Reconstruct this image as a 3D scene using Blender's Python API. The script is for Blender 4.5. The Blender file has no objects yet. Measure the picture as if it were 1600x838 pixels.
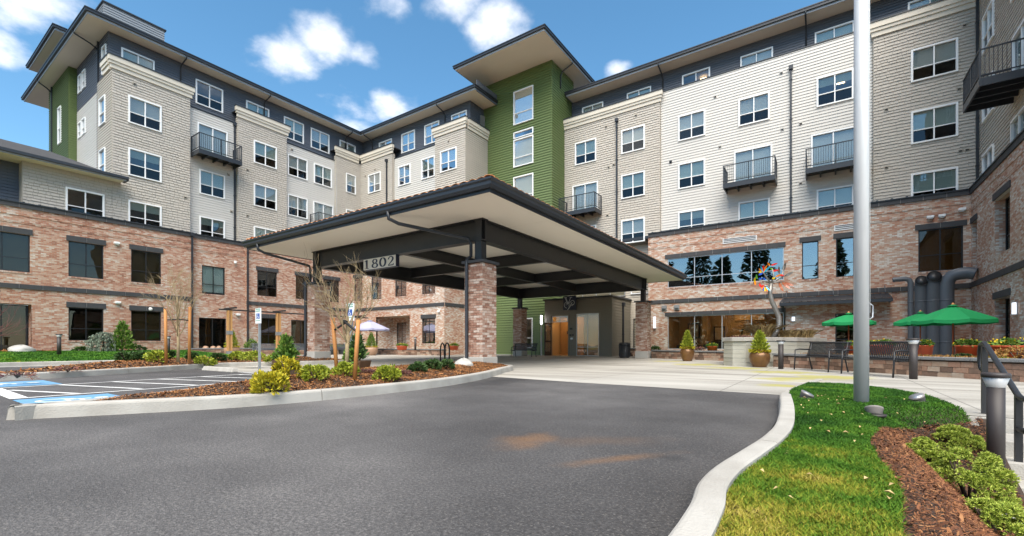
import bpy, math, random
import numpy as np
from mathutils import Vector, Matrix
R = math.radians
S = bpy.context.scene
C = S.collection
# ------------------------------------------------------------------ camera
YAW = R(34.5); FPX = 711.0; HOR = 539.0; CZ = 0.8
cam_d = bpy.data.cameras.new("camera"); cam = bpy.data.objects.new("camera", cam_d); C.objects.link(cam)
cam.location = (0, 0, CZ); cam.rotation_euler = (R(90), 0, YAW)
cam_d.sensor_width = 36; cam_d.lens = FPX/1600*36; cam_d.shift_y = (HOR-419)/1600
cam_d.clip_start = .05; cam_d.clip_end = 3000
S.camera = cam
# ------------------------------------------------------------------ light
SUN_EL = R(57); SUN_AZ = (0.50, -0.866)          # horizontal direction towards the sun
world = bpy.data.worlds.new("World"); S.world = world; world.use_nodes = True
S.view_settings.view_transform = 'Standard'; S.view_settings.look = 'None'
S.view_settings.gamma = 1; S.view_settings.use_curve_mapping = False
S.view_settings.exposure = 1.62
sd = bpy.data.lights.new("sun", 'SUN'); sd.energy = 2.65; sd.angle = R(60); sd.color = (1, .92, .80)
sun = bpy.data.objects.new("sun", sd); C.objects.link(sun)
sv = Vector((SUN_AZ[0]*math.cos(SUN_EL), SUN_AZ[1]*math.cos(SUN_EL), math.sin(SUN_EL)))
sun.rotation_euler = sv.to_track_quat('Z', 'Y').to_euler(); sun.location = (20, -30, 60)

FW = (-math.sin(YAW), math.cos(YAW)); RT = (math.cos(YAW), math.sin(YAW))
def ray(px):
    t = (px-800)/FPX; return FW[0]+RT[0]*t, FW[1]+RT[1]*t
def ground_at(px, py, z=0.):
    d = (CZ-z)*FPX/(py-HOR); r = ray(px); return Vector((r[0]*d, r[1]*d, z))
def at_depth(px, py, d):
    r = ray(px); return Vector((r[0]*d, r[1]*d, CZ+(HOR-py)/FPX*d))
def sky_world():
    nt = world.node_tree; N = nt.nodes; L = nt.links
    for n in list(N): N.remove(n)
    out = N.new('ShaderNodeOutputWorld'); bg = N.new('ShaderNodeBackground')
    sky = N.new('ShaderNodeTexSky'); sky.sky_type = 'NISHITA'; sky.sun_disc = False
    sky.sun_elevation = SUN_EL; sky.sun_rotation = math.atan2(SUN_AZ[0], SUN_AZ[1])
    sky.altitude = 0; sky.air_density = 1.0; sky.dust_density = .15; sky.ozone_density = 2.5
    tc = N.new('ShaderNodeTexCoord')
    def m(op, a, b=None, c=None):
        n = N.new('ShaderNodeMath'); n.operation = op
        for i, v in enumerate((a, b, c)):
            if v is None: continue
            if isinstance(v, (int, float)): n.inputs[i].default_value = v
            else: L.new(v, n.inputs[i])
        return n.outputs[0]
    sx = N.new('ShaderNodeSeparateXYZ'); L.new(tc.outputs['Generated'], sx.inputs[0])
    den = m('ADD', m('MAXIMUM', sx.outputs[2], 0.0), .22)
    u = m('DIVIDE', sx.outputs[0], den); v = m('DIVIDE', sx.outputs[1], den)
    cx = N.new('ShaderNodeCombineXYZ'); L.new(u, cx.inputs[0]); L.new(v, cx.inputs[1])
    cx.inputs[2].default_value = 3.7
    no = N.new('ShaderNodeTexNoise'); no.inputs['Scale'].default_value = 4.6; no.inputs['Detail'].default_value = 9
    no.inputs['Roughness'].default_value = .56; L.new(cx.outputs[0], no.inputs['Vector'])
    val = m('MULTIPLY', no.outputs[0], 1.0)
    # scattered cumulus: soft lumps in view and extra ones for ambient fill, the noise gives them their ragged edges
    lumps = []
    for px, py, r in [(455, 92, .13), (515, 75, .12), (570, 88, .08), (770, 50, .10), (600, 2, .08), (700, 0, .09), (5, 82, .10), (40, 8, .13),
                      (545, 170, .14), (610, 165, .12), (555, 196, .09), (960, 108, .05), (100, 125, .06)]:
        rr = ray(px); k = (HOR-py)/FPX; n = math.sqrt(rr[0]**2+rr[1]**2+k*k)
        d = k/n+.22; lumps.append((rr[0]/n/d, rr[1]/n/d, r))
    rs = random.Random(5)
    for i in range(26):  # added clouds, mostly outside the frame, more of them to raise white ambient light
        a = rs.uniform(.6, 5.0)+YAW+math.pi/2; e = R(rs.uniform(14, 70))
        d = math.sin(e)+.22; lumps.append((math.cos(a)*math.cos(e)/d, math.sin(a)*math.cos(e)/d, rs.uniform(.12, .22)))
    acc = None
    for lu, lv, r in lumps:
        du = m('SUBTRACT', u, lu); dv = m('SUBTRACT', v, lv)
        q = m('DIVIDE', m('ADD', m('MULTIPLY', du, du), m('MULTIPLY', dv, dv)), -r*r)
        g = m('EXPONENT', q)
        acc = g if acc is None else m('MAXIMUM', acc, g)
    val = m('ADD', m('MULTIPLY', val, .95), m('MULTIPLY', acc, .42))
    mr = N.new('ShaderNodeMapRange'); mr.interpolation_type = 'SMOOTHSTEP'
    L.new(val, mr.inputs[0]); mr.inputs[1].default_value = .71; mr.inputs[2].default_value = 1.02
    mr.inputs[3].default_value = 0; mr.inputs[4].default_value = .95
    hs = N.new('ShaderNodeHueSaturation'); hs.inputs['Hue'].default_value = .487; hs.inputs['Saturation'].default_value = 1.16; hs.inputs['Value'].default_value = 1.0
    L.new(sky.outputs[0], hs.inputs['Color'])
    mix = N.new('ShaderNodeMixRGB'); L.new(mr.outputs[0], mix.inputs[0]); L.new(hs.outputs[0], mix.inputs[1])
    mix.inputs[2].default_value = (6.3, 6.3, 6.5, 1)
    L.new(mix.outputs[0], bg.inputs[0]); bg.inputs[1].default_value = .076
    L.new(bg.outputs[0], out.inputs[0])
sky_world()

# ------------------------------------------------------------------ materials
MATS = {}; LAP = {'white_siding': .036, 'green_siding': .062}
def mat_base(name):
    m = bpy.data.materials.new(name); m.use_nodes = True
    return m, m.node_tree.nodes, m.node_tree.links, m.node_tree.nodes['Principled BSDF']
def pm(name, col, rough=.6, var=0., vscale=3., bump=0., bscale=30., metal=0., island=0., col2=None, stretch=None, spec=None):
    """plain painted / natural surface with large-scale and per-piece variation"""
    m, N, L, b = mat_base(name)
    b.inputs['Roughness'].default_value = rough; b.inputs['Metallic'].default_value = metal
    if spec is not None: b.inputs['Specular IOR Level'].default_value = spec
    b.inputs['Base Color'].default_value = (*col, 1)
    geo = N.new('ShaderNodeNewGeometry'); src = geo.outputs['Position']
    if stretch:
        mp = N.new('ShaderNodeMapping'); mp.inputs['Scale'].default_value = stretch; L.new(src, mp.inputs[0]); src = mp.outputs[0]
    if var or island:
        c2 = col2 or tuple(c*.45 for c in col)
        no = N.new('ShaderNodeTexNoise'); no.inputs['Scale'].default_value = vscale; no.inputs['Detail'].default_value = 6
        L.new(src, no.inputs['Vector'])
        mr = N.new('ShaderNodeMapRange'); L.new(no.outputs[0], mr.inputs[0]); mr.inputs[1].default_value = .35; mr.inputs[2].default_value = .72
        mr.inputs[3].default_value = 0; mr.inputs[4].default_value = var
        fac = mr.outputs[0]
        if island:
            ma = N.new('ShaderNodeMath'); ma.operation = 'MULTIPLY_ADD'; L.new(geo.outputs['Random Per Island'], ma.inputs[0])
            ma.inputs[1].default_value = island; L.new(fac, ma.inputs[2]); fac = ma.outputs[0]
        mx = N.new('ShaderNodeMixRGB'); L.new(fac, mx.inputs[0]); mx.inputs[1].default_value = (*col, 1); mx.inputs[2].default_value = (*c2, 1)
        L.new(mx.outputs[0], b.inputs['Base Color'])
    if bump:
        nb = N.new('ShaderNodeTexNoise'); nb.inputs['Scale'].default_value = bscale; nb.inputs['Detail'].default_value = 5
        L.new(src, nb.inputs['Vector'])
        bp = N.new('ShaderNodeBump'); bp.inputs['Strength'].default_value = bump; bp.inputs['Distance'].default_value = .02
        L.new(nb.outputs[0], bp.inputs['Height']); L.new(bp.outputs[0], b.inputs['Normal'])
    MATS[name] = m; return m
def nmath(N, L, op, a, b=None, c=None):
    n = N.new('ShaderNodeMath'); n.operation = op
    for i, v in enumerate((a, b, c)):
        if v is None: continue
        if isinstance(v, (int, float)): n.inputs[i].default_value = v
        else: L.new(v, n.inputs[i])
    return n.outputs[0]
def ramp(N, L, src, stops, interp='LINEAR'):
    r = N.new('ShaderNodeValToRGB'); r.color_ramp.interpolation = interp
    e = r.color_ramp.elements
    while len(e) < len(stops): e.new(.5)
    for i, (p, c) in enumerate(stops): e[i].position = p; e[i].color = (*c, 1)
    L.new(src, r.inputs[0]); return r.outputs[0]
BRICK_STOPS = [(0, (.19, .078, .048)), (.2, (.34, .145, .088)), (.4, (.45, .225, .145)), (.56, (.50, .325, .235)),
               (.7, (.54, .42, .335)), (.85, (.61, .54, .475)), (1., (.70, .66, .60))]
def brick_mat(name, shift, w=.215, h=.075):
    m, N, L, b = mat_base(name); b.inputs['Roughness'].default_value = .85; b.inputs['Specular IOR Level'].default_value = .25
    geo = N.new('ShaderNodeNewGeometry')
    sp = N.new('ShaderNodeSeparateXYZ'); L.new(geo.outputs['Position'], sp.inputs[0])
    sn = N.new('ShaderNodeSeparateXYZ'); L.new(geo.outputs['True Normal'], sn.inputs[0])
    sel = nmath(N, L, 'GREATER_THAN', nmath(N, L, 'ABSOLUTE', sn.outputs[0]), .6)
    u = nmath(N, L, 'ADD', nmath(N, L, 'MULTIPLY', sel, sp.outputs[1]), nmath(N, L, 'MULTIPLY', nmath(N, L, 'SUBTRACT', 1., sel), sp.outputs[0]))
    zz = nmath(N, L, 'DIVIDE', sp.outputs[2], h)
    row = nmath(N, L, 'FLOOR', zz)
    off = nmath(N, L, 'MULTIPLY', nmath(N, L, 'MODULO', row, 2.), .5)
    uu = nmath(N, L, 'ADD', nmath(N, L, 'DIVIDE', u, w), off)
    colm = nmath(N, L, 'FLOOR', uu)
    fx = nmath(N, L, 'SUBTRACT', uu, colm); fz = nmath(N, L, 'SUBTRACT', zz, row)
    wn = N.new('ShaderNodeTexWhiteNoise'); wn.noise_dimensions = '3D'
    cx = N.new('ShaderNodeCombineXYZ'); L.new(colm, cx.inputs[0]); L.new(row, cx.inputs[1]); L.new(sel, cx.inputs[2]); L.new(cx.outputs[0], wn.inputs['Vector'])
    big = N.new('ShaderNodeTexNoise'); big.inputs['Scale'].default_value = .55; big.inputs['Detail'].default_value = 5; L.new(geo.outputs['Position'], big.inputs['Vector'])
    fine = N.new('ShaderNodeTexNoise'); fine.inputs['Scale'].default_value = 9.; fine.inputs['Detail'].default_value = 6; L.new(geo.outputs['Position'], fine.inputs['Vector'])
    v = nmath(N, L, 'MULTIPLY_ADD', wn.outputs['Value'], .54, nmath(N, L, 'MULTIPLY_ADD', big.outputs[0], .8, -.22+shift))
    v = nmath(N, L, 'MULTIPLY_ADD', fine.outputs[0], .4, nmath(N, L, 'SUBTRACT', v, .16))
    c = ramp(N, L, v, BRICK_STOPS)
    mort = nmath(N, L, 'MAXIMUM', nmath(N, L, 'LESS_THAN', fx, .05), nmath(N, L, 'LESS_THAN', fz, .14))
    mx = N.new('ShaderNodeMixRGB'); L.new(mort, mx.inputs[0]); L.new(c, mx.inputs[1]); mx.inputs[2].default_value = (.34, .30, .265, 1)
    L.new(mx.outputs[0], b.inputs['Base Color'])
    hgt = nmath(N, L, 'ADD', nmath(N, L, 'SUBTRACT', 1., mort), nmath(N, L, 'MULTIPLY', fine.outputs[0], .8))
    bp = N.new('ShaderNodeBump'); bp.inputs['Strength'].default_value = .7; bp.inputs['Distance'].default_value = .012
    L.new(hgt, bp.inputs['Height']); L.new(bp.outputs[0], b.inputs['Normal'])
    MATS[name] = m
def island_ramp(name, stops, rough=.85, fine=.35, bump=.6, fscale=14., spec=.3):
    """pieces coloured one by one (bricks, stones, chips, leaves)"""
    m, N, L, b = mat_base(name); b.inputs['Roughness'].default_value = rough; b.inputs['Specular IOR Level'].default_value = spec
    geo = N.new('ShaderNodeNewGeometry'); oi = N.new('ShaderNodeObjectInfo')
    no = N.new('ShaderNodeTexNoise'); no.inputs['Scale'].default_value = fscale; no.inputs['Detail'].default_value = 6; L.new(geo.outputs['Position'], no.inputs['Vector'])
    r = nmath(N, L, 'FRACT', nmath(N, L, 'ADD', geo.outputs['Random Per Island'], nmath(N, L, 'MULTIPLY', oi.outputs['Random'], 1.)))
    v = nmath(N, L, 'MULTIPLY_ADD', r, 1-fine*.6, nmath(N, L, 'MULTIPLY_ADD', no.outputs[0], fine*1.2, -fine*.3))
    L.new(ramp(N, L, v, stops), b.inputs['Base Color'])
    if bump:
        bp = N.new('ShaderNodeBump'); bp.inputs['Strength'].default_value = bump; bp.inputs['Distance'].default_value = .01
        L.new(no.outputs[0], bp.inputs['Height']); L.new(bp.outputs[0], b.inputs['Normal'])
    MATS[name] = m; return m
def glass_mat(name, tint, refl, rough=.0):
    m = bpy.data.materials.new(name); m.use_nodes = True; N = m.node_tree.nodes; L = m.node_tree.links
    for n in list(N): N.remove(n)
    o = N.new('ShaderNodeOutputMaterial'); t = N.new('ShaderNodeBsdfTransparent'); t.inputs[0].default_value = (*tint, 1)
    g = N.new('ShaderNodeBsdfGlossy'); g.inputs[0].default_value = (.95, .97, 1, 1); g.inputs['Roughness'].default_value = rough
    geo = N.new('ShaderNodeNewGeometry'); no = N.new('ShaderNodeTexNoise'); no.inputs['Scale'].default_value = .9; no.inputs['Detail'].default_value = 1
    L.new(geo.outputs['Position'], no.inputs['Vector'])
    bp = N.new('ShaderNodeBump'); bp.inputs['Strength'].default_value = .06; bp.inputs['Distance'].default_value = .1
    L.new(no.outputs[0], bp.inputs['Height']); L.new(bp.outputs[0], g.inputs['Normal'])
    lw = N.new('ShaderNodeLayerWeight'); lw.inputs[0].default_value = .35
    f = nmath(N, L, 'MULTIPLY_ADD', lw.outputs['Fresnel'], .45, refl)
    f = nmath(N, L, 'MINIMUM', f, .95)
    mx = N.new('ShaderNodeMixShader'); L.new(f, mx.inputs[0]); L.new(t.outputs[0], mx.inputs[1]); L.new(g.outputs[0], mx.inputs[2])
    L.new(mx.outputs[0], o.inputs[0]); MATS[name] = m
def emis(name, col, st):
    m, N, L, b = mat_base(name); b.inputs['Base Color'].default_value = (*col, 1)
    b.inputs['Emission Color'].default_value = (*col, 1); b.inputs['Emission Strength'].default_value = st; MATS[name] = m

brick_mat('brick_red', -.04); brick_mat('brick_pale', .09)
pm('white_siding', (.54, .52, .485), .6, .3, .5, col2=(.47, .45, .41), island=.2)
pm('beige_siding', (.47, .42, .35), .6, .25, .6, col2=(.42, .37, .30), island=.15)
pm('taupe_shingle', (.46, .42, .367), .75, .3, .8, col2=(.385, .35, .30), island=.35, bump=.2, bscale=40)
pm('taupe_lap', (.43, .39, .33), .65, .25, .8, col2=(.34, .305, .26), island=.15)
pm('blue_siding', (.092, .105, .128), .55, .3, .7, col2=(.074, .085, .106), island=.3)
pm('light_blue_siding', (.22, .24, .265), .55, .2, .7, col2=(.18, .2, .225), island=.2)
pm('green_siding', (.115, .162, .055), .5, .3, .7, col2=(.095, .135, .045), island=.3)
pm('vestibule_siding', (.23, .20, .155), .6, .3, .8, col2=(.19, .165, .125), island=.3)
pm('curtain_tan', (.36, .30, .19), .85, .5, 2., col2=(.22, .18, .11)); pm('curtain_orange', (.50, .26, .07), .85, .5, 2., col2=(.30, .15, .04), stretch=(6, 6, .3))
pm('cornice', (.60, .545, .455), .6, .3, 1.2, col2=(.52, .465, .38))
pm('soffit', (.64, .575, .48), .7, .25, .5, col2=(.56, .50, .41))
pm('canopy_soffit', (.88, .82, .71), .65, .25, .4, col2=(.82, .75, .64))
pm('fascia_pale', (.33, .36, .40), .5, .2, 1.)
pm('dark_metal', (.022, .025, .031), .42, .3, 2., col2=(.035, .038, .044), bump=.04, bscale=60)
pm('steel_black', (.018, .018, .02), .45, .3, 3., col2=(.03, .03, .032))
pm('band_stone', (.035, .036, .040), .7, .4, 5., col2=(.06, .06, .062), bump=.25, bscale=50, island=.35)
pm('white_vinyl', (.80, .80, .79), .4, .15, 4., col2=(.7, .7, .69))
pm('black_frame', (.014, .014, .015), .4)
pm('alu', (.55, .56, .57), .4, .2, 3., metal=.6)
pm('blind', (.62, .72, .67), .8); pm('blind_white', (.80, .81, .79), .8)
pm('room', (.24, .22, .19), .8, .5, 1.2, col2=(.06, .055, .05)); pm('room_warm', (.42, .27, .12), .7, .3, .8, col2=(.30, .18, .08))
pm('room_tan', (.46, .30, .14), .7, .2, .6); pm('wood_door', (.42, .24, .10), .45, .5, 2.5, col2=(.33, .17, .065), stretch=(8, 8, .8))
pm('dark_furniture', (.02, .02, .022), .6); pm('picture', (.55, .42, .25), .7, .6, 3., col2=(.25, .17, .1))
glass_mat('glass', (.82, .85, .85), .06); glass_mat('glass_screen', (.42, .43, .43), .02); glass_mat('glass_dark', (.55, .53, .46), .025); glass_mat('glass_clear', (.88, .88, .84), .03)
glass_mat('glass_mirror', (.40, .44, .42), .26)
emis('lamp_warm', (1, .68, .36), 4.5); emis('lamp_white', (.9, .93, 1.), 3.2); emis('lamp_pale', (.85, .88, .95), .55)
pm('concrete', (.44, .42, .385), .85, .45, 1.1, col2=(.33, .31, .275), bump=.35, bscale=70)
pm('pale_concrete', (.40, .38, .345), .85, .75, 2.6, col2=(.26, .24, .21), bump=.35, bscale=60)
pm('board_concrete', (.45, .435, .375), .85, .6, 1.0, col2=(.30, .29, .23), bump=.4, bscale=25, stretch=(.6, .6, 5))
pm('cap_stone', (.17, .17, .17), .85, .5, 4., col2=(.25, .25, .245), bump=.6, bscale=40, island=.3)
pm('boulder', (.42, .41, .385), .9, .7, 3., col2=(.22, .215, .20), bump=1., bscale=9.)
pm('tile', (.62, .21, .065), .75, .4, 6., col2=(.70, .38, .18), island=.5, bump=.3, bscale=40)
pm('roof_dark', (.035, .036, .04), .9, .5, 4., col2=(.06, .06, .062), bump=.6, bscale=14)
pm('galv', (.42, .44, .46), .4, .4, 4., metal=.7, col2=(.3, .31, .33))
pm('pole_alu', (.66, .66, .66), .45, .5, 6., metal=.1, col2=(.54, .54, .54), stretch=(3, 3, .35), bump=.08, bscale=30)
pm('bronze_paint', (.034, .027, .026), .55, .3, 3., col2=(.045, .036, .034))
pm('lamp_housing', (.21, .19, .18), .6, .5, 20., col2=(.14, .12, .115))
pm('pipe_grey', (.085, .095, .11), .45, .35, 3., col2=(.085, .092, .10))
pm('copper_pot', (.19, .095, .035), .3, .6, 5., col2=(.10, .05, .022), metal=.35)
pm('clay_pot', (.36, .22, .14), .5, .4, 4., col2=(.28, .16, .10)); pm('brown_pot', (.09, .052, .03), .35, .5, 5., col2=(.14, .08, .045))
pm('red_tub', (.62, .10, .03), .45, .3, 3., col2=(.5, .075, .025)); pm('grey_tub', (.09, .105, .115), .5, .2, 3.)
pm('soil', (.05, .032, .022), .95, .4, 10., bump=.6)
pm('bark', (.36, .27, .15), .85, .6, 8., col2=(.20, .15, .08), bump=.5, bscale=30)
pm('bark_dark', (.08, .055, .04), .9, .5, 8.)
pm('twig_red', (.16, .06, .05), .8, .4, 8.); pm('stake_wood', (.46, .20, .055), .7, .5, 4., col2=(.34, .14, .04), stretch=(6, 6, 1))
pm('arbor_wood', (.50, .27, .10), .65, .5, 3., col2=(.38, .19, .065), stretch=(8, 8, 1))
pm('rubber', (.015, .015, .015), .7)
pm('paint_white', (.72, .72, .70), .6, .7, 6., col2=(.45, .45, .45)); pm('paint_blue', (.13, .33, .55), .6, .8, 7., col2=(.12, .22, .33))
pm('sign_white', (.75, .77, .76), .4); pm('sign_blue', (.02, .075, .33), .4); pm('sign_green', (.09, .30, .21), .4)
pm('sign_cream', (.70, .63, .52), .5); pm('navy', (.008, .012, .035), .45); pm('silver', (.50, .50, .50), .45, metal=.2)
pm('umbrella_green', (.008, .30, .085), .75, .2, 1.5, col2=(.006, .24, .07)); pm('umbrella_lilac', (.33, .33, .47), .8)
pm('umbrella_pole', (.42, .085, .02), .4); pm('umbrella_pole2', (.6, .24, .07), .4)
pm('sculpt_steel', (.30, .285, .265), .42, .6, 5., metal=.6, col2=(.14, .12, .10))
for nm, c in dict(g_red=(.65, .02, .015), g_orange=(.75, .21, .01), g_yellow=(.75, .52, .01), g_blue=(.02, .09, .5), g_cyan=(.02, .36, .52), g_green=(.12, .42, .03), g_copper=(.35, .10, .04)).items(): pm(nm, c, .2)
pm('dry_grass', (.52, .38, .17), .8, 0, island=.7, col2=(.32, .20, .08))
pm('rust_plant', (.30, .13, .035), .8, 0, island=.8, col2=(.36, .24, .05))
island_ramp('brick_piece', [(0, (.17, .085, .06)), (.2, (.29, .15, .105)), (.45, (.41, .25, .185)), (.7, (.50, .37, .30)), (.9, (.60, .52, .455)), (1, (.70, .65, .59))], fine=.55)
island_ramp('wall_stone', [(0, (.10, .07, .055)), (.35, (.22, .14, .10)), (.6, (.33, .19, .13)), (.8, (.36, .26, .19)), (1, (.40, .34, .28))], bump=1.)
island_ramp('mulch_chip', [(0, (.035, .015, .009)), (.3, (.10, .04, .02)), (.6, (.19, .075, .032)), (.85, (.28, .125, .05)), (1, (.38, .21, .10))], bump=0)
island_ramp('mulch_orange', [(0, (.07, .03, .013)), (.3, (.18, .072, .026)), (.6, (.30, .125, .04)), (.85, (.40, .19, .07)), (1, (.46, .27, .13))], bump=0)
island_ramp('leaf_dark', [(0, (.018, .04, .01)), (.5, (.04, .085, .02)), (1, (.085, .15, .035))], .6, .2, 0)
island_ramp('leaf_mid', [(0, (.045, .095, .015)), (.5, (.10, .19, .025)), (1, (.20, .30, .045))], .6, .2, 0)
island_ramp('leaf_lime', [(0, (.12, .16, .015)), (.5, (.25, .30, .025)), (1, (.42, .42, .04))], .6, .2, 0)
island_ramp('leaf_yellow', [(0, (.16, .16, .012)), (.4, (.36, .33, .02)), (1, (.60, .47, .025))], .6, .2, 0)
island_ramp('leaf_pine', [(0, (.11, .17, .02)), (.5, (.30, .38, .05)), (1, (.55, .58, .12))], .65, .25, 0)
island_ramp('leaf_blue', [(0, (.07, .10, .075)), (.5, (.14, .18, .13)), (1, (.23, .27, .19))], .7, .2, 0)
island_ramp('leaf_conifer', [(0, (.012, .028, .012)), (.5, (.025, .05, .02)), (1, (.045, .08, .03))], .8, .2, 0)
island_ramp('heather', [(0, (.12, .035, .04)), (.5, (.2, .08, .075)), (1, (.22, .17, .08))], .8, .2, 0)
island_ramp('flower_yellow', [(0, (.7, .45, .01)), (1, (.8, .6, .03))], .7, 0, 0)
def grass_mat():
    m, N, L, b = mat_base('grass'); b.inputs['Roughness'].default_value = .75; b.inputs['Specular IOR Level'].default_value = .2
    geo = N.new('ShaderNodeNewGeometry')
    no = N.new('ShaderNodeTexNoise'); no.inputs['Scale'].default_value = 1.7; no.inputs['Detail'].default_value = 6; no.inputs['Roughness'].default_value = .62
    L.new(geo.outputs['Position'], no.inputs['Vector'])
    sp = N.new('ShaderNodeSeparateXYZ'); L.new(geo.outputs['Position'], sp.inputs[0])
    near = N.new('ShaderNodeMapRange'); L.new(sp.outputs[1], near.inputs[0]); near.inputs[1].default_value = 1.5; near.inputs[2].default_value = 4.6
    near.inputs[3].default_value = .46; near.inputs[4].default_value = -.12
    v = nmath(N, L, 'ADD', nmath(N, L, 'MULTIPLY_ADD', geo.outputs['Random Per Island'], .30, near.outputs[0]), nmath(N, L, 'MULTIPLY_ADD', no.outputs[0], 1.7, -.66))
    c = ramp(N, L, v, [(0, (.018, .068, .008)), (.3, (.05, .145, .012)), (.52, (.10, .21, .018)), (.68, (.23, .26, .025)), (.84, (.40, .33, .05)), (1, (.50, .40, .14))])
    L.new(c, b.inputs['Base Color']); MATS['grass'] = m
grass_mat()
def asphalt_mat():
    m, N, L, b = mat_base('asphalt'); b.inputs['Roughness'].default_value = .78; b.inputs['Specular IOR Level'].default_value = .35
    geo = N.new('ShaderNodeNewGeometry')
    big = N.new('ShaderNodeTexNoise'); big.inputs['Scale'].default_value = .42; big.inputs['Detail'].default_value = 7; big.inputs['Roughness'].default_value = .6; L.new(geo.outputs['Position'], big.inputs['Vector'])
    gr = N.new('ShaderNodeTexVoronoi'); gr.inputs['Scale'].default_value = 130.; L.new(geo.outputs['Position'], gr.inputs['Vector'])
    gr2 = N.new('ShaderNodeTexNoise'); gr2.inputs['Scale'].default_value = 54.; gr2.inputs['Detail'].default_value = 6; gr2.inputs['Roughness'].default_value = .75; L.new(geo.outputs['Position'], gr2.inputs['Vector'])
    lane = N.new('ShaderNodeTexNoise'); lane.inputs['Scale'].default_value = .16; lane.inputs['Detail'].default_value = 3; L.new(geo.outputs['Position'], lane.inputs['Vector'])
    v = nmath(N, L, 'ADD', nmath(N, L, 'MULTIPLY', big.outputs[0], .40), nmath(N, L, 'MULTIPLY', gr2.outputs[0], .60))
    v = nmath(N, L, 'MULTIPLY_ADD', lane.outputs[0], .30, nmath(N, L, 'SUBTRACT', v, .15))
    c = ramp(N, L, v, [(.31, (.018, .017, .017)), (.45, (.056, .053, .053)), (.55, (.103, .098, .097)), (.68, (.24, .225, .215))])
    sp = N.new('ShaderNodeSeparateXYZ'); L.new(gr.outputs['Color'], sp.inputs[0])
    spk = nmath(N, L, 'GREATER_THAN', sp.outputs[0], .93)
    mx0 = N.new('ShaderNodeMixRGB'); L.new(nmath(N, L, 'MULTIPLY', spk, .28), mx0.inputs[0]); L.new(c, mx0.inputs[1]); mx0.inputs[2].default_value = (.26, .24, .22, 1)
    # rusty stains and darker patches, each with its own place on the asphalt
    pp = N.new('ShaderNodeSeparateXYZ'); L.new(geo.outputs['Position'], pp.inputs[0])
    st = N.new('ShaderNodeTexNoise'); st.inputs['Scale'].default_value = 3.2; st.inputs['Detail'].default_value = 7; L.new(geo.outputs['Position'], st.inputs['Vector'])
    def blob(cx, cy, ax, ay, ang):
        ca, sa = math.cos(ang), math.sin(ang)
        dx = nmath(N, L, 'SUBTRACT', pp.outputs[0], cx); dy = nmath(N, L, 'SUBTRACT', pp.outputs[1], cy)
        p = nmath(N, L, 'DIVIDE', nmath(N, L, 'ADD', nmath(N, L, 'MULTIPLY', dx, ca), nmath(N, L, 'MULTIPLY', dy, sa)), ax)
        q = nmath(N, L, 'DIVIDE', nmath(N, L, 'ADD', nmath(N, L, 'MULTIPLY', dx, -sa), nmath(N, L, 'MULTIPLY', dy, ca)), ay)
        d = nmath(N, L, 'SQRT', nmath(N, L, 'ADD', nmath(N, L, 'MULTIPLY', p, p), nmath(N, L, 'MULTIPLY', q, q)))
        f = N.new('ShaderNodeMapRange'); f.interpolation_type = 'SMOOTHSTEP'; L.new(nmath(N, L, 'MULTIPLY_ADD', st.outputs[0], -1.6, nmath(N, L, 'ADD', d, .8)), f.inputs[0])
        f.inputs[1].default_value = 1.25; f.inputs[2].default_value = -.1; f.inputs[3].default_value = 0; f.inputs[4].default_value = 1; return f.outputs[0]
    rust = nmath(N, L, 'MAXIMUM', blob(-2.05, 3.22, .40, .26, R(80)), nmath(N, L, 'MULTIPLY', blob(-1.2, 3.05, .5, .10, R(55)), .8))
    rust = nmath(N, L, 'MAXIMUM', rust, nmath(N, L, 'MULTIPLY', blob(-1.6, 3.5, .75, .22, R(35)), .28))
    mx1 = N.new('ShaderNodeMixRGB'); L.new(nmath(N, L, 'MULTIPLY', rust, nmath(N, L, 'MULTIPLY', gr2.outputs[0], .8)), mx1.inputs[0]); L.new(mx0.outputs[0], mx1.inputs[1]); mx1.inputs[2].default_value = (.30, .135, .035, 1)
    dark = nmath(N, L, 'MAXIMUM', blob(-5.9, 8.1, 1.6, .55, R(100)), nmath(N, L, 'MULTIPLY', blob(-.9, 3.3, .14, .1, 0), .7))
    mx2 = N.new('ShaderNodeMixRGB'); L.new(nmath(N, L, 'MULTIPLY', dark, .65), mx2.inputs[0]); L.new(mx1.outputs[0], mx2.inputs[1]); mx2.inputs[2].default_value = (.02, .02, .022, 1)
    L.new(mx2.outputs[0], b.inputs['Base Color'])
    bp = N.new('ShaderNodeBump'); bp.inputs['Strength'].default_value = .8; bp.inputs['Distance'].default_value = .012
    L.new(nmath(N, L, 'ADD', gr2.outputs[0], nmath(N, L, 'MULTIPLY', gr.outputs['Distance'], .6)), bp.inputs['Height']); L.new(bp.outputs[0], b.inputs['Normal'])
    MATS['asphalt'] = m
asphalt_mat()
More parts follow.
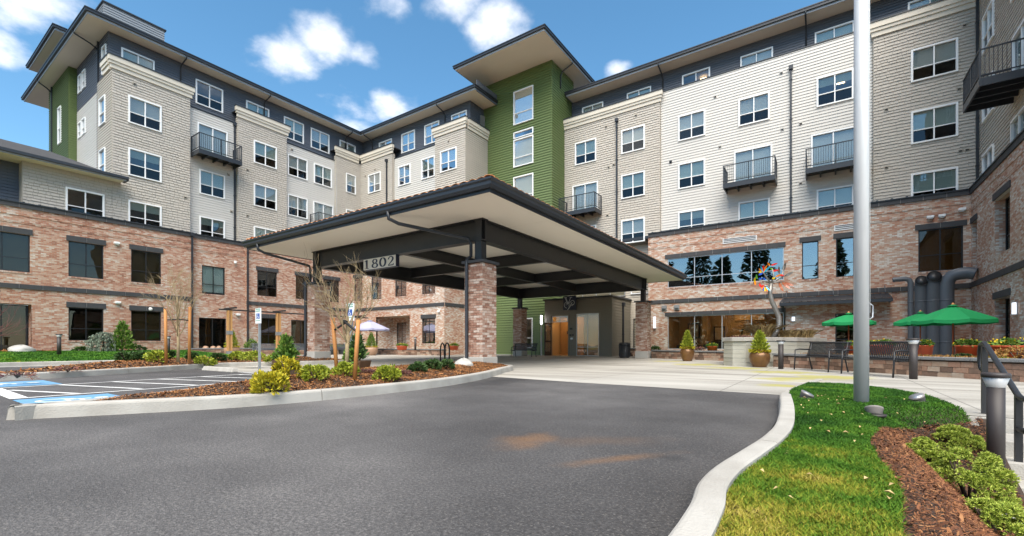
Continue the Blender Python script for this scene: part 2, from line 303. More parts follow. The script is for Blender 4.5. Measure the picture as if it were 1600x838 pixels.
def plaza_mat():
    m, N, L, b = mat_base('plaza_concrete'); b.inputs['Roughness'].default_value = .72
    geo = N.new('ShaderNodeNewGeometry'); pp = N.new('ShaderNodeSeparateXYZ'); L.new(geo.outputs['Position'], pp.inputs[0])
    mp = N.new('ShaderNodeMapping'); mp.inputs['Rotation'].default_value = (0, 0, R(-40)); mp.inputs['Scale'].default_value = (.25, 1.4, 1); L.new(geo.outputs['Position'], mp.inputs[0])
    big = N.new('ShaderNodeTexNoise'); big.inputs['Scale'].default_value = .9; big.inputs['Detail'].default_value = 7; L.new(mp.outputs[0], big.inputs['Vector'])
    fi = N.new('ShaderNodeTexNoise'); fi.inputs['Scale'].default_value = 30.; fi.inputs['Detail'].default_value = 5; L.new(geo.outputs['Position'], fi.inputs['Vector'])
    v = nmath(N, L, 'MULTIPLY_ADD', fi.outputs[0], .25, nmath(N, L, 'MULTIPLY', big.outputs[0], .85))
    c = ramp(N, L, v, [(.35, (.19, .177, .152)), (.52, (.32, .30, .265)), (.7, (.42, .40, .36))])
    jm = None
    for a, sp, o in ((0, 3.05, .4), (1, 3.05, .9)):
        f = nmath(N, L, 'FRACT', nmath(N, L, 'DIVIDE', nmath(N, L, 'ADD', pp.outputs[a], 300+o), sp))
        j = nmath(N, L, 'LESS_THAN', f, .008); jm = j if jm is None else nmath(N, L, 'MAXIMUM', jm, j)
    mx = N.new('ShaderNodeMixRGB'); L.new(nmath(N, L, 'MULTIPLY', jm, .75), mx.inputs[0]); L.new(c, mx.inputs[1]); mx.inputs[2].default_value = (.14, .13, .115, 1)
    # yellow moss film growing along the planter edges
    mo = N.new('ShaderNodeTexNoise'); mo.inputs['Scale'].default_value = 1.6; mo.inputs['Detail'].default_value = 6; L.new(geo.outputs['Position'], mo.inputs['Vector'])
    acc = None
    for cx, cy, r in ((-4.2, 19.4, 1.6), (-2.5, 17.2, 1.5), (-1.0, 15.3, 1.4), (.2, 13.7, 1.3), (-.6, 12.4, 1.1), (-.75, 10.3, .6), (-6.3, 22.4, 1.2)):
        dx = nmath(N, L, 'SUBTRACT', pp.outputs[0], cx); dy = nmath(N, L, 'SUBTRACT', pp.outputs[1], cy)
        g = nmath(N, L, 'EXPONENT', nmath(N, L, 'DIVIDE', nmath(N, L, 'ADD', nmath(N, L, 'MULTIPLY', dx, dx), nmath(N, L, 'MULTIPLY', dy, dy)), -r*r))
        acc = g if acc is None else nmath(N, L, 'MAXIMUM', acc, g)
    mm = N.new('ShaderNodeMapRange'); mm.interpolation_type = 'SMOOTHSTEP'; L.new(nmath(N, L, 'ADD', acc, nmath(N, L, 'MULTIPLY', mo.outputs[0], 1.2)), mm.inputs[0])
    mm.inputs[1].default_value = 1.1; mm.inputs[2].default_value = 1.6; mm.inputs[3].default_value = 0; mm.inputs[4].default_value = .8
    mx2 = N.new('ShaderNodeMixRGB'); L.new(mm.outputs[0], mx2.inputs[0]); L.new(mx.outputs[0], mx2.inputs[1]); mx2.inputs[2].default_value = (.33, .30, .05, 1)
    L.new(mx2.outputs[0], b.inputs['Base Color'])
    bp = N.new('ShaderNodeBump'); bp.inputs['Strength'].default_value = .4; bp.inputs['Distance'].default_value = .01
    L.new(nmath(N, L, 'SUBTRACT', fi.outputs[0], jm), bp.inputs['Height']); L.new(bp.outputs[0], b.inputs['Normal']); MATS['plaza_concrete'] = m
plaza_mat()

# ------------------------------------------------------------------ mesh helpers
W = {}
class Fr:
    """a wall frame: s runs along the wall, n points out of it"""
    def __init__(s, kind, c): s.k = kind; s.c = c
    def p(s, a, z, n):
        if s.k == 'B': return (a, s.c-n, z)
        if s.k == 'A': return (s.c+n, a, z)
        return (s.c-n, a, z)
class MB:
    def __init__(s): s.v = []; s.f = []; s.m = []; s.cur = 0; s.sm = []
    def add(s, vs, fs, smooth=False):
        o = len(s.v); s.v += [tuple(v) for v in vs]
        for f in fs: s.f.append([i+o for i in f]); s.m.append(s.cur); s.sm.append(smooth)
        return s
    def box(s, x0, y0, z0, x1, y1, z1):
        return s.hexa([(x0, y0, z0), (x1, y0, z0), (x1, y1, z0), (x0, y1, z0), (x0, y0, z1), (x1, y0, z1), (x1, y1, z1), (x0, y1, z1)])
    def hexa(s, p): return s.add(p, [(3, 2, 1, 0), (4, 5, 6, 7), (0, 1, 5, 4), (1, 2, 6, 5), (2, 3, 7, 6), (3, 0, 4, 7)])
    def fbox(s, fr, s0, s1, z0, z1, n0, n1):
        return s.hexa([fr.p(s0, z0, n0), fr.p(s1, z0, n0), fr.p(s1, z0, n1), fr.p(s0, z0, n1), fr.p(s0, z1, n0), fr.p(s1, z1, n0), fr.p(s1, z1, n1), fr.p(s0, z1, n1)])
    def fquad(s, fr, s0, s1, z0, z1, n): return s.add([fr.p(s0, z0, n), fr.p(s1, z0, n), fr.p(s1, z1, n), fr.p(s0, z1, n)], [(0, 1, 2, 3)])
    def bar(s, a, b, w, h=None):
        """rectangular bar from a to b"""
        a = Vector(a); b = Vector(b); h = h or w; d = (b-a).normalized()
        up = Vector((0, 0, 1)) if abs(d.z) < .95 else Vector((0, 1, 0))
        x = d.cross(up).normalized()*w/2; y = x.cross(d).normalized()*h/2
        return s.hexa([a-x-y, a+x-y, a+x+y, a-x+y, b-x-y, b+x-y, b+x+y, b-x+y])
    def tube(s, pts, r, seg=8, cap=True):
        pts = [Vector(p) for p in pts]; n = len(pts); rs = r if isinstance(r, (list, tuple)) else [r]*n
        vs = []; prev = None
        for i, p in enumerate(pts):
            d = (pts[min(i+1, n-1)]-pts[max(i-1, 0)])
            d = d.normalized() if d.length > 1e-9 else Vector((0, 0, 1))
            if prev is None: ref = Vector((1, 0, 0)) if abs(d.x) < .9 else Vector((0, 1, 0)); x = d.cross(ref).normalized()
            else: x = (prev-d*prev.dot(d)); x = x.normalized() if x.length > 1e-6 else d.orthogonal().normalized()
            prev = x; y = d.cross(x)
            for k in range(seg):
                a = 2*math.pi*k/seg; vs.append(p+(x*math.cos(a)+y*math.sin(a))*rs[i])
        fs = [(i*seg+k, i*seg+(k+1) % seg, (i+1)*seg+(k+1) % seg, (i+1)*seg+k) for i in range(n-1) for k in range(seg)]
        if cap: fs += [tuple(range(seg))[::-1], tuple(range((n-1)*seg, n*seg))]
        return s.add(vs, fs, True)
    def lathe(s, prof, cx=0, cy=0, cz=0, seg=20, squash=None):
        vs = []; n = len(prof)
        for r, z in prof:
            for k in range(seg):
                a = 2*math.pi*k/seg; vs.append((cx+r*math.cos(a), cy+r*math.sin(a)*(squash or 1), cz+z))
        fs = [(i*seg+k, i*seg+(k+1) % seg, (i+1)*seg+(k+1) % seg, (i+1)*seg+k) for i in range(n-1) for k in range(seg)]
        fs += [tuple(range(seg))[::-1], tuple(range((n-1)*seg, n*seg))]
        return s.add(vs, fs, True)
    def prism(s, poly, z0, z1):
        n = len(poly); vs = [(p[0], p[1], z0) for p in poly]+[(p[0], p[1], z1) for p in poly]
        fs = [tuple(range(n))[::-1], tuple(range(n, 2*n))]+[(i, (i+1) % n, n+(i+1) % n, n+i) for i in range(n)]
        return s.add(vs, fs)
    def sheet(s, poly, z): return s.add([(p[0], p[1], z if not callable(z) else z(p[0], p[1])) for p in poly], [tuple(range(len(poly)))])
    def build(s, name, mat, parent=None, loc=None, kind=None, wrel=True):
        """verts are in world space unless wrel is False (then local to the parent)"""
        me = bpy.data.meshes.new(name)
        o = Vector((0, 0, 0))
        if parent is not None and wrel: o = W.get(parent.name, Vector((0, 0, 0)))
        if loc is not None: o = Vector(loc)
        me.from_pydata([(v[0]-o.x, v[1]-o.y, v[2]-o.z) for v in s.v] if o.length else s.v, [], s.f)
        mats = mat if isinstance(mat, (list, tuple)) else [mat]
        for mm in mats: me.materials.append(MATS[mm])
        if len(mats) > 1: me.polygons.foreach_set('material_index', s.m)
        if any(s.sm): me.polygons.foreach_set('use_smooth', s.sm)
        me.update()
        ob = bpy.data.objects.new(name, me); C.objects.link(ob)
        if parent is not None: ob.parent = parent; W[ob.name] = W.get(parent.name, Vector((0, 0, 0)))
        else:
            if loc is not None: ob.location = loc
            W[ob.name] = Vector(loc) if loc is not None else Vector((0, 0, 0))
        if kind: ob['kind'] = kind
        return ob
def smooth_by_angle(ob, ang=40):
    me = ob.data
    try: me.set_sharp_from_angle(angle=R(ang))
    except Exception: pass
def bevel(ob, w, seg=2):
    m = ob.modifiers.new('bevel', 'BEVEL'); m.width = w; m.segments = seg; m.limit_method = 'ANGLE'; return ob
def thing(name, label, cat, loc=(0, 0, 0), group=None):
    o = bpy.data.objects.new(name, None); o.empty_display_size = .2; C.objects.link(o); o.location = loc
    o['label'] = label; o['category'] = cat
    if group: o['group'] = group
    W[o.name] = Vector(loc); return o
def tag(o, label, cat, group=None):
    o['label'] = label; o['category'] = cat
    if group: o['group'] = group
    return o
def struct(o): o['kind'] = 'structure'; return o
def copy_tree(o, parent=None, loc=None, rz=None, label=None, group=None, scale=None):
    c = o.copy(); C.objects.link(c); c.parent = parent
    if loc is not None: c.location = loc
    if rz is not None: c.rotation_euler = (0, 0, rz)
    if scale is not None: c.scale = scale
    if label: c['label'] = label
    if group: c['group'] = group
    for ch in o.children: copy_tree(ch, c)
    return c
def np_mesh(name, V, F, mat, parent=None, kind=None, smooth=False):
    """V (n,3) floats, F (m,k) ints"""
    me = bpy.data.meshes.new(name); V = np.asarray(V, np.float32); F = np.asarray(F, np.int32)
    if parent is not None:
        o = W.get(parent.name, Vector((0, 0, 0))); V = V-np.array([o.x, o.y, o.z], np.float32)
    me.vertices.add(len(V)); me.vertices.foreach_set('co', V.ravel())
    k = F.shape[1]; me.loops.add(F.size); me.loops.foreach_set('vertex_index', F.ravel())
    me.polygons.add(len(F)); me.polygons.foreach_set('loop_start', np.arange(0, F.size, k, dtype=np.int32))
    try: me.polygons.foreach_set('loop_total', np.full(len(F), k, np.int32))
    except Exception: pass
    me.materials.append(MATS[mat]); me.update(calc_edges=True)
    ob = bpy.data.objects.new(name, me); C.objects.link(ob)
    if parent is not None: ob.parent = parent; W[ob.name] = W.get(parent.name, Vector((0, 0, 0)))
    if kind: ob['kind'] = kind
    return ob
def leaf_arrays(P, D, ln, wd, rng, droop=.0):
    """diamond leaves: base point P, direction D"""
    n = len(P); D = D/np.maximum(np.linalg.norm(D, axis=1, keepdims=True), 1e-6)
    rnd = rng.normal(size=(n, 3)); side = np.cross(D, rnd); side /= np.maximum(np.linalg.norm(side, axis=1, keepdims=True), 1e-6)
    l = (ln*rng.uniform(.7, 1.3, n))[:, None]; w = (wd*rng.uniform(.7, 1.3, n))[:, None]
    tip = P+D*l; tip[:, 2] -= droop*l[:, 0]
    V = np.empty((n, 4, 3)); V[:, 0] = P; V[:, 1] = P+D*l*.5+side*w; V[:, 2] = tip; V[:, 3] = P+D*l*.5-side*w
    F = np.arange(n*4).reshape(n, 4); return V.reshape(-1, 3), F
def interval_free(z0, z1, holes):
    segs = [(z0, z1)]
    for a, b in holes:
        out = []
        for p, q in segs:
            if b <= p or a >= q: out.append((p, q)); continue
            if a > p: out.append((p, a))
            if b < q: out.append((b, q))
        segs = out
    return [s for s in segs if s[1]-s[0] > .004]
def wall_holes(mb, fr, s0, s1, z0, z1, holes, n=0., depth=.12):
    ss = sorted({s0, s1, *[h[0] for h in holes], *[h[1] for h in holes]}); zs = sorted({z0, z1, *[h[2] for h in holes], *[h[3] for h in holes]})
    ss = [a for a in ss if s0 <= a <= s1]; zs = [a for a in zs if z0 <= a <= z1]
    for a, b in zip(ss, ss[1:]):
        for c, d in zip(zs, zs[1:]):
            mx, mz = (a+b)/2, (c+d)/2
            if any(h[0] < mx < h[1] and h[2] < mz < h[3] for h in holes): continue
            mb.fquad(fr, a, b, c, d, n)
    for h in holes:
        a, b, c, d = h[:4]; P = fr.p
        for q in ([P(a, c, n), P(a, d, n), P(a, d, n-depth), P(a, c, n-depth)], [P(b, c, n), P(b, d, n), P(b, d, n-depth), P(b, c, n-depth)],
                  [P(a, d, n), P(b, d, n), P(b, d, n-depth), P(a, d, n-depth)], [P(a, c, n), P(b, c, n), P(b, c, n-depth), P(a, c, n-depth)]):
            mb.add(q, [(0, 1, 2, 3)])
def cladding(parent, fr, s0, s1, z0, z1, holes, mat, style='lap', e=.18, singles=0, n=0., seed=1, lap=.040):
    """boards or shingles, each a wedge with a proud lower edge; the nearest `singles` are objects, the rest one mesh"""
    rng = random.Random(seed); pcs = []
    k = int(math.ceil((z1-z0)/e))
    for r in range(k):
        a = z0+r*e; b = min(a+e, z1)
        if style == 'lap': cuts = []
        else:
            cuts = []; x = s0-rng.uniform(0, .3)
            while x < s1: x += rng.choice((.19, .24, .30, .36)); cuts.append(x)
        br = sorted({s0, s1, *[c for c in cuts if s0 < c < s1], *[v for h in holes for v in h[:2] if s0 < v < s1 and h[2] < b and h[3] > a]})
        run = None
        for p, q in zip(br, br[1:]):
            hs = [(h[2], h[3]) for h in holes if h[0] < (p+q)/2 < h[1]]
            fz = interval_free(a, b, hs)
            if style == 'lap':
                if run and run[2] == fz and abs(run[1]-p) < 1e-6: run = (run[0], q, fz)
                else:
                    if run: pcs += [(run[0], run[1], *z) for z in run[2]]
                    run = (p, q, fz)
            else: pcs += [(p, q, *z) for z in fz]
        if run: pcs += [(run[0], run[1], *z) for z in run[2]]
    def wedge(mb, p):
        a, b, c, d = p; P = fr.p; th = LAP.get(mat, lap)
        if style != 'lap': a += .007; b -= .007; c += rng.choice((0, 0, .014, .024)); th = lap+rng.uniform(-.006, .006)
        if d-c < .01: return
        mb.hexa([P(a, c, n), P(b, c, n), P(b, c, n+th), P(a, c, n+th), P(a, d, n), P(b, d, n), P(b, d, n+.005), P(a, d, n+.005)])
    if singles:
        def dist(p):
            w = fr.p((p[0]+p[1])/2, (p[2]+p[3])/2, n); return w[0]**2+w[1]**2+(w[2]-CZ)**2
        pcs.sort(key=lambda p: dist(p)/max(.05, min(p[1]-p[0], 1.)*(p[3]-p[2])/.2))
    nm = 'siding_board' if style == 'lap' else 'shingle'
    for p in pcs[:singles]: wedge2 = MB(); wedge(wedge2, p); wedge2.v and wedge2.build(nm, mat, parent)
    rest = MB()
    for p in pcs[singles:]: wedge(rest, p)
    if rest.v: rest.build('lap_siding' if style == 'lap' else 'shingle_siding', mat, parent, kind='stuff')
wrng = random.Random(11)
def window(parent, fr, s0, s1, z0, z1, style='white', n=0., blind=None, glass=None, cols=2, rail=.40, trim=.09, room='room', name='window', roomdepth=2.2, widen=.6):
    """frame with mullions; panes, blind and the dim room behind are sub-parts"""
    mb = MB(); white = style in ('white', 'strip', 'door')
    fm = 'white_vinyl' if white else ('alu' if style == 'alu' else 'black_frame')
    t = trim if white else .055
    no, ni = (n+.06, n-.06) if white else (n-.05, n-.12)
    a, b, c, d = s0, s1, z0, z1
    mb.fbox(fr, a, a+t, c, d, ni, no); mb.fbox(fr, b-t, b, c, d, ni, no)
    mb.fbox(fr, a+t, b-t, d-t, d, ni, no+.012); mb.fbox(fr, a+t, b-t, c, c+t*.8, ni, no+.012)
    ia, ib, ic, id_ = a+t, b-t, c+t*.8, d-t; mw = .028 if white else .025; mo = no-.02; mi = ni+.01
    xs = [ia+(ib-ia)*k/cols for k in range(cols+1)]
    for x in xs[1:-1]: mb.fbox(fr, x-mw, x+mw, ic, id_, mi, mo)
    zr = ic+(id_-ic)*rail if rail else None
    if zr:
        for p, q in zip(xs, xs[1:]): mb.fbox(fr, p+(mw if p != ia else 0), q-(mw if q != ib else 0), zr-mw*.8, zr+mw*.8, mi, mo-.006)
    w = mb.build(name, fm, parent)
    g = glass or ('glass' if white else 'glass_dark'); gn = ni+.03
    for p, q in zip(xs, xs[1:]):
        for e, f in (((ic, zr), (zr, id_)) if zr else ((ic, id_),)):
            pn = MB(); pn.fbox(fr, p, q, e, f, gn, gn+.008); pn.build('pane', 'glass_screen' if (style == 'white' and zr and f == zr and glass is None) else g, w)
    if blind:
        bm = MB(); fr0, m_ = blind
        k = 14
        zb = id_-(id_-ic)*fr0
        for j in range(k):
            e = zb+(id_-zb)*j/k; f = zb+(id_-zb)*(j+1)/k
            bm.add([fr.p(ia, e, ni-.06), fr.p(ib, e, ni-.06), fr.p(ib, f, ni-.035), fr.p(ia, f, ni-.035)], [(0, 1, 2, 3)])
        bm.build('blind', m_, w)
    if room:
        rm = MB(); P = fr.p; e = .02
        A, B_, Cc, D = a+e, b-e, c+e, d-e; N0, N1 = ni, ni-roomdepth
        f0, f1 = Cc-.5, D+.15
        for q in ([P(A-widen, f0, N1), P(B_+widen, f0, N1), P(B_+widen, f1, N1), P(A-widen, f1, N1)], [P(A, Cc, N0), P(A, D, N0), P(A-widen, f1, N1), P(A-widen, f0, N1)],
                  [P(B_, Cc, N0), P(B_, D, N0), P(B_+widen, f1, N1), P(B_+widen, f0, N1)], [P(A, D, N0), P(B_, D, N0), P(B_+widen, f1, N1), P(A-widen, f1, N1)],
                  [P(A, Cc, N0), P(B_, Cc, N0), P(B_+widen, f0, N1), P(A-widen, f0, N1)]):
            rm.add(q, [(0, 1, 2, 3)])
        rm.build('room_interior', room, w)
        if white and style == 'white' and rail and cols == 2 and wrng.random() < .2: MB().fbox(fr, (a+b)/2+.1, (a+b)/2+.5, d-.16, d-.13, ni-1.1, ni-.8).build('ceiling_lamp', 'lamp_warm', w)
    return w
def inner(w, t=.05): return (w[0]+t, w[1]-t, w[2]+t, w[3]-t)
def downspout(parent, fr, s, z0, z1, n=.0, kick=0):
    mb = MB(); mb.fbox(fr, s-.05, s+.05, z0, z1, n+.02, n+.12)
    mb.fbox(fr, s-.11, s+.11, z1-.02, z1+.22, n+.0, n+.2)
    for z in np.arange(z0+1, z1-.3, 2.4): mb.fbox(fr, s-.075, s+.075, z, z+.05, n+.005, n+.135)
    return mb.build('downspout', 'dark_metal', parent)
def eave_pipe(parent, pts, r=.05): return MB().tube(pts, r, 6).build('downspout', 'dark_metal', parent)
def vent(parent, fr, s, z, n=.02, mat='taupe_lap'):
    mb = MB(); mb.fbox(fr, s-.09, s+.09, z-.09, z+.09, n, n+.03); mb.fbox(fr, s-.07, s+.07, z-.01, z+.08, n+.03, n+.09)
    mb.cur = 1; mb.fbox(fr, s-.055, s+.055, z-.07, z-.015, n+.03, n+.045)
    return mb.build('vent_hood', [mat, 'steel_black'], parent)
def balcony(parent, fr, s0, s1, zf, n0=.03, dep=1.35, name='balcony'):
    mb = MB(); t = .05
    mb.fbox(fr, s0, s1, zf-.06, zf, n0, n0+dep)                       # deck plate
    mb.fbox(fr, s0, s1, zf-.30, zf-.062, n0+dep-.06, n0+dep); mb.fbox(fr, s0, s0+.06, zf-.30, zf-.062, n0, n0+dep-.062); mb.fbox(fr, s1-.06, s1, zf-.30, zf-.062, n0, n0+dep-.062)
    k = 4
    for i in range(1, k): x = s0+(s1-s0)*i/k; mb.fbox(fr, x-.04, x+.04, zf-.26, zf-.062, n0+.01, n0+dep-.064)
    b = mb.build(name, 'dark_metal', parent)
    rl = MB(); top = zf+1.08
    for x, nn in ((s0+.03, n0+dep-.03), (s1-.03, n0+dep-.03), (s0+.03, n0+.05), (s1-.03, n0+.05), ((s0+s1)/2, n0+dep-.03)):
        rl.fbox(fr, x-t/2, x+t/2, zf+.002, top, nn-t/2, nn+t/2)
    for z, h in ((top, .05), (zf+.10, .035)):
        rl.fbox(fr, s0, s1, z, z+h, n0+dep-.055, n0+dep-.005)
        for x in (s0+.03, s1-.03): rl.fbox(fr, x-.024, x+.024, z+.001, z+h-.001, n0+.02, n0+dep-.057)
    rl.build('railing', 'dark_metal', b)
    bl = MB(); q = int((s1-s0-.1)/.115)
    for i in range(1, q): x = s0+.05+(s1-s0-.1)*i/q; bl.fbox(fr, x-.009, x+.009, zf+.13, top, n0+dep-.039, n0+dep-.021)
    q = int((dep-.1)/.115)
    for x in (s0+.03, s1-.03):
        for i in range(1, q): y = n0+.05+(dep-.1)*i/q; bl.fbox(fr, x-.009, x+.009, zf+.13, top, y-.009, y+.009)
    bl.build('baluster_row', 'dark_metal', b, kind='stuff'); return b
def stones_row(parent, fr, s0, s1, z0, z1, n, proud, name='band_stone', ln=.92, mat='band_stone'):
    k = max(1, round((s1-s0)/ln))
    for i in range(k):
        a = s0+(s1-s0)*i/k; b = s0+(s1-s0)*(i+1)/k
        MB().fbox(fr, a+.006, b-.006, z0, z1, n-.02, n+proud).build(name, mat, parent)
    MB().fbox(fr, s0+.01, s1-.01, z0+.01, z1-.01, n-.03, n+proud-.012).build('mortar_bed', 'concrete', parent)
def lintel(parent, fr, s0, s1, z0, h=.30, n=0.): 
    stones_row(parent, fr, s0, s1, z0, z0+h, n, .05, 'lintel_stone', 1.0)
def sill_course(parent, fr, s0, s1, z, n=0.):
    mb = MB(); k = max(2, round((s1-s0)/.085))
    for i in range(k):
        a = s0+(s1-s0)*i/k; mb.fbox(fr, a+.006, a+(s1-s0)/k-.006, z-.1, z-.012, n-.02, n+.025)
    mb.build('brick_sill', 'brick_piece', parent, kind='stuff')
def cornice(parent, fr, s0, s1, z1, n, end0=False, end1=False, dep=.22):
    mb = MB(); e0 = dep if end0 else 0; e1 = dep if end1 else 0
    mb.fbox(fr, s0-e0*.45, s1+e1*.45, z1-.78, z1-.52, n-.02, n+dep*.45)
    mb.fbox(fr, s0-e0*.75, s1+e1*.75, z1-.519, z1-.34, n-.02, n+dep*.75)
    mb.fbox(fr, s0-e0, s1+e1, z1-.339, z1-.04, n-.02, n+dep)
    mb.cur = 1; mb.fbox(fr, s0-e0-.03, s1+e1+.03, z1-.039, z1+.03, n-.05, n+dep+.04)
    mb.build('cornice', ['cornice', 'dark_metal'], parent)
def eave(parent, x0, y0, x1, y1, z, edges, soff='soffit', thick=.42):
    """flat soffit, pale fascia and dark gutter; edges names the sides that carry a gutter"""
    MB().box(x0+.03, y0+.03, z, x1-.03, y1-.03, z+.05).build('soffit', soff, parent)
    f = MB(); g = MB()
    if 'S' in edges: f.box(x0+.02, y0+.01, z-.03, x1-.02, y0+.04, z+.22); g.box(x0-.1, y0-.11, z+.10, x1+.1, y0+.008, z+.25); g.box(x0-.13, y0-.14, z+.25, x1+.13, y0+.0, z+.31)
    if 'E' in edges: f.box(x1-.04, y0+.042, z-.03, x1-.01, y1-.02, z+.22); g.box(x1-.008, y0-.1, z+.101, x1+.11, y1, z+.251); g.box(x1, y0-.13, z+.249, x1+.14, y1, z+.311)
    if 'W' in edges: f.box(x0+.01, y0+.042, z-.03, x0+.04, y1-.02, z+.22); g.box(x0-.11, y0-.1, z+.101, x0+.008, y1, z+.251); g.box(x0-.14, y0-.13, z+.249, x0, y1, z+.311)
    f.build('fascia', 'fascia_pale', parent); g.build('gutter', 'dark_metal', parent)
    MB().add([(x0, y0, z+.24), (x1, y0, z+.24), (x1, y1, z+.24), (x0, y1, z+.24), (x0+2.5, y0+2.5, z+.5), (x1-2.5, y0+2.5, z+.5), (x1-2.5, y1-2.5, z+.5), (x0+2.5, y1-2.5, z+.5)],
             [(0, 1, 5, 4), (1, 2, 6, 5), (2, 3, 7, 6), (3, 0, 4, 7), (4, 5, 6, 7)]).build('roof', 'roof_dark', parent)
FZ = {3: (8.25, 9.99), 4: (11.57, 13.33), 5: (14.90, 16.65), 6: (18.25, 20.0)}
BL = [(.60, 'blind'), (.97, 'blind'), (.60, 'blind'), (.60, 'blind_white'), (.61, 'blind_white'), (.6, 'blind'), (.97, 'blind_white'), (.3, 'blind'), None]
def rb(): return wrng.choice(BL)
def clad_wall(wing, fr, s0, s1, z0, z1, wins, mat, style, e=.18, singles=0, seed=1, name='wall', backing=None):
    """backing sheet with openings + the cladding pieces on it; wins = [(s0,s1,z0,z1,style)] are filled with windows"""
    holes = [inner(w) for w in wins]
    mb = MB(); wall_holes(mb, fr, s0, s1, z0, z1, holes, 0, .1)
    o = mb.build(name, backing or mat, wing)
    cladding(o, fr, s0, s1, z0, z1, [inner(w, .01) for w in wins], mat, style, e, singles, .002, seed)
    for w in wins:
        st = w[4] if len(w) > 4 else 'white'
        if st == 'white': window(wing, fr, *w[:4], 'white', .03, rb())
        elif st == 'strip': window(wing, fr, *w[:4], 'white', .03, rb(), rail=None)
        elif st == 'door': window(wing, fr, *w[:4], 'door', .03, (.97, 'blind_white') if wrng.random() < .85 else (.97, 'blind'), rail=None, name='sliding_door')
        elif st == 'slot': window(wing, fr, *w[:4], 'white', .03, None, rail=None, cols=1, name='vent_grille', glass='glass_dark')
        elif st == 'tower': window(wing, fr, *w[:4], 'white', .03, (.99, 'blind_white') if w[2] > 3 else None, rail=.33, cols=1, room='room_stair', glass='glass_clear')
        elif st == 'narrow': window(wing, fr, *w[:4], 'white', .03, rb(), rail=.42, cols=1, trim=.07, widen=.1, roomdepth=1.2)
    return o
pm('room_stair', (.62, .58, .52), .8)

# ------------------------------------------------------------------ ground
struct(MB().box(-900, -900, -1.2, 900, 900, -.95).build('ground', 'asphalt'))
struct(MB().sheet([(-70, -60), (-.42, -60), (-.42, 12), (-70, 12)], 0).build('road', 'asphalt'))
PLZ = [(-24.5, 9.4), (-19.2, 9.4), (-19.2, 6.6), (-9.4, 6.6), (-9.4, 9.3), (-6.4, 9.05), (-4.3, 8.72), (-.5, 8.38), (-.3, 8.3), (.9, 7.3), (1.3, 7.15), (12, 7.15), (12, 34), (-38, 34), (-38, 11.9), (-24.5, 11.9)]
struct(MB().sheet(PLZ, .004).build('plaza', 'plaza_concrete'))

def brick_section(wing, fr, s0, s1, z0, z1, openings, mat, band=None, cap=True, name='brick_wall', reveal=.16):
    holes = [o[:4] for o in openings]
    mb = MB(); wall_holes(mb, fr, s0, s1, z0, z1, holes, 0, reveal)
    o = mb.build(name, mat, wing)
    if cap:
        c = MB()
        for zz, h, pr in ((z1-.42, .15, .028), (z1-.86, .075, .022), (z1-.78, .075, .03)): c.fbox(fr, s0, s1, zz, zz+h, -.01, pr)
        c.build('corbel_course', mat, o)
        stones_row(o, fr, s0, s1, z1, z1+.24, 0, .07, 'cap_stone')
        f = MB(); f.fbox(fr, s0-.01, s1+.01, z1+.241, z1+.30, -.5, .12)
        for x in np.arange(s0+.3, s1, .62): f.fbox(fr, x-.05, x+.05, z1+.301, z1+.35, .0, .08)
        f.build('flashing', 'dark_metal', o)
    if band is not None: stones_row(o, fr, s0, s1, band, band+.25, 0, .06)
    return o
def wall_lamp(parent, fr, s, z, h=.36, n=.0):
    mb = MB(); mb.fbox(fr, s-.06, s+.06, z, z+h, n, n+.05)
    mb.cur = 1; mb.fbox(fr, s-.075, s+.075, z+.03, z+h-.03, n+.051, n+.14)
    mb.cur = 0; mb.fbox(fr, s-.085, s+.085, z+h-.029, z+h, n+.05, n+.15); mb.fbox(fr, s-.085, s+.085, z, z+.029, n+.05, n+.15)
    return mb.build('wall_lamp', ['galv', 'lamp_pale'], parent)
def flood(parent, fr, s, z, n=.0):
    mb = MB(); mb.fbox(fr, s-.14, s+.14, z, z+.13, n, n+.2); mb.fbox(fr, s-.1, s+.1, z-.05, z, n+.02, n+.16)
    return bevel(mb.build('flood_light', 'white_vinyl', parent), .02)
def camera_dome(parent, fr, s, z):
    p = fr.p(s, z, .12); mb = MB(); mb.lathe([(.02, .1), (.09, .08), (.1, .0), (.09, -.06), (.04, -.1)], *p, seg=10); mb.fbox(fr, s-.05, s+.05, z+.02, z+.12, 0, .1)
    return mb.build('security_camera', 'white_vinyl', parent)

# ------------------------------------------------------------------ left wing (faces +X)
LW = thing('left_wing', 'left wing of the building, brick base under beige and white siding with dark eaves', 'building', (-36, 12, 0))
fA = Fr('A', -36.0); fAs = Fr('A', -36.15); fT = Fr('A', -36.4); fWh = Fr('A', -36.7); fBl = Fr('A', -37.45)
ZC = 8.24; BD = 3.85
op = [(3.55, 5.61, 4.77, 6.82), (7.15, 8.71, 4.77, 6.82), (10.03, 11.61, 4.77, 6.82), (2.7, 5.66, .38, 3.02), (7.15, 8.71, 1.05, 2.98), (10.03, 11.61, 1.05, 2.98)]
bw = brick_section(LW, fA, -3, 13.38, .2, ZC, op, 'brick_red', BD, reveal=.16)
for k, o in enumerate(op):
    if k == 3: continue
    window(LW, fA, *o, 'black', -.02, (1., 'curtain_tan') if k != 4 else None, rail=.36); lintel(bw, fA, o[0]-.1, o[1]+.1, o[3]+.002); sill_course(bw, fA, o[0]-.05, o[1]+.05, o[2])
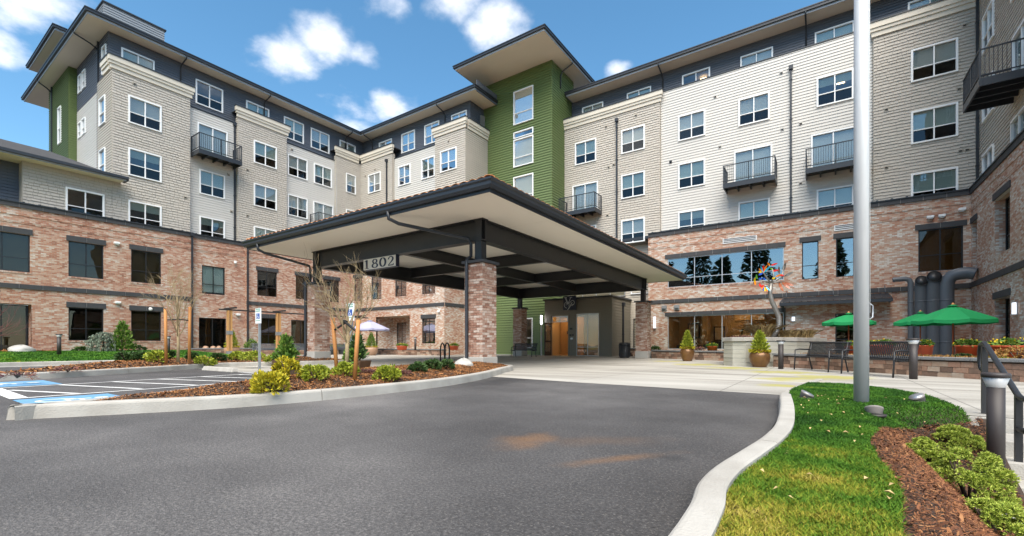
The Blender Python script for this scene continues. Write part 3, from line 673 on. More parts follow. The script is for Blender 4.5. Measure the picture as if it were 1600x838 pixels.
# recessed patio door at the far left
rc = MB(); P = fA.p
for q in ([P(2.7, .38, 0), P(2.7, 3.02, 0), P(2.7, 3.02, -.9), P(2.7, .38, -.9)], [P(5.66, .38, 0), P(5.66, 3.02, 0), P(5.66, 3.02, -.9), P(5.66, .38, -.9)],
          [P(2.7, 3.02, 0), P(5.66, 3.02, 0), P(5.66, 3.02, -.9), P(2.7, 3.02, -.9)], [P(2.7, .38, 0), P(5.66, .38, 0), P(5.66, .38, -.9), P(2.7, .38, -.9)]): rc.add(q, [(0, 1, 2, 3)])
rc.build('door_recess', 'brick_red', bw)
window(LW, fA, 2.75, 5.6, .4, 3.0, 'black', -.6, (1., 'curtain_tan'), rail=None, cols=3, name='patio_door')
flood(LW, fA, 9.3, 7.0); flood(LW, fA, 9.35, 3.35); camera_dome(LW, fA, 11.0, 3.1)
op = [(14.04, 15.54, 4.42, 6.42), (13.85, 15.62, .5, 2.72)]
b2 = brick_section(LW, fAs, 13.38, 16.95, .2, ZC, op, 'brick_red', None)
window(LW, fAs, *op[0], 'black', .0, (.95, 'blind'), rail=.34, glass='glass'); sill_course(b2, fAs, 14.0, 15.6, 4.42)
window(LW, fAs, *op[1], 'black', .0, None, rail=None, name='patio_door')
camera_dome(LW, fAs, 16.2, 6.9); flood(LW, fAs, 16.4, 3.0)
op = [(17.76, 19.3, 4.6, 6.55), (20.85, 22.3, 4.6, 6.55), (23.35, 24.93, 4.6, 6.55), (17.95, 19.4, .85, 2.9), (20.46, 22.2, .5, 2.85)]
MB().box(-36.2, 16.951, .2, -36.001, 17.0, ZC+.29).build('brick_return', 'brick_red', LW)
b3 = brick_section(LW, fA, 16.95, 26.2, .2, ZC, op, 'brick_red', BD)
for k, o in enumerate(op):
    window(LW, fA, *o, 'black', -.02, (1., 'curtain_tan') if k in (1, 3, 4) else None, rail=.36 if k < 4 else None)
    if k < 4: lintel(b3, fA, o[0]-.1, o[1]+.1, o[3]+.002); sill_course(b3, fA, o[0]-.05, o[1]+.05, o[2])
for fr, s in ((fA, 13.33), (fA, 17.0)): downspout(LW, fr, s, .3, ZC+.05, .07)

def F(*fl): return fl
def rows(s0, s1, fl, st='white'): return [(s0, s1, *FZ[f], st) for f in fl]
# taupe block A1 + annex
TZ = 17.96
clad_wall(LW, fT, 9.2, 13.41, 8.3, TZ, rows(9.98, 11.74, (3, 4, 5)), 'taupe_shingle', 'shingle', .17, 0, 3)
clad_wall(LW, fT, 5.38, 9.2, 8.3, 11.05, rows(7.09, 8.83, (3,)), 'taupe_shingle', 'shingle', .17, 0, 4)
cornice(LW, fT, 9.2, 13.41, 18.73, 0, True, True)
MB().box(-37.6, 9.2, 18.55, -36.42, 13.4, 18.6).build('ledge', 'roof_dark', LW)
fE = Fr('B', 9.2)
clad_wall(LW, fE, -39.3, -36.4, 10.4, TZ, [(-38.75, -37.55, *FZ[5], 'narrow'), (-38.75, -37.55, *FZ[4], 'narrow')], 'taupe_lap', 'lap', .17, 0, 5)
cornice(LW, fE, -37.9, -36.4-.22, 18.73, .0)
fE2 = Fr('B', 9.3)
clad_wall(LW, fE2, -44.5, -39.3, 10.4, 17.6, [(-44.0, -43.25, 15.5, 16.6, 'narrow'), (-43.0, -42.25, 15.5, 16.6, 'narrow')], 'white_siding', 'lap', .17, 0, 6)
clad_wall(LW, fE2, -44.5, -37.45, 17.62, 20.7, [(-44.0, -43.25, 18.7, 19.95, 'narrow'), (-43.0, -42.25, 18.7, 19.95, 'narrow'), (-38.6, -37.75, *FZ[6], 'narrow')], 'blue_siding', 'lap', .17, 0, 7)
MB().fbox(fE2, -39.4, -39.3, 10.4, 20.7, .03, .12).build('downspout', 'dark_metal', LW)
fG = Fr('B', 8.85)
clad_wall(LW, fG, -50, -44.5, 10, 22.6, [(-47.2, -46.3, 15.7, 18.4, 'narrow'), (-47.2, -46.3, 12.0, 14.5, 'narrow')], 'green_siding', 'lap', .17, 0, 8)
cladding(MB().fbox(Fr('A', -44.5), 8.87, 9.5, 10, 22.6, -.2, 0).build('wall', 'green_siding', LW), Fr('A', -44.5), 8.86, 9.3, 10, 22.6, [], 'green_siding', 'lap', .17, 0, .002)
MB().fbox(fG, -49.0, -48.9, 10, 20.6, .03, .12).build('downspout', 'dark_metal', LW)
# white sections
MB().fbox(fWh, 13.41, 16.55, 17.5, 17.56, -.8, .06).build('flashing', 'dark_metal', LW)
clad_wall(LW, fWh, 13.41, 16.55, 8.3, 17.5, rows(14.07, 15.75, (3, 4))+[(13.95, 15.93, 14.3, 16.62, 'door')], 'white_siding', 'lap', .175, 130, 9)
balcony(LW, fWh, 13.55, 16.35, 14.28)
clad_wall(LW, fT, 16.55, 20.31, 8.3, TZ, rows(17.67, 19.46, (3, 4, 5)), 'taupe_shingle', 'shingle', .17, 0, 10)
clad_wall(LW, Fr('B', 16.55), -36.7, -36.41, 8.3, TZ, [], 'taupe_shingle', 'lap', .17, 0, 11)
cornice(LW, fT, 16.55, 20.31, 18.73, 0, True, True)
MB().box(-37.6, 16.55, 18.55, -36.42, 20.3, 18.6).build('ledge', 'roof_dark', LW)
downspout(LW, fWh, 16.42, 8.6, 17.3, .0)
MB().fbox(fWh, 20.31, 24.95, 17.5, 17.56, -.8, .06).build('flashing', 'dark_metal', LW)
clad_wall(LW, fWh, 20.31, 24.95, 8.3, 17.5, rows(20.53, 22.29, (3, 4, 5))+rows(22.88, 24.63, (5,))+[(22.82, 24.76, 10.97, 13.33, 'door')], 'white_siding', 'lap', .175, 150, 12)
balcony(LW, fWh, 22.5, 25.4, 10.95)
clad_wall(LW, Fr('B', 24.95), -36.75, -36.41, 8.3, TZ, [], 'taupe_shingle', 'lap', .17, 0, 11)
clad_wall(LW, fT, 24.95, 27.5, 8.3, TZ, rows(25.9, 26.95, (3, 4, 5), 'narrow'), 'taupe_shingle', 'shingle', .17, 0, 13)
cornice(LW, fT, 24.95, 27.28, 18.73, 0, True, False)
MB().box(-37.6, 24.95, 18.55, -36.42, 28.7, 18.6).build('ledge', 'roof_dark', LW)
clad_wall(LW, fBl, 9.3, 28.6, 17.3, 20.7, [(a, b, *FZ[6], 'white') for a, b in ((9.91, 11.68), (14.12, 15.94), (17.6, 19.39), (20.62, 22.39), (23.04, 24.87), (25.94, 27.7))], 'blue_siding', 'lap', .16, 0, 14)
eave(LW, -54, 8.04, -36.4, 27.52, 20.7, 'SE')
eave(LW, -52, 8.0, -43.8, 22, 22.6, 'SE')
pt = MB().box(-42, 9.3, 21, -38.5, 12.6, 23.0).build('rooftop_parapet', 'light_blue_siding', LW)
cladding(pt, Fr('A', -38.5), 9.3, 12.6, 21, 22.95, [], 'light_blue_siding', 'lap', .16, 0, .002); cladding(pt, Fr('B', 9.3), -42, -38.5, 21, 22.95, [], 'light_blue_siding', 'lap', .16, 0, .002)
MB().box(-42.1, 9.22, 23.001, -38.42, 12.7, 23.09).build('parapet_cap', 'dark_metal', pt)
# eave drain pipes
for y in (13.2, 19.0, 26.6): eave_pipe(LW, [(-36.33, y, 20.8), (-36.45, y, 20.62), (-37.25, y, 20.45), (-37.38, y, 20.25), (-37.38, y, 18.7)])
for x in (-39.35, -48.95): eave_pipe(LW, [(x, 8.0, 20.8), (x, 8.1, 20.62), (x, 8.85 if x > -45 else 8.5, 20.4), (x, 9.2 if x > -45 else 8.75, 20.2)])
for s, z, fr in ((10.3, 17.5, fT), (13.1, 11.0, fT), (16.0, 13.5, fWh), (16.2, 10.8, fWh), (17.2, 14.2, fT), (17.2, 10.7, fT), (20.9, 17.1, fWh)): vent(LW, fr, s, z, .03)
# annex: blue recess and shingled roof
clad_wall(LW, Fr('A', -37.2), -3, 5.38, 8.3, 11.05, [], 'blue_siding', 'lap', .17, 0, 15)
window(LW, Fr('A', -37.2), 3.2, 4.95, 8.5, 10.9, 'black', .06, None, rail=None)
MB().box(-37.2, 5.36, 8.3, -36.4, 5.4, 11.05).build('corner_trim', 'taupe_lap', LW)
MB().add([(-35.5, -6, 11.0), (-35.5, 9.65, 11.0), (-38.6, 6.8, 12.5), (-39.2, -6, 12.75), (-38.5, 9.3, 11.0)], [(0, 1, 2, 3), (1, 4, 2)]).build('annex_roof', 'roof_dark', LW)
MB().box(-37.3, -6, 10.94, -35.55, 9.6, 10.985).build('soffit', 'soffit', LW)
g = MB(); g.box(-35.55, -6, 10.9, -35.5, 9.66, 11.05); g.build('fascia', 'fascia_pale', LW)
g = MB(); g.box(-35.498, -6, 10.98, -35.36, 9.75, 11.14); g.box(-36.2, 9.66, 10.93, -35.5, 9.78, 11.10); g.build('gutter', 'dark_metal', LW)

# ------------------------------------------------------------------ rear wing (faces -Y)
RW = thing('rear_wing', 'rear wing between the inner corner and the green tower, pale brick base', 'building', (-30, 27, 0))
fR = Fr('B', 26.2); fRT = Fr('B', 27.5); fRW = Fr('B', 27.75); fRB = Fr('B', 28.6)
op = [(-35.6, -34.4, 4.8, 6.9), (-33.17, -31.79, 4.8, 6.9), (-30.07, -28.66, 4.87, 6.9), (-26.86, -25.37, 4.87, 6.9), (-26.86, -25.37, .9, 2.92), (-32.5, -28.25, .4, 3.24)]
b4 = brick_section(RW, fR, -36, -24.4, .0, ZC, op, 'brick_pale', BD)
for k, o in enumerate(op[:5]):
    window(RW, fR, *o, 'black', -.02, (.4, 'blind_white') if k in (2, 4) else None, rail=.34)
    sill_course(b4, fR, o[0]-.05, o[1]+.05, o[2])
    if k in (0, 4): lintel(b4, fR, o[0]-.1, o[1]+.1, o[3]+.002)
# covered patio
rc = MB(); P = fR.p; D = -1.9; a, b, c, d = op[5]
for q in ([P(a, c, 0), P(a, d, 0), P(a, d, D), P(a, c, D)], [P(b, c, 0), P(b, d, 0), P(b, d, D), P(b, c, D)], [P(a, d, 0), P(b, d, 0), P(b, d, D), P(a, d, D)]): rc.add(q, [(0, 1, 2, 3)])
wall_holes(rc, fR, a, b, c, d, [(-32.0, -30.75, .45, 2.8), (-29.5, -28.4, .8, 2.8)], D, .15)
rc.build('patio_recess', 'brick_pale', b4)
window(RW, fR, -32.0, -30.75, .45, 2.8, 'black', D, None, rail=None, name='patio_door'); window(RW, fR, -29.5, -28.4, .8, 2.8, 'black', D, None, rail=.3, cols=1)
fRs = Fr('A', -24.4)
mb = MB(); mb.fquad(fRs, 26.2, 30.4, 0, ZC, 0); sw = mb.build('brick_wall', 'brick_pale', RW); stones_row(sw, fRs, 26.26, 30.4, BD, BD+.25, 0, .06); stones_row(sw, fRs, 26.27, 30.4, ZC, ZC+.24, 0, .07, 'cap_stone')
MB().box(-36, 26.3, ZC+.2, -24.45, 30, ZC+.235).build('ledge', 'roof_dark', RW)
camera_dome(RW, fR, -24.9, 3.4)
clad_wall(RW, fRT, -36.4, -31.9, 8.4, TZ, rows(-35.18, -33.42, (3, 4, 5)), 'taupe_shingle', 'shingle', .17, 0, 16)
clad_wall(RW, Fr('A', -31.9), 27.52, 27.78, 8.4, TZ, [], 'taupe_lap', 'lap', .17, 0, 11)
cornice(RW, fRT, -36.17, -31.9, 18.73, 0, False, True)
MB().box(-36.4, 27.52, 18.55, -31.9, 28.7, 18.6).build('ledge', 'roof_dark', RW)
MB().fbox(fRW, -31.9, -26.63, 17.5, 17.56, -.8, .06).build('flashing', 'dark_metal', RW)
clad_wall(RW, fRW, -31.9, -26.63, 8.4, 17.5, rows(-31.34, -29.79, (3, 4, 5))+rows(-28.45, -26.87, (3, 4, 5)), 'white_siding', 'lap', .175, 200, 17)
clad_wall(RW, fRT, -26.63, -23.37, 8.4, TZ, rows(-26.01, -24.24, (3, 4, 5)), 'taupe_shingle', 'shingle', .17, 0, 18)
cornice(RW, fRT, -26.63, -23.37, 18.73, 0, True, True); cornice(RW, Fr('A', -23.37), 27.5+.23, 30.4, 18.73, 0)
clad_wall(RW, Fr('A', -23.37), 27.5, 30.4, 8.4, TZ, [], 'taupe_lap', 'lap', .17, 0, 19)
MB().box(-26.6, 27.52, 18.55, -23.4, 30.3, 18.6).build('ledge', 'roof_dark', RW)
clad_wall(RW, fRB, -37.45, -23.8, 17.3, 20.7, [(a, b, *FZ[6], 'white') for a, b in ((-34.98, -33.18), (-31.87, -30.13), (-28.93, -27.17), (-25.78, -24.1))], 'blue_siding', 'lap', .16, 0, 20)
clad_wall(RW, Fr('A', -23.8), 28.6, 30.4, 17.3, 20.7, [], 'blue_siding', 'lap', .16, 0, 21)
eave(RW, -36.38, 27.5, -22.4, 40, 20.7, 'SE')
MB().box(-39, 27.495, 20.703, -36.36, 31, 20.745).build('soffit', 'soffit', RW); MB().box(-40, 27.6, 20.9, -36.3, 31, 20.98).build('roof', 'roof_dark', RW)
MB().box(-22.43, 27.7, 20.62, -22.38, 30.4, 21.5).build('gable_fascia', 'blue_siding', RW)
for x in (-35.9, -26.5): eave_pipe(RW, [(x, 27.43, 20.8), (x, 27.55, 20.62), (x, 28.3, 20.45), (x, 28.5, 20.2), (x, 28.5, 18.7)])
downspout(RW, fRT, -32.55, 8.6, 17.3, .03)
for s, z, fr in ((-35.6, 16.7, fRT), (-34.2, 17.0, fRT), (-34.2, 13.6, fRT), (-25.1, 17.3, fRT), (-24.3, 13.8, fRT)): vent(RW, fr, s, z, .03)

# ------------------------------------------------------------------ green stair tower
GT = thing('green_stair_tower', 'tall green lap sided stair tower with a broad overhanging flat roof', 'tower', (-20, 30.4, 0))
fGT = Fr('B', 30.4); fGS = Fr('A', -17.2)
clad_wall(GT, fGT, -24.4, -17.2, .02, 22.6, [(-20.71, -18.82, 18.49, 21.18, 'tower'), (-20.71, -18.82, 17.38, 17.9, 'slot'), (-20.71, -18.82, 15.08, 17.3, 'tower'), (-20.71, -18.82, 11.9, 14.3, 'tower'), (-20.71, -18.82, 5.3, 7.6, 'tower'), (-20.3, -18.88, .54, 2.92, 'tower')], 'green_siding', 'lap', .20, 270, 22)
MB().fbox(fGT, -17.5, -17.2, .02, 22.6, -.4, -.001).build('corner_core', 'green_siding', GT)
clad_wall(GT, fGS, 30.4, 34, .02, 22.6, [], 'green_siding', 'lap', .20, 0, 23)
MB().fbox(fGS, 30.38, 30.43, .02, 22.58, -.02, .03).build('corner_trim', 'green_siding', GT)
eave(GT, -24.2, 27.2, -16.0, 36, 22.6, 'SEW')
eave_pipe(GT, [(-15.95, 31.6, 22.7), (-16.1, 31.6, 22.5), (-16.9, 31.6, 22.2), (-17.08, 31.6, 21.9), (-17.08, 31.6, 20.9)])
for z in (19.9, 16.2, 13.3):     # stair hall ceiling lamps seen through the glass
    MB().lathe([(.01, .0), (.16, .02), (.18, .08), (.02, .1)], -19.6, 31.4, z, 10).build('ceiling_lamp', 'lamp_warm', GT)

# ------------------------------------------------------------------ right wing (faces -Y)
RG = thing('right_wing', 'long right wing, pale brick base with white siding storeys and balconies', 'building', (-2, 32, 0))
fB = Fr('B', 32.1); fBT = Fr('B', 32.4); fBW = Fr('B', 32.6); fBB = Fr('B', 33.7)
ZB = 8.4; BB = 3.68
op = [(-8.98, -2.04, 4.75, 6.75), (-1.12, -.3, 4.68, 6.9), (.53, 1.38, 4.68, 6.9), (4.09, 5.81, 4.66, 6.87), (-8.98, -2.04, .5, 2.78), (.5, 1.5, .3, 2.6)]
b5 = brick_section(RG, fB, -10.32, 6.1, 0, ZB, op, 'brick_pale', BB)
window(RG, fB, *op[0], 'alu', .0, None, cols=4, rail=.30, glass='glass_mirror', roomdepth=4.); lintel(b5, fB, -9.15, -1.95, 6.753, .28); sill_course(b5, fB, -9, -2, 4.75)
for k in (1, 2): window(RG, fB, *op[k], 'black', .0, None, cols=1, rail=.36, glass='glass_mirror'); lintel(b5, fB, op[k][0]-.13, op[k][1]+.13, 6.903, .28); sill_course(b5, fB, op[k][0]-.04, op[k][1]+.04, 4.68)
window(RG, fB, *op[3], 'black', .0, (1., 'curtain_orange'), rail=.38, room='room_warm', glass='glass_dark'); lintel(b5, fB, 3.95, 5.95, 6.873, .28); sill_course(b5, fB, 4.05, 5.85, 4.66)
wl = window(RG, fB, *op[4], 'alu', .0, None, cols=4, rail=None, glass='glass_clear', room=None); lintel(b5, fB, -9.15, -1.95, 2.783, .25)
window(RG, fB, *op[5], 'black', .0, None, cols=1, rail=.35, room='room_warm', name='door')
# lounge behind the ground floor glass
rm = MB(); x0, x1, y0, y1, z0, z1 = -9.6, -1.4, 32.27, 37.5, .2, 3.1
rm.add([(x0, y1, z0), (x1, y1, z0), (x1, y1, z1), (x0, y1, z1)], [(0, 1, 2, 3)]); rm.add([(x0, y0, z0), (x0, y1, z0), (x0, y1, z1), (x0, y0, z1)], [(0, 1, 2, 3)])
rm.add([(x1, y0, z0), (x1, y1, z0), (x1, y1, z1), (x1, y0, z1)], [(0, 1, 2, 3)]); rm.add([(x0, y0, z0), (x1, y0, z0), (x1, y1, z0), (x0, y1, z0)], [(0, 1, 2, 3)])
rm.cur = 1; rm.add([(x0, y0, z1), (x1, y0, z1), (x1, y1, z1), (x0, y1, z1)], [(0, 1, 2, 3)])
rm.cur = 0; rm.box(-7.6, 36.2, .2, -7.2, 37.4, 3.0); rm.box(-5.2, 35.2, 2.5, -3.4, 36.2, 3.0)
rm.build('lounge_room', ['room_tan', 'room_warm'], wl)
for a, b, c, d in ((-8.9, -8.0, 1.3, 2.5), (-5.1, -3.9, .95, 1.95), (-3.0, -2.2, .95, 1.95), (-7.0, -6.2, 1.1, 2.2)):
    mb = MB(); mb.box(a, 37.38, c, b, 37.45, d); mb.cur = 1; mb.box(a+.1, 37.36, c+.1, b-.1, 37.379, d-.1); mb.build('picture_frame', ['dark_furniture', 'picture'], wl)
for x, w_ in ((-8.3, 1.2), (-6.4, 1.3), (-5.2, 1.2), (-3.6, 1.1)):
    mb = MB(); mb.box(x-w_/2, 34.6, .2, x+w_/2, 35.4, .62); mb.box(x-w_/2, 35.2, .621, x+w_/2, 35.42, 1.05); mb.box(x-w_/2-.15, 34.6, .2, x-w_/2-.001, 35.41, .8); mb.box(x+w_/2+.001, 34.6, .2, x+w_/2+.15, 35.41, .8)
    bevel(mb.build('armchair', 'dark_furniture', wl), .04)
for x, y in ((-7.9, 34.2), (-6.0, 34.6), (-4.6, 34.4), (-3.0, 34.2), (-5.4, 36.4)):
    MB().box(x-.35, y-.12, 3.03, x+.35, y+.12, 3.08).build('ceiling_lamp', 'lamp_warm', wl)
# vents, louvres, lamps on the brick
for a, b in ((-5.45, -3.5), (.45, 1.6)):
    mb = MB(); mb.fbox(fB, a, b, 7.34, 7.66, .0, .035); mb.cur = 1
    for z in (7.40, 7.5, 7.59): mb.fbox(fB, a+.05, b-.05, z, z+.04, .036, .05)
    mb.build('louvre', ['white_vinyl', 'band_stone'], RG)
for x in (-9.2, -8.35):
    mb = MB(); mb.fbox(fB, x-.17, x+.17, 3.18, 3.52, 0, .08); mb.cur = 1; mb.lathe([(.13, 0), (.13, .02), (.05, .02)], x, 32.0, 3.3, 10); mb.build('exhaust_vent', ['galv', 'pipe_grey'], RG)
wall_lamp(RG, fB, -9.85, 1.95, .85)
for x in (4.55, 5.0): flood(RG, fB, x, 7.42)
flood(RG, fB, 5.75, 7.62); wall_lamp(RG, fB, -1.55, 2.2, .3)
# awning over the garden door
aw = MB(); aw.add([fB.p(-2.1, 3.62, .05), fB.p(2.85, 3.62, .05), fB.p(2.95, 3.28, 1.15), fB.p(-2.2, 3.28, 1.15)], [(0, 1, 2, 3)]); aw.fbox(fB, -2.2, 2.95, 3.08, 3.26, 1.0, 1.16); aw.fbox(fB, -2.2, -2.12, 3.1, 3.3, .03, 1.0); aw.fbox(fB, 2.87, 2.95, 3.1, 3.3, .03, 1.0)
for x in np.arange(-2.0, 2.9, .3): aw.bar(fB.p(x, 3.64, .05), fB.p(x, 3.30, 1.15), .03, .05)
aw = aw.build('awning', 'dark_metal', RG)
for x in (-1.9, .4, 2.7): MB().tube([fB.p(x, 4.05, .02), fB.p(x, 3.62, .45)], .02, 6).build('tie_rod', 'pipe_grey', aw)
MB().tube([fB.p(-2.05, 3.1, .9), fB.p(-2.0, 2.8, .1), fB.p(-2.0, .6, .1)], .05, 6).build('downspout', 'dark_metal', RG)
# upper storeys
clad_wall(RG, fBT, -17.17, -9.6, 8.45, TZ, rows(-16.21, -14.41, (5,))+rows(-12.42, -10.65, (3, 4, 5))+rows(-15.87, -14.41, (3,))+[(-16.43, -14.26, 10.98, 13.33, 'door')], 'taupe_shingle', 'shingle', .17, 0, 24)
clad_wall(RG, Fr('A', -9.6), 32.4, 32.6, 8.45, TZ, [], 'taupe_lap', 'lap', .17, 0, 25)
cornice(RG, fBT, -17.17, -9.6, 18.73, 0, False, True)
MB().box(-17.1, 32.42, 18.55, -9.62, 33.8, 18.6).build('ledge', 'roof_dark', RG)
balcony(RG, fBT, -16.95, -13.95, 10.97)
downspout(RG, fBT, -12.75, 8.75, 17.4, .03)
w2 = rows(-8.38, -6.62, (3, 4, 5))+rows(-4.6, -2.83, (3, 5))+rows(-.4, 1.37, (3, 5))+[(-4.86, -2.69, 10.98, 13.33, 'door'), (-.68, 1.5, 10.98, 13.33, 'door')]
clad_wall(RG, fBW, -9.6, 2.25, 8.7, 18.68, w2, 'white_siding', 'lap', .18, 300, 26)
MB().fbox(fBW, -9.6, 2.25, 18.68, 18.74, -1.1, .06).build('flashing', 'dark_metal', RG)
balcony(RG, fBW, -5.3, -2.42, 10.97); balcony(RG, fBW, -.92, 1.95, 10.97)
downspout(RG, fBW, -1.7, 8.75, 17.6, .03)
clad_wall(RG, fBT, 2.25, 6.4, 8.55, TZ, rows(3.82, 5.67, (3, 4, 5)), 'taupe_shingle', 'shingle', .17, 300, 27)
clad_wall(RG, Fr('C', 2.25), 32.4, 32.6, 8.55, TZ, [], 'taupe_lap', 'lap', .17, 0, 28)
cornice(RG, fBT, 2.25, 6.4, 18.73, 0, True, False)
MB().box(2.3, 32.42, 18.55, 6.4, 33.8, 18.6).build('ledge', 'roof_dark', RG)
clad_wall(RG, fBB, -17.2, 7.5, 18.0, 20.7, [(a, b, *FZ[6], 'white') for a, b in ((-16.22, -14.39), (-12.46, -10.6), (-8.39, -6.52), (-4.64, -2.74), (-.51, 1.45), (3.84, 5.7))], 'blue_siding', 'lap', .16, 0, 29)
eave(RG, -17.1, 32.5, 8.5, 48, 20.7, 'SW')
for x in (-9.75, -.95): eave_pipe(RG, [(x, 32.43, 20.8), (x, 32.55, 20.62), (x, 33.4, 20.45), (x, 33.62, 20.2), (x, 33.62, 18.8)])
for s, z, fr, m_ in ((-13.6, 17.3, fBT, 'taupe_lap'), (-11.3, 17.5, fBT, 'taupe_lap'), (-13.4, 14.2, fBT, 'taupe_lap'), (-13.0, 14.3, fBT, 'taupe_lap'), (-13.5, 10.6, fBT, 'taupe_lap'), (-6.0, 17.3, fBW, 'white_siding'), (-2.2, 17.6, fBW, 'white_siding'), (-2.15, 14.1, fBW, 'white_siding'), (-1.2, 14.2, fBW, 'white_siding'),
                     (-5.7, 13.9, fBW, 'white_siding'), (-8.9, 13.6, fBW, 'steel_black'), (-1.2, 10.6, fBW, 'white_siding'), (2.8, 13.8, fBT, 'taupe_lap'), (2.8, 10.6, fBT, 'taupe_lap'), (5.9, 17.2, fBT, 'taupe_lap'), (5.7, 14.0, fBT, 'taupe_lap'), (5.75, 10.8, fBT, 'taupe_lap'), (6.0, 10.8, fBT, 'taupe_lap')): vent(RG, fr, s, z, .03, m_)
# recessed entry wall behind the vestibule
fQ = Fr('B', 33.0)
clad_wall(RG, fQ, -17.2, -10.3, 0, 8.45, [], 'beige_siding', 'lap', .18, 0, 30)
MB().box(-10.34, 32.12, 0, -10.3, 33.0, 8.4).build('brick_return', 'brick_pale', RG)
MB().fbox(Fr('B', 32.4), -17.2, -10.3, 8.40, 8.6, -.6, .08).build('flashing', 'dark_metal', RG)
ww = window(RG, fQ, -17.0, -12.3, 4.45, 5.6, 'alu', .2, None, cols=4, rail=None, glass='glass_clear', room='room_tan'); MB().box(-16.5, 34.0, 5.4, -13, 34.3, 5.45).build('ceiling_lamp', 'lamp_warm', ww)
ww = window(RG, fQ, -11.9, -10.4, 4.55, 5.5, 'white', .05, None, rail=None, glass='glass_clear', room='room_tan'); MB().box(-11.6, 34.0, 5.3, -10.6, 34.3, 5.35).build('ceiling_lamp', 'lamp_warm', ww)
ww = window(RG, fQ, -11.7, -10.6, .03, 2.75, 'black', .12, None, cols=1, rail=None, glass='glass_clear', room='room_warm', name='door'); MB().box(-11.5, 34.2, 2.3, -10.8, 34.4, 2.4).build('ceiling_lamp', 'lamp_warm', ww)

# ------------------------------------------------------------------ side wing at the far right (faces -X)
SW = thing('side_wing', 'side wing at the right edge, pale brick below and beige shingles above', 'building', (6.2, 28, 0))
fC = Fr('C', 6.1); fCT = Fr('C', 6.4)
op = [(26.26, 28.26, 4.66, 7.08), (31.05, 31.95, 4.66, 6.9), (26.26, 28.26, .6, 2.78)]
b6 = brick_section(SW, fC, 16, 32.1, 0, ZB, op, 'brick_pale', BB, reveal=.42)
for k, o in enumerate(op): window(SW, fC, *o, 'black', -.28, None, rail=.34, cols=2 if k != 1 else 1); lintel(b6, fC, o[0]-.12, o[1]+.12, o[3]+.003, .28)
wall_lamp(SW, fC, 29.9, 1.75, .34); wall_lamp(SW, fC, 25.38, 1.95, .5)
clad_wall(SW, fCT, 18, 32.4, 8.55, 20.5, rows(29.55, 31.27, (3, 4, 5))+rows(25.4, 27.16, (3, 5))+[(24.9, 27.0, 11.0, 13.33, 'door')], 'taupe_shingle', 'shingle', .17, 300, 31)
balcony(SW, fCT, 24.5, 27.0, 11.0, dep=1.5)
downspout(SW, fCT, 32.0, 8.75, 20.2, .03)
eave(SW, 5.3, 12, 18, 32.4, 20.72, 'W')

# ------------------------------------------------------------------ entrance canopy
CX0, CX1, CY0, CY1, CS = -19.9, -7.16, 9.4, 29.2, 4.80
COLX = (-18.0, -9.05); COLY = (11.4, 27.2)
CN = thing('entrance_canopy', 'large drive-through entrance canopy, dark steel beams on four brick columns', 'canopy', (-13.5, 19, 0))
# soffit panels, each with its joint
nx, ny = 4, 6
for i in range(nx):
    for j in range(ny):
        a = CX0+.05+(CX1-CX0-.1)*i/nx; b = CX0+.05+(CX1-CX0-.1)*(i+1)/nx; c = CY0+.05+(CY1-CY0-.1)*j/ny; d = CY0+.05+(CY1-CY0-.1)*(j+1)/ny
        MB().box(a+.006, c+.006, CS, b-.006, d-.006, CS+.03).build('soffit_panel', 'canopy_soffit', CN)
MB().box(CX0+.06, CY0+.06, CS+.035, CX1-.06, CY1-.06, CS+.06).build('soffit_backing', 'soffit', CN)
f = MB(); f.box(CX0, CY0, CS-.02, CX1, CY0+.04, CS+.26); f.box(CX1-.04, CY0+.042, CS-.02, CX1, CY1, CS+.26); f.box(CX0, CY0+.042, CS-.02, CX0+.04, CY1, CS+.26); f.box(CX0+.042, CY1-.04, CS-.02, CX1-.042, CY1, CS+.26)
f.build('fascia', 'dark_metal', CN)
g = MB()
def gutter_run(mb, p, q, out):
    prof = [(.0, .06), (.07, .06), (.11, .14), (.11, .22), (.15, .26), (.15, .31), (.12, .31), (.0, .30)]
    vs = []
    for base, sg in ((p, -1), (q, 1)):
        for o_, z in prof:
            m_ = (Vector(q)-Vector(p)).normalized()*o_*sg
            vs.append((base[0]+out[0]*o_+m_.x, base[1]+out[1]*o_+m_.y, CS+z))
    n = len(prof); mb.add(vs, [(i, (i+1) % n, n+(i+1) % n, n+i) for i in range(n)]+[tuple(range(n)), tuple(range(n, 2*n))])
gutter_run(g, (CX0, CY0-.001, 0), (CX1, CY0-.001, 0), (0, -1)); gutter_run(g, (CX1+.001, CY0, 0), (CX1+.001, CY1, 0), (1, 0)); gutter_run(g, (CX0-.001, CY0, 0), (CX0-.001, CY1, 0), (-1, 0))
g.build('gutter', 'dark_metal', CN)
# steel frame
def ibeam(mb, a, b, z0, z1, w=.30):
    a = Vector(a); b = Vector(b); t = .035
    for z, ww, h in ((z1-t/2, w, t), (z0+t/2, w, t), ((z0+z1)/2, .03, z1-z0-2*t)): mb.bar((a.x, a.y, z), (b.x, b.y, z), ww, h)
BZ0, BZ1 = 4.10, CS-.004
for y in COLY: mb = MB(); ibeam(mb, (COLX[0]-.2, y), (COLX[1]+.2, y), BZ0, BZ1); mb.build('beam', 'steel_black', CN)
for x in COLX: mb = MB(); ibeam(mb, (x, COLY[0]+.16), (x, COLY[1]-.16), BZ0+.002, BZ1-.002); mb.build('beam', 'steel_black', CN)
xm = (COLX[0]+COLX[1])/2
for y in (16.67, 21.93): mb = MB(); ibeam(mb, (COLX[0]+.16, y), (COLX[1]-.16, y), BZ0+.2, BZ1-.006, .22); mb.build('beam', 'steel_black', CN)
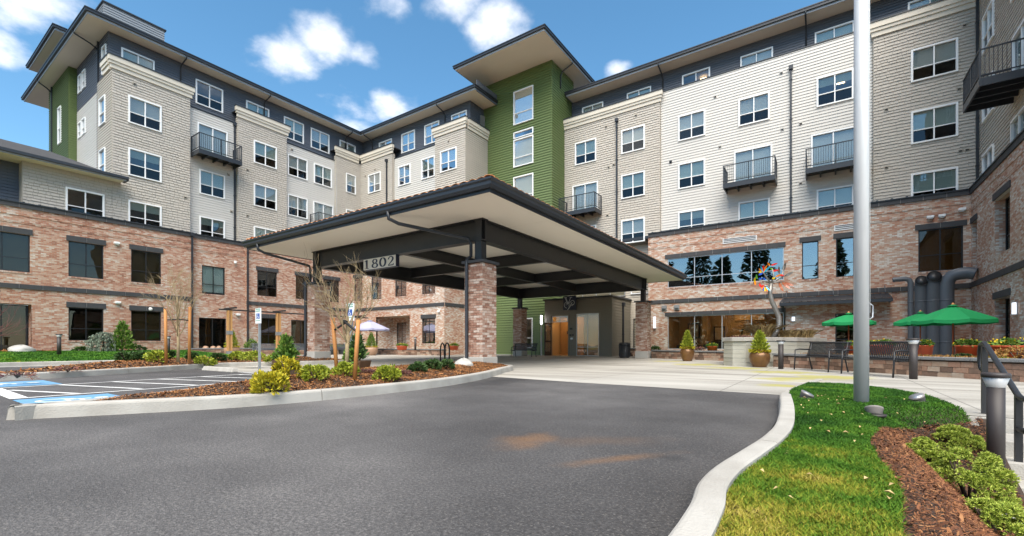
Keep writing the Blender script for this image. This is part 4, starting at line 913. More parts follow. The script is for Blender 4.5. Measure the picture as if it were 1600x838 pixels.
mb = MB(); ibeam(mb, (xm, COLY[0]+.16), (xm, COLY[1]-.16), BZ0+.22, BZ1-.010, .22); mb.build('beam', 'steel_black', CN)
def column(x, y, zb, bricks):
    h = .36; base = MB(); base.prism([(x-h-.03, y-h-.03), (x+h+.03, y-h-.03), (x+h+.03, y+h+.03), (x-h-.03, y+h+.03)], 0, .42+zb)
    col = MB().box(x-h+.02, y-h+.02, .40, x+h-.02, y+h-.02, 3.35).build('brick_column', 'brick_pale', CN)
    bevel(base.build('column_base', 'concrete', col), .02)
    MB().box(x-h-.07, y-h-.07, 3.36, x+h+.07, y+h+.07, 3.44).build('column_cap', 'band_stone', col)
    p = MB()
    for a, b, c, d in ((-.13, -.13, .13, -.10), (-.13, .10, .13, .13), (-.015, -.099, .015, .099)): p.box(x+a, y+b, 3.44, x+c, y+d, BZ1-.02)
    p.box(x-.13, y-.098, 3.45, x-.105, y+.098, BZ0-.01); p.box(x+.105, y-.098, 3.45, x+.13, y+.098, BZ0-.01)
    p.build('steel_post', 'steel_black', col)
    z0 = .42+zb; nr = int((3.355-z0)/.0762); rng = random.Random(int(-x*10+y)); sh = {}
    rest = MB()
    for r in range(nr):
        z = z0+r*.0762; L_ = 2*h; bl = L_/3.0
        for face in range(4):
            st = (r+face) % 2; xs = [0]+([bl, 2*bl] if st else [bl/2, bl*1.5, bl*2.5])+[L_]
            xs = [v for v in xs]
            for u0, u1 in zip(xs, xs[1:]):
                pr = rng.uniform(-.003, .004)
                def pt(u, zz, n):
                    if face == 0: return (x-h+u, y-h-n, zz)
                    if face == 1: return (x+h+n, y-h+u, zz)
                    if face == 2: return (x+h-u, y+h+n, zz)
                    return (x-h-n, y+h-u, zz)
                mb = MB() if (bricks and face in (0, 1)) else rest
                a, b = u0+.005, u1-.005
                mb.hexa([pt(a, z+.006, -.03), pt(b, z+.006, -.03), pt(b, z+.006, pr), pt(a, z+.006, pr), pt(a, z+.0702, -.03), pt(b, z+.0702, -.03), pt(b, z+.0702, pr), pt(a, z+.0702, pr)])
                if mb is not rest: mb.build('brick', 'brick_piece', col)
    rest.build('brick_courses', 'brick_piece', col, kind='stuff')
    return col
column(COLX[1], COLY[0], .0, True); column(COLX[0], COLY[0], .1, False); column(COLX[1], COLY[1], .0, False); column(COLX[0], COLY[1], .05, False)
# roof: shallow hip with clay barrel tiles
SL = .30; rz = CS+.30; inset = 5.2
MB().add([(CX0, CY0, rz), (CX1, CY0, rz), (CX1, CY1, rz), (CX0, CY1, rz), (CX0+inset, CY0+inset, rz+SL*inset), (CX1-inset, CY0+inset, rz+SL*inset), (CX1-inset, CY1-1.0, rz+SL*inset), (CX0+inset, CY1-1.0, rz+SL*inset)],
         [(0, 1, 5, 4), (1, 2, 6, 5), (2, 3, 7, 6), (3, 0, 4, 7), (4, 5, 6, 7)]).build('roof_deck', 'roof_dark', CN)
def tile_mesh():
    mb = MB(); seg = 6; w0, w1, ln = .15, .125, .46
    vs = []
    for e, (w, y, zo) in enumerate(((w0, 0, .015), (w1, ln, -.012))):
        for t_ in (0, .022):
            for k in range(seg+1):
                a = math.pi*k/seg; vs.append((-(w-t_)*math.cos(a), y, zo+(w-t_)*.46*math.sin(a)))
    n = seg+1; fs = []
    for k in range(seg): fs += [(k, k+1, 2*n+k+1, 2*n+k), (n+k, n+k+1, k+1, k), (3*n+k, 3*n+k+1, n+k+1, n+k)]
    mb.add(vs, fs); return mb
tm = tile_mesh(); proto = tm.build('roof_tile', 'tile', None); tile_data = proto.data; bpy.data.objects.remove(proto)
def put_tile(p, yaw, pitch):
    o = bpy.data.objects.new('roof_tile', tile_data); C.objects.link(o); o.parent = CN
    o.location = Vector(p)-W[CN.name]; o.rotation_euler = (pitch, 0, yaw); return o
tp = math.atan(SL); trng = random.Random(4); rest = []
PY = .33; SP = .30
def tiles_on(edge):
    ln = (CX1-CX0) if edge in 'SN' else (CY1-CY0)
    for r in range(14):
        k = int((ln-2*r*PY*.95)/SP)
        for i in range(k):
            u = r*PY*.95+SP*(i+.5)+.05; off = r*PY*.955-.06; z = rz+.02+SL*off+r*.0
            if edge == 'S': p = (CX0+u, CY0+off, z); yw = 0
            elif edge == 'E': p = (CX1-off, CY0+u, z); yw = R(90)
            else: p = (CX0+off, CY1-u, z); yw = R(-90)
            if edge == 'E' and p[1] > CY1-.3: continue
            jit = trng.uniform(-.02, .02)
            if r == 0 and edge in 'SE': put_tile(p, yw+jit, tp+trng.uniform(-.02, .03))
            elif r < 9: rest.append((p, yw+jit, tp))
for e_ in 'SEW': tiles_on(e_)
mb = MB(); cv = [tuple(v.co) for v in tile_data.vertices]; cf = [tuple(p.vertices) for p in tile_data.polygons]
for p, yw, pi in rest:
    M = Matrix.Translation(p) @ Matrix.Rotation(yw, 4, 'Z') @ Matrix.Rotation(pi, 4, 'X'); mb.add([M @ Vector(v) for v in cv], cf)
mb.build('tile_courses', 'tile', CN, kind='stuff')
for (hx, hy, sx) in ((CX1, CY0, -1), (CX0, CY0, 1)):      # hip caps
    for i in range(8):
        o = put_tile((hx+sx*(.02+i*.27), hy+.02+i*.27, rz+.055+SL*i*.27), R(45) if sx < 0 else R(-45), math.atan(SL/1.414)); o.scale = (1.0, 1, .9)
# recessed lights in the soffit
for x, y in ((-11.2, 14), (-15.8, 14), (-11.2, 19.3), (-15.8, 19.3), (-11.2, 24.6), (-15.8, 24.6)):
    MB().lathe([(.13, 0), (.13, -.012), (.09, -.012), (.085, .0)], x, y, CS-.002, 14).build('downlight', 'white_vinyl', CN)
# gutters' drain pipes down to the two front columns
gx = -11.05; y_ = COLY[0]-.36-.07
eave_pipe(CN, [(gx, CY0-.05, CS+.1), (gx, CY0-.02, CS-.12), (gx+.15, CY0+.25, CS-.24), (-9.35, 11.15, 4.18), (-9.3, 11.22, 4.0), (-9.3, 11.22, 3.62), (-9.29, 11.05, 3.52), (-9.27, y_, 3.42), (-9.27, y_, 3.2), (-9.27, y_, .35), (-9.3, y_-.06, .2), (-9.38, y_-.2, .14)], .055)
gx = -18.95
eave_pipe(CN, [(gx, CY0-.05, CS+.1), (gx, CY0-.02, CS-.12), (gx+.05, CY0+.2, CS-.24), (-18.2, 11.15, 4.18), (-18.2, 11.2, 4.0), (-18.2, 11.2, 3.62), (-18.2, 11.05, 3.52), (-18.2, y_, 3.42), (-18.2, y_, 3.2), (-18.2, y_, .4), (-18.25, y_-.1, .22), (-18.4, y_-.3, .18)], .055)

# ------------------------------------------------------------------ lettering helpers (flat ribbons with swelling width)
def ribbon(mb, fr, pts, wd, n0, n1, org, sc, sh=1.):
    """pts in 0..1 glyph space; wd = stroke widths"""
    m_ = len(pts); Lp = []; Rp = []
    for i, (x, y) in enumerate(pts):
        x0, y0 = pts[max(i-1, 0)]; x1, y1 = pts[min(i+1, m_-1)]; dx, dy = x1-x0, y1-y0; l = math.hypot(dx, dy) or 1
        w = wd[i]/2 if isinstance(wd, list) else wd/2
        Lp.append((x-dy/l*w, y+dx/l*w)); Rp.append((x+dy/l*w, y-dx/l*w))
    def P3(q, n): return fr.p(org[0]+q[0]*sc[0], org[1]+q[1]*sc[1], n)
    for i in range(m_-1):
        q = [Lp[i], Rp[i], Rp[i+1], Lp[i+1]]
        mb.add([P3(a, n0) for a in q]+[P3(a, n1) for a in q], [(4, 5, 6, 7), (0, 1, 5, 4), (1, 2, 6, 5), (2, 3, 7, 6), (3, 0, 4, 7)])
def arc(cx, cy, rx, ry, a0, a1, n=16): return [(cx+rx*math.cos(R(a0+(a1-a0)*i/n)), cy+ry*math.sin(R(a0+(a1-a0)*i/n))) for i in range(n+1)]
def swell(pts, thick, thin): # thick where the stroke runs vertically
    o = []
    for i in range(len(pts)):
        a = pts[max(i-1, 0)]; b = pts[min(i+1, len(pts)-1)]; d = math.hypot(b[0]-a[0], b[1]-a[1]) or 1
        o.append(thin+(thick-thin)*abs(b[1]-a[1])/d)
    return o
def digit(mb, ch, fr, org, sc, n0, n1):
    def st(p, w): ribbon(mb, fr, p, w, n0, n1, org, sc)
    if ch == '1':
        st([(.28, .04), (.28, .98)], .17); st([(.08, .03), (.48, .03)], .055); st([(.07, .84), (.17, .87), (.28, .96)], [.05, .07, .05])
    if ch == '8':
        p = arc(.30, .74, .17, .215, -90, 270, 28); st(p, swell(p, .115, .06)); p = arc(.30, .26, .215, .235, 90, 450, 30); st(p, swell(p, .13, .06))
    if ch == '0':
        p = arc(.30, .5, .225, .47, 0, 360, 36); st(p, swell(p, .15, .05))
    if ch == '2':
        p = [(.10, .70), (.11, .77)]+arc(.29, .75, .175, .225, 165, 0, 14)+[(.455, .66), (.40, .52), (.27, .33), (.10, .09)]; st(p, [.11, .10]+[.06+.0045*i for i in range(15)]+[.13, .11, .075, .05])
        st([(.08, .05), (.46, .05), (.50, .08), (.53, .20)], [.10, .10, .07, .03]); 
sg = thing('house_number_sign', 'cream sign with dark numerals 1802 under the front canopy beam', 'sign', (-13.75, 11.3, 3.67))
fs = Fr('B', 11.33)
mb = MB(); mb.fbox(fs, -14.70, -12.85, 3.66, 4.095, -.08, .08); bd = mb.build('sign_board', 'navy', sg)
MB().fbox(fs, -14.685, -12.865, 3.675, 4.08, .0805, .09).build('sign_face', 'sign_cream', sg)
for i, ch in enumerate('1802'):
    mb = MB(); digit(mb, ch, fs, (-14.66+.45*i, 3.71), (.66 if ch != '1' else .62, .34), .091, .10); mb.build('numeral', 'navy', sg)

# ------------------------------------------------------------------ entrance vestibule
VS = thing('entrance_vestibule', 'taupe sided entrance box with glass door and tall window under the canopy', 'entrance', (-14.6, 30, 0))
fV = Fr('B', 29.35); VT = 4.08
op = [(-16.62, -15.25, .0, 2.92), (-14.62, -12.86, .02, 3.0)]
mb = MB(); wall_holes(mb, fV, -17.2, -11.96, 0, VT, op, 0, .12); vw = mb.build('wall', 'vestibule_siding', VS)
cladding(vw, fV, -17.2, -11.96, 0, VT, op, 'vestibule_siding', 'lap', .2, 80, .002)
mb = MB().fbox(Fr('A', -11.96), 29.36, 33, 0, VT, -.1, 0).build('wall', 'vestibule_siding', VS); cladding(mb, Fr('A', -11.96), 29.35, 33, 0, VT, [], 'vestibule_siding', 'lap', .2, 60, .002)
MB().box(-17.3, 29.22, VT, -11.83, 33, VT+.1).build('parapet_cap', 'dark_metal', VS)
MB().box(-12.02, 29.30, .0, -11.9, 29.42, VT-.002).build('corner_trim', 'vestibule_siding', VS)
for a, b, c, d in ((-16.72, -16.62, 0, 3.02), (-15.25, -15.15, 0, 3.02), (-16.62, -15.25, 2.92, 3.02), (-14.72, -14.62, 0, 3.1), (-12.86, -12.76, 0, 3.1), (-14.62, -12.86, 3.0, 3.1)): MB().fbox(fV, a, b, c, d, -.02, .05).build('opening_trim', 'vestibule_siding', VS)
window(VS, fV, *op[1], 'alu', .05, None, cols=2, rail=.2, glass='glass_clear', room=None)
window(VS, fV, -16.6, -15.27, 2.45, 2.9, 'alu', .05, None, cols=1, rail=None, glass='glass_clear', room=None, name='transom')
# hall with a wooden inner door, lit by its own ceiling lamps
rm = MB(); x0, x1, y0, y1, z0, z1 = -17.1, -12.1, 29.5, 33.2, .012, 3.3
for q in ([(x0, y1, z0), (x1, y1, z0), (x1, y1, z1), (x0, y1, z1)], [(x0, y0, z0), (x0, y1, z0), (x0, y1, z1), (x0, y0, z1)], [(x1, y0, z0), (x1, y1, z0), (x1, y1, z1), (x1, y0, z1)], [(x0, y0, z1), (x1, y0, z1), (x1, y1, z1), (x0, y1, z1)], [(x0, y0, z0), (x1, y0, z0), (x1, y1, z0), (x0, y1, z0)]): rm.add(q, [(0, 1, 2, 3)])
rm.build('hall_room', 'room_tan', VS)
wd = MB().box(-17.0, 31.4, .02, -15.0, 31.46, 2.9).build('inner_door', 'wood_door', VS)
for x, z, r in ((-16.3, 1.75, .1), (-15.95, 1.25, .05), (-15.85, 1.0, .08)): MB().box(x-r, 31.36, z-r, x+r, 31.399, z+r).build('door_fitting', 'steel_black', wd)
MB().box(-16.6, 30.2, 3.2, -15.2, 30.6, 3.26).build('ceiling_lamp', 'lamp_warm', VS); MB().box(-14.3, 31.0, 3.2, -13.2, 31.3, 3.26).build('ceiling_lamp', 'lamp_warm', VS)
mb = MB(); [mb.box(-14.4+i*.28, 32.0, .02+i*.2, -14.1+i*.28, 33.1, .2+i*.2) for i in range(6)]; mb.build('staircase', 'white_vinyl', VS)
# open glass leaf, keypad, tall lamp by the door
dl = thing_leaf = MB(); dl.box(-16.66, 28.35, .03, -16.61, 28.43, 2.4); dl.box(-16.66, 29.25, .03, -16.61, 29.33, 2.4); dl.box(-16.66, 28.431, 2.3, -16.61, 29.249, 2.4); dl.box(-16.66, 28.431, .03, -16.61, 29.249, .3); dl.box(-16.665, 28.431, 1.0, -16.605, 29.249, 1.1)
dl = dl.build('door', 'bronze_paint', VS); MB().box(-16.64, 28.431, .3, -16.63, 29.249, 2.3).build('pane', 'glass', dl)
for x, z, s_ in ((-15.0, 1.95, .1), (-15.05, 1.5, .07), (-14.85, 1.5, .07), (-14.95, 1.25, .09)): MB().fbox(fV, x-s_, x+s_, z-s_*.7, z+s_*.7, .03, .07).build('entry_panel', 'alu' if s_ == .09 else 'steel_black', VS)
mb = MB(); mb.box(-17.42, 29.1, 0, -17.34, 29.2, 2.35); mb.cur = 1; mb.box(-17.43, 29.09, 2.351, -17.33, 29.21, 2.98); mb.build('entry_light_post', ['white_vinyl', 'lamp_white'], VS)
downspout(VS, Fr('A', -11.96), 31.3, .5, 3.6, .03)
# monogram sign hung from the canopy
mg = thing('monogram_sign', 'black square sign with silver VP monogram above the entrance', 'sign', (-14.9, 28.9, 3.3))
fm_ = Fr('B', 28.95)
MB().fbox(fm_, -15.42, -14.42, 3.27, 4.27, -.05, .05).build('sign_board', 'navy', mg)
for x in (-15.3, -14.54): MB().tube([(x, 28.95, 4.272), (x, 28.95, CS-.01)], .025, 6).build('hanger_rod', 'steel_black', mg)
mb = MB(); O = (-15.42, 3.27)
def mst(p, w): ribbon(mb, fm_, p, w, .051, .062, O, (1, 1))
mst([(.20, .86), (.39, .40)], .085); mst([(.60, .87), (.50, .66), (.39, .40)], [.045, .05, .03]); mst([(.08, .885), (.28, .885)], .04); mst([(.52, .885), (.72, .885)], .04)
p = arc(.33, .36, .24, .22, -100, -330, 16)+[(.60, .60), (.70, .66)]+arc(.72, .50, .17, .17, 95, -60, 10)+[(.68, .33)]
mst(p, .03); mst([(.72, .55), (.62, .36), (.45, .12), (.35, .0)], [.03, .05, .055, .03]); p = arc(.36, .38, .13, .14, 200, -60, 12); mst(p, .025); mst([(.80, .42), (.74, .33), (.66, .28)], [.03, .05, .02])
mb.build('monogram', 'silver', mg)

# ------------------------------------------------------------------ kerbs, islands, beds
def catmull(pts, n=6, closed=False):
    P_ = [Vector((p[0], p[1], 0)) for p in pts]; out = []; m_ = len(P_)
    rng_ = range(m_ if closed else m_-1)
    for i in rng_:
        p0 = P_[(i-1) % m_] if closed or i > 0 else P_[0]; p1 = P_[i]; p2 = P_[(i+1) % m_]; p3 = P_[(i+2) % m_] if closed or i+2 < m_ else P_[-1]
        for k in range(n):
            t = k/n; out.append(.5*((2*p1)+(-p0+p2)*t+(2*p0-5*p1+4*p2-p3)*t*t+(-p0+3*p1-3*p2+p3)*t**3))
    if not closed: out.append(P_[-1])
    return [(v.x, v.y) for v in out]
def kerb(name, path, side, h, w=.16, joint=3.0, closed=False, mat='pale_concrete'):
    """battered kerb of cast segments along path (outer bottom edge); side=+1 puts the kerb to the left of the path"""
    root = bpy.data.objects.new(name, None); C.objects.link(root); root.location = (path[0][0], path[0][1], 0); W[root.name] = Vector(root.location); root['kind'] = 'structure'
    pts = path+[path[0]] if closed else path; n = len(pts); fr_ = []
    for i in range(n):
        a = pts[i-1] if i > 0 else (path[-1] if closed else pts[0]); b = pts[i+1] if i < n-1 else (path[1] if closed else pts[-1])
        dx, dy = b[0]-a[0], b[1]-a[1]; l = math.hypot(dx, dy) or 1; fr_.append((-dy/l*side, dx/l*side))
    hh = h if callable(h) else (lambda x, y: h)
    prof = [(0, -.05), (.014, .80), (.022, .92), (.036, .98), (.055, 1.), (w-.012, 1.), (w, .93), (w, -.4)]
    run = [0]; acc = 0; segs = []
    for i in range(1, n):
        acc += math.hypot(pts[i][0]-pts[i-1][0], pts[i][1]-pts[i-1][1]); run.append(i)
        if acc > joint or i == n-1: segs.append(run); run = [i]; acc = 0
    for sidx in segs:
        mb = MB(); vs = []; k = len(prof)
        for c_, i in enumerate(sidx):
            x, y = pts[i]; q = pts[sidx[1]] if c_ == 0 else (pts[sidx[-2]] if c_ == len(sidx)-1 else None)
            if q: l = math.hypot(q[0]-x, q[1]-y) or 1; gx_, gy_ = (q[0]-x)/l*.006, (q[1]-y)/l*.006
            else: gx_ = gy_ = 0
            for o_, z in prof: vs.append((x+fr_[i][0]*o_+gx_, y+fr_[i][1]*o_+gy_, z*hh(x, y)))
        fs_ = [(a*k+j, a*k+(j+1), (a+1)*k+(j+1), (a+1)*k+j) for a in range(len(sidx)-1) for j in range(k-1)]
        mb.add(vs, fs_); mb.add(vs[:k], [tuple(range(k))]); mb.add(vs[-k:], [tuple(range(k))])
        o_ = mb.build('kerb_segment', mat, root)
    return root
def poly_mask(poly, X, Y):
    ins = np.zeros(X.shape, bool); n = len(poly); j = n-1
    for i in range(n):
        xi, yi = poly[i]; xj, yj = poly[j]
        c = ((yi > Y) != (yj > Y)) & (X < (xj-xi)*(Y-yi)/((yj-yi) or 1e-9)+xi); ins ^= c; j = i
    return ins
def edge_dist(poly, X, Y):
    D = np.full(X.shape, 1e9); n = len(poly)
    for i in range(n):
        ax, ay = poly[i]; bx, by = poly[(i+1) % n]; dx, dy = bx-ax, by-ay; l2 = dx*dx+dy*dy or 1e-9
        t = np.clip(((X-ax)*dx+(Y-ay)*dy)/l2, 0, 1); D = np.minimum(D, np.hypot(X-ax-t*dx, Y-ay-t*dy))
    return D
def bed_mesh(name, poly, zf, sp, mat, parent=None, inset=None):
    xs = np.arange(min(p[0] for p in poly)-sp, max(p[0] for p in poly)+sp*2, sp); ys = np.arange(min(p[1] for p in poly)-sp, max(p[1] for p in poly)+sp*2, sp)
    X, Y = np.meshgrid(xs, ys, indexing='ij'); M = (poly_mask(poly, X, Y) & (edge_dist(poly, X, Y) > inset)) if inset else (poly_mask(poly, X, Y) | (edge_dist(poly, X, Y) < sp*.6)); Z = zf(X, Y)
    idx = np.arange(X.size).reshape(X.shape); ok = M[:-1, :-1] & M[1:, :-1] & M[1:, 1:] & M[:-1, 1:]
    Fq = np.stack([idx[:-1, :-1][ok], idx[1:, :-1][ok], idx[1:, 1:][ok], idx[:-1, 1:][ok]], 1)
    V = np.stack([X.ravel(), Y.ravel(), Z.ravel()], 1)
    o = np_mesh(name, V, Fq, mat, parent); return struct(o) if parent is None else o
def scatter(poly, n, rng):
    x0, x1 = min(p[0] for p in poly), max(p[0] for p in poly); y0, y1 = min(p[1] for p in poly), max(p[1] for p in poly); out = []; c = 0
    while c < n:
        x = rng.uniform(x0, x1, n*2); y = rng.uniform(y0, y1, n*2); m_ = poly_mask(poly, x, y); out.append(np.stack([x[m_], y[m_]], 1)); c += m_.sum()
    return np.concatenate(out)[:n]
def chips(name, label, poly, zf, n, size, mat, seed, bias=None, inset=0.):
    rng = np.random.default_rng(seed); P_ = scatter(poly, n, rng); P_ = P_[edge_dist(poly, P_[:, 0], P_[:, 1]) > inset]
    if bias is not None:     # nearer the camera, more and smaller pieces
        d = np.hypot(P_[:, 0], P_[:, 1]); keep = rng.random(len(P_)) < np.clip((bias/d)**2, .05, 1); P_ = P_[keep]
    n = len(P_); z = zf(P_[:, 0], P_[:, 1])+rng.uniform(-.004, .018, n)
    th = rng.uniform(0, 2*np.pi, n); tl = rng.normal(0, .38, n); tr = rng.normal(0, .4, n)
    L_ = size*rng.lognormal(0, .45, n); w_ = L_*rng.uniform(.12, .38, n)
    ux = np.stack([np.cos(th)*np.cos(tl), np.sin(th)*np.cos(tl), np.sin(tl)], 1); vx = np.stack([-np.sin(th), np.cos(th), tr], 1)
    c = np.stack([P_[:, 0], P_[:, 1], z], 1); a = ux*L_[:, None]/2; b = vx*w_[:, None]/2
    V = np.stack([c-a-b*.6, c-b, c+a-b*.3, c+a*.9+b*.6, c+b*.9, c-a+b*.5], 1)
    o = np_mesh(name, V.reshape(-1, 3), np.arange(n*6).reshape(n, 6), mat, kind='stuff'); o['label'] = label; o['category'] = 'mulch'; return o
def grass(name, label, poly, zf, n, hgt, wid, seed, bias=None):
    rng = np.random.default_rng(seed); P_ = scatter(poly, n, rng)
    if bias is not None:
        d = np.hypot(P_[:, 0], P_[:, 1]); keep = rng.random(len(P_)) < np.clip((bias/d)**1.6, .12, 1); P_ = P_[keep]
    n = len(P_); z = zf(P_[:, 0], P_[:, 1])-.004; d = np.hypot(P_[:, 0], P_[:, 1])
    h = hgt*rng.uniform(.45, 1.15, n); w = wid*rng.uniform(.6, 1.3, n)*np.clip(d/3.5, 1, 3.)
    th = rng.uniform(0, 2*np.pi, n); ln = rng.uniform(.2, 1.5, n)*h; la = rng.uniform(0, 2*np.pi, n)
    B = np.stack([P_[:, 0], P_[:, 1], z], 1); s = np.stack([np.cos(th)*w/2, np.sin(th)*w/2, np.zeros(n)], 1)
    T = B+np.stack([np.cos(la)*ln, np.sin(la)*ln, h], 1); Mx = B*.5+T*.5; Mx[:, 2] += h*.14
    V = np.stack([B-s, B+s, Mx+s*.75, T, Mx-s*.75], 1)
    o = np_mesh(name, V.reshape(-1, 3), np.arange(n*5).reshape(n, 5), 'grass', kind='stuff'); o['label'] = label; o['category'] = 'grass'; return o
sm = lambda a, b, x: (lambda t: t*t*(3-2*t))(np.clip((x-a)/(b-a), 0, 1))
# near planting island
I1 = catmull([(-7.12, 1.0), (-6.62, 1.85), (-6.15, 2.84), (-5.92, 4.16), (-5.99, 6.26), (-6.42, 8.0), (-6.95, 9.35), (-7.45, 10.4), (-8.3, 12.1), (-9.85, 12.3), (-10.15, 11), (-10.0, 8.3), (-9.45, 5.75), (-8.66, 4.25), (-7.85, 2.9), (-7.35, 1.85), (-7.2, 1.1)], 5, True)
kerb('kerb', I1, 1, .155, closed=True)
z1 = lambda x, y: .125+.13*np.clip((edge_dist(I1, np.asarray(x, float), np.asarray(y, float))-.12)/.8, 0, 1)+.018*np.sin(np.asarray(x)*7.1+1.3)*np.cos(np.asarray(y)*6.3)
bed_mesh('mulch_bed', I1, z1, .06, 'soil', inset=.05); chips('mulch_chips', 'orange brown bark chips covering the near island inside the white kerb', I1, z1, 120000, .026, 'mulch_orange', 3, inset=.165)
# second island
I2 = catmull([(-15.1, 1.3), (-15.25, 2.9), (-16.25, 4.83), (-17.6, 7.2), (-17.6, 8.6), (-17.0, 10.4), (-17.0, 12.2), (-18.9, 12.6), (-20.9, 11.4), (-21.9, 8.8), (-21.3, 6.2), (-19.2, 4.2), (-16.4, 2.2)], 5, True)
kerb('kerb', I2, 1, .155, closed=True)
z2 = lambda x, y: .12+.16*np.clip((edge_dist(I2, np.asarray(x, float), np.asarray(y, float))-.12)/.9, 0, 1)
bed_mesh('mulch_bed', I2, z2, .06, 'soil', inset=.05); chips('mulch_chips', 'bark chips on the far island around the left brick column', I2, z2, 34000, .055, 'mulch_orange', 4, inset=.165)
# lane kerb and left lawn
LK = [(-24.6, y) for y in np.arange(-30, 11.6, .8)]; kerb('kerb', LK, 1, .15, .5, 3.2)
struct(MB().box(-24.6, -30, .0, -24.15, 11.5, .008).build('gutter_pan', 'concrete'))
LL = [(-24.95, -20), (-24.95, 11.8), (-27, 12.4), (-36.05, 12.6), (-36.05, -20)]
zl = lambda x, y: .14+.30*np.clip((-24.9-np.asarray(x, float))/9, 0, 1)+0*np.asarray(y)
bed_mesh('lawn', LL, zl, .5, 'grass'); grass('lawn_grass', 'mown green lawn in front of the left brick wall', [(-24.95, -1), (-24.95, 11.8), (-35.9, 12.4), (-35.9, -1)], zl, 38000, .05, .012, 5)
LM = [(-36.0, 2.4), (-34.9, 2.4), (-34.6, 5.8), (-35.6, 6.6), (-36.0, 6.6)]
chips('mulch_chips', 'orange bark chips below the glass patio door at far left', LM, lambda x, y: zl(x, y)+.02, 2500, .1, 'mulch_orange', 6)
# right lawn, its kerb and the sloping shrub bed
RO = catmull([(-.52, -1.5), (-.48, 1.2), (-.49, 1.98), (-.53, 2.35), (-.52, 2.75), (-.46, 3.25), (-.39, 3.89), (-.37, 4.65), (-.43, 5.93), (-.53, 7.3), (-.57, 8.4), (-.52, 9.6), (-.40, 10.9), (-.17, 12.6)], 5)
hk = lambda x, y: .02+.115*float(1-sm(6.8, 9.2, y))
kerb('kerb', RO, -1, hk, .15, 2.3)
zr = lambda x, y: .095-.05*sm(7.5, 10.5, np.asarray(y, float))-.60*sm(.30, 1.15, np.asarray(x, float))*(1-sm(5.2, 7.0, np.asarray(y, float)))
LIN = [(x+.13, y) for x, y in RO if .2 < y < 11.2]
RL = LIN+[(.3, 10.95), (.62, 10.6), (.99, 9.97), (1.2, 8.79), (1.24, 7.5), (1.25, 6.55), (1.16, 6.52), (.89, 6.38), (.59, 5.85), (.42, 5.2), (.35, 4.75), (.27, 4.22), (.28, 3.55), (.31, 3.18), (.30, 2.78), (.24, 2.2), (.18, .2)]
bed_mesh('lawn', RL, lambda x, y: zr(x, y)-.012, .08, 'soil')
grass('lawn_grass', 'green and yellowing lawn around the flagpole inside the curved kerb', RL, zr, 340000, .026, .0034, 7, 3.0)
RM = [(.18, .2), (.24, 2.2), (.30, 2.78), (.31, 3.18), (.28, 3.55), (.27, 4.22), (.35, 4.75), (.42, 5.2), (.59, 5.85), (.89, 6.38), (1.16, 6.52), (1.25, 6.55), (1.34, 6.7), (1.34, 5.2), (2.2, 4.6), (2.2, .2)]
bed_mesh('mulch_bed', RM, lambda x, y: zr(x, y)-.015, .08, 'soil'); chips('mulch_chips', 'dark red brown bark chips around the pine shrubs at right', RM, zr, 150000, .0145, 'mulch_chip', 8)
# fallen leaves on the lawn
lrng = random.Random(8)
mb = MB()
for i in range(70):
    x = lrng.uniform(-.3, .9); y = lrng.uniform(2.0, 7.5)
    if not poly_mask(RL, np.array([x]), np.array([y]))[0]: continue
    a = lrng.uniform(0, 6.3); s_ = lrng.uniform(.012, .026); z = float(zr(x, y))+.03
    mb.add([(x+math.cos(a)*s_, y+math.sin(a)*s_, z), (x-math.sin(a)*s_*.5, y+math.cos(a)*s_*.5, z+.008), (x-math.cos(a)*s_, y-math.sin(a)*s_, z-.004), (x+math.sin(a)*s_*.5, y-math.cos(a)*s_*.5, z+.01)], [(0, 1, 2, 3)])
o = mb.build('fallen_leaves', 'dry_grass', kind='stuff'); o['label'] = 'dry tan leaves scattered on the right lawn'; o['category'] = 'leaves'
# steps down at the right and the lower path
st = bpy.data.objects.new('steps', None); C.objects.link(st); st['kind'] = 'structure'; st.location = (2.5, 7.1, 0); W[st.name] = Vector(st.location)
for i in range(5):
    y1_ = 7.15-.31*i; bevel(MB().box(1.33, y1_-.31 if i else y1_-.005, -.95, 5, y1_+.25, -.155*i-.002 if i else -.0005).build('step', 'pale_concrete', st), .012)
struct(MB().box(1.33, -12, -.96, 14, 5.6, -.77).build('lower_path', 'concrete'))
struct(MB().box(5, 5.6, -.96, 14, 7.145, .003).build('path_edge', 'pale_concrete'))
# ------------------------------------------------------------------ road paint
road = bpy.data.objects['road']
def stripe(a, b, w, mat='paint_white', z=.008, name='painted_line'):
    a = Vector((*a, 0)); b = Vector((*b, 0)); d = (b-a).normalized(); s_ = Vector((-d.y, d.x, 0))*w/2
    return MB().add([(*(a-s_).xy, z), (*(b-s_).xy, z), (*(b+s_).xy, z), (*(a+s_).xy, z)], [(0, 1, 2, 3)]).build(name, mat, road)
stripe((-9.85, 1.45), (-10.4, 6.5), .1); stripe((-12.45, 1.5), (-12.95, 6.5), .1); stripe((-12.4, 1.47), (-9.8, 1.42), .2, z=.0085)
for a, b in (((-11.75, 1.58), (-10.0, 2.1)), ((-12.5, 2.35), (-10.15, 2.97)), ((-12.55, 3.2), (-10.2, 3.85)), ((-12.65, 4.05), (-10.3, 4.75)), ((-12.75, 4.95), (-10.35, 5.65)), ((-12.8, 5.85), (-11.2, 6.4))): stripe(a, b, .1, z=.009)
stripe((-15.1, 6.45), (-9.6, 6.45), .1, z=.0075)
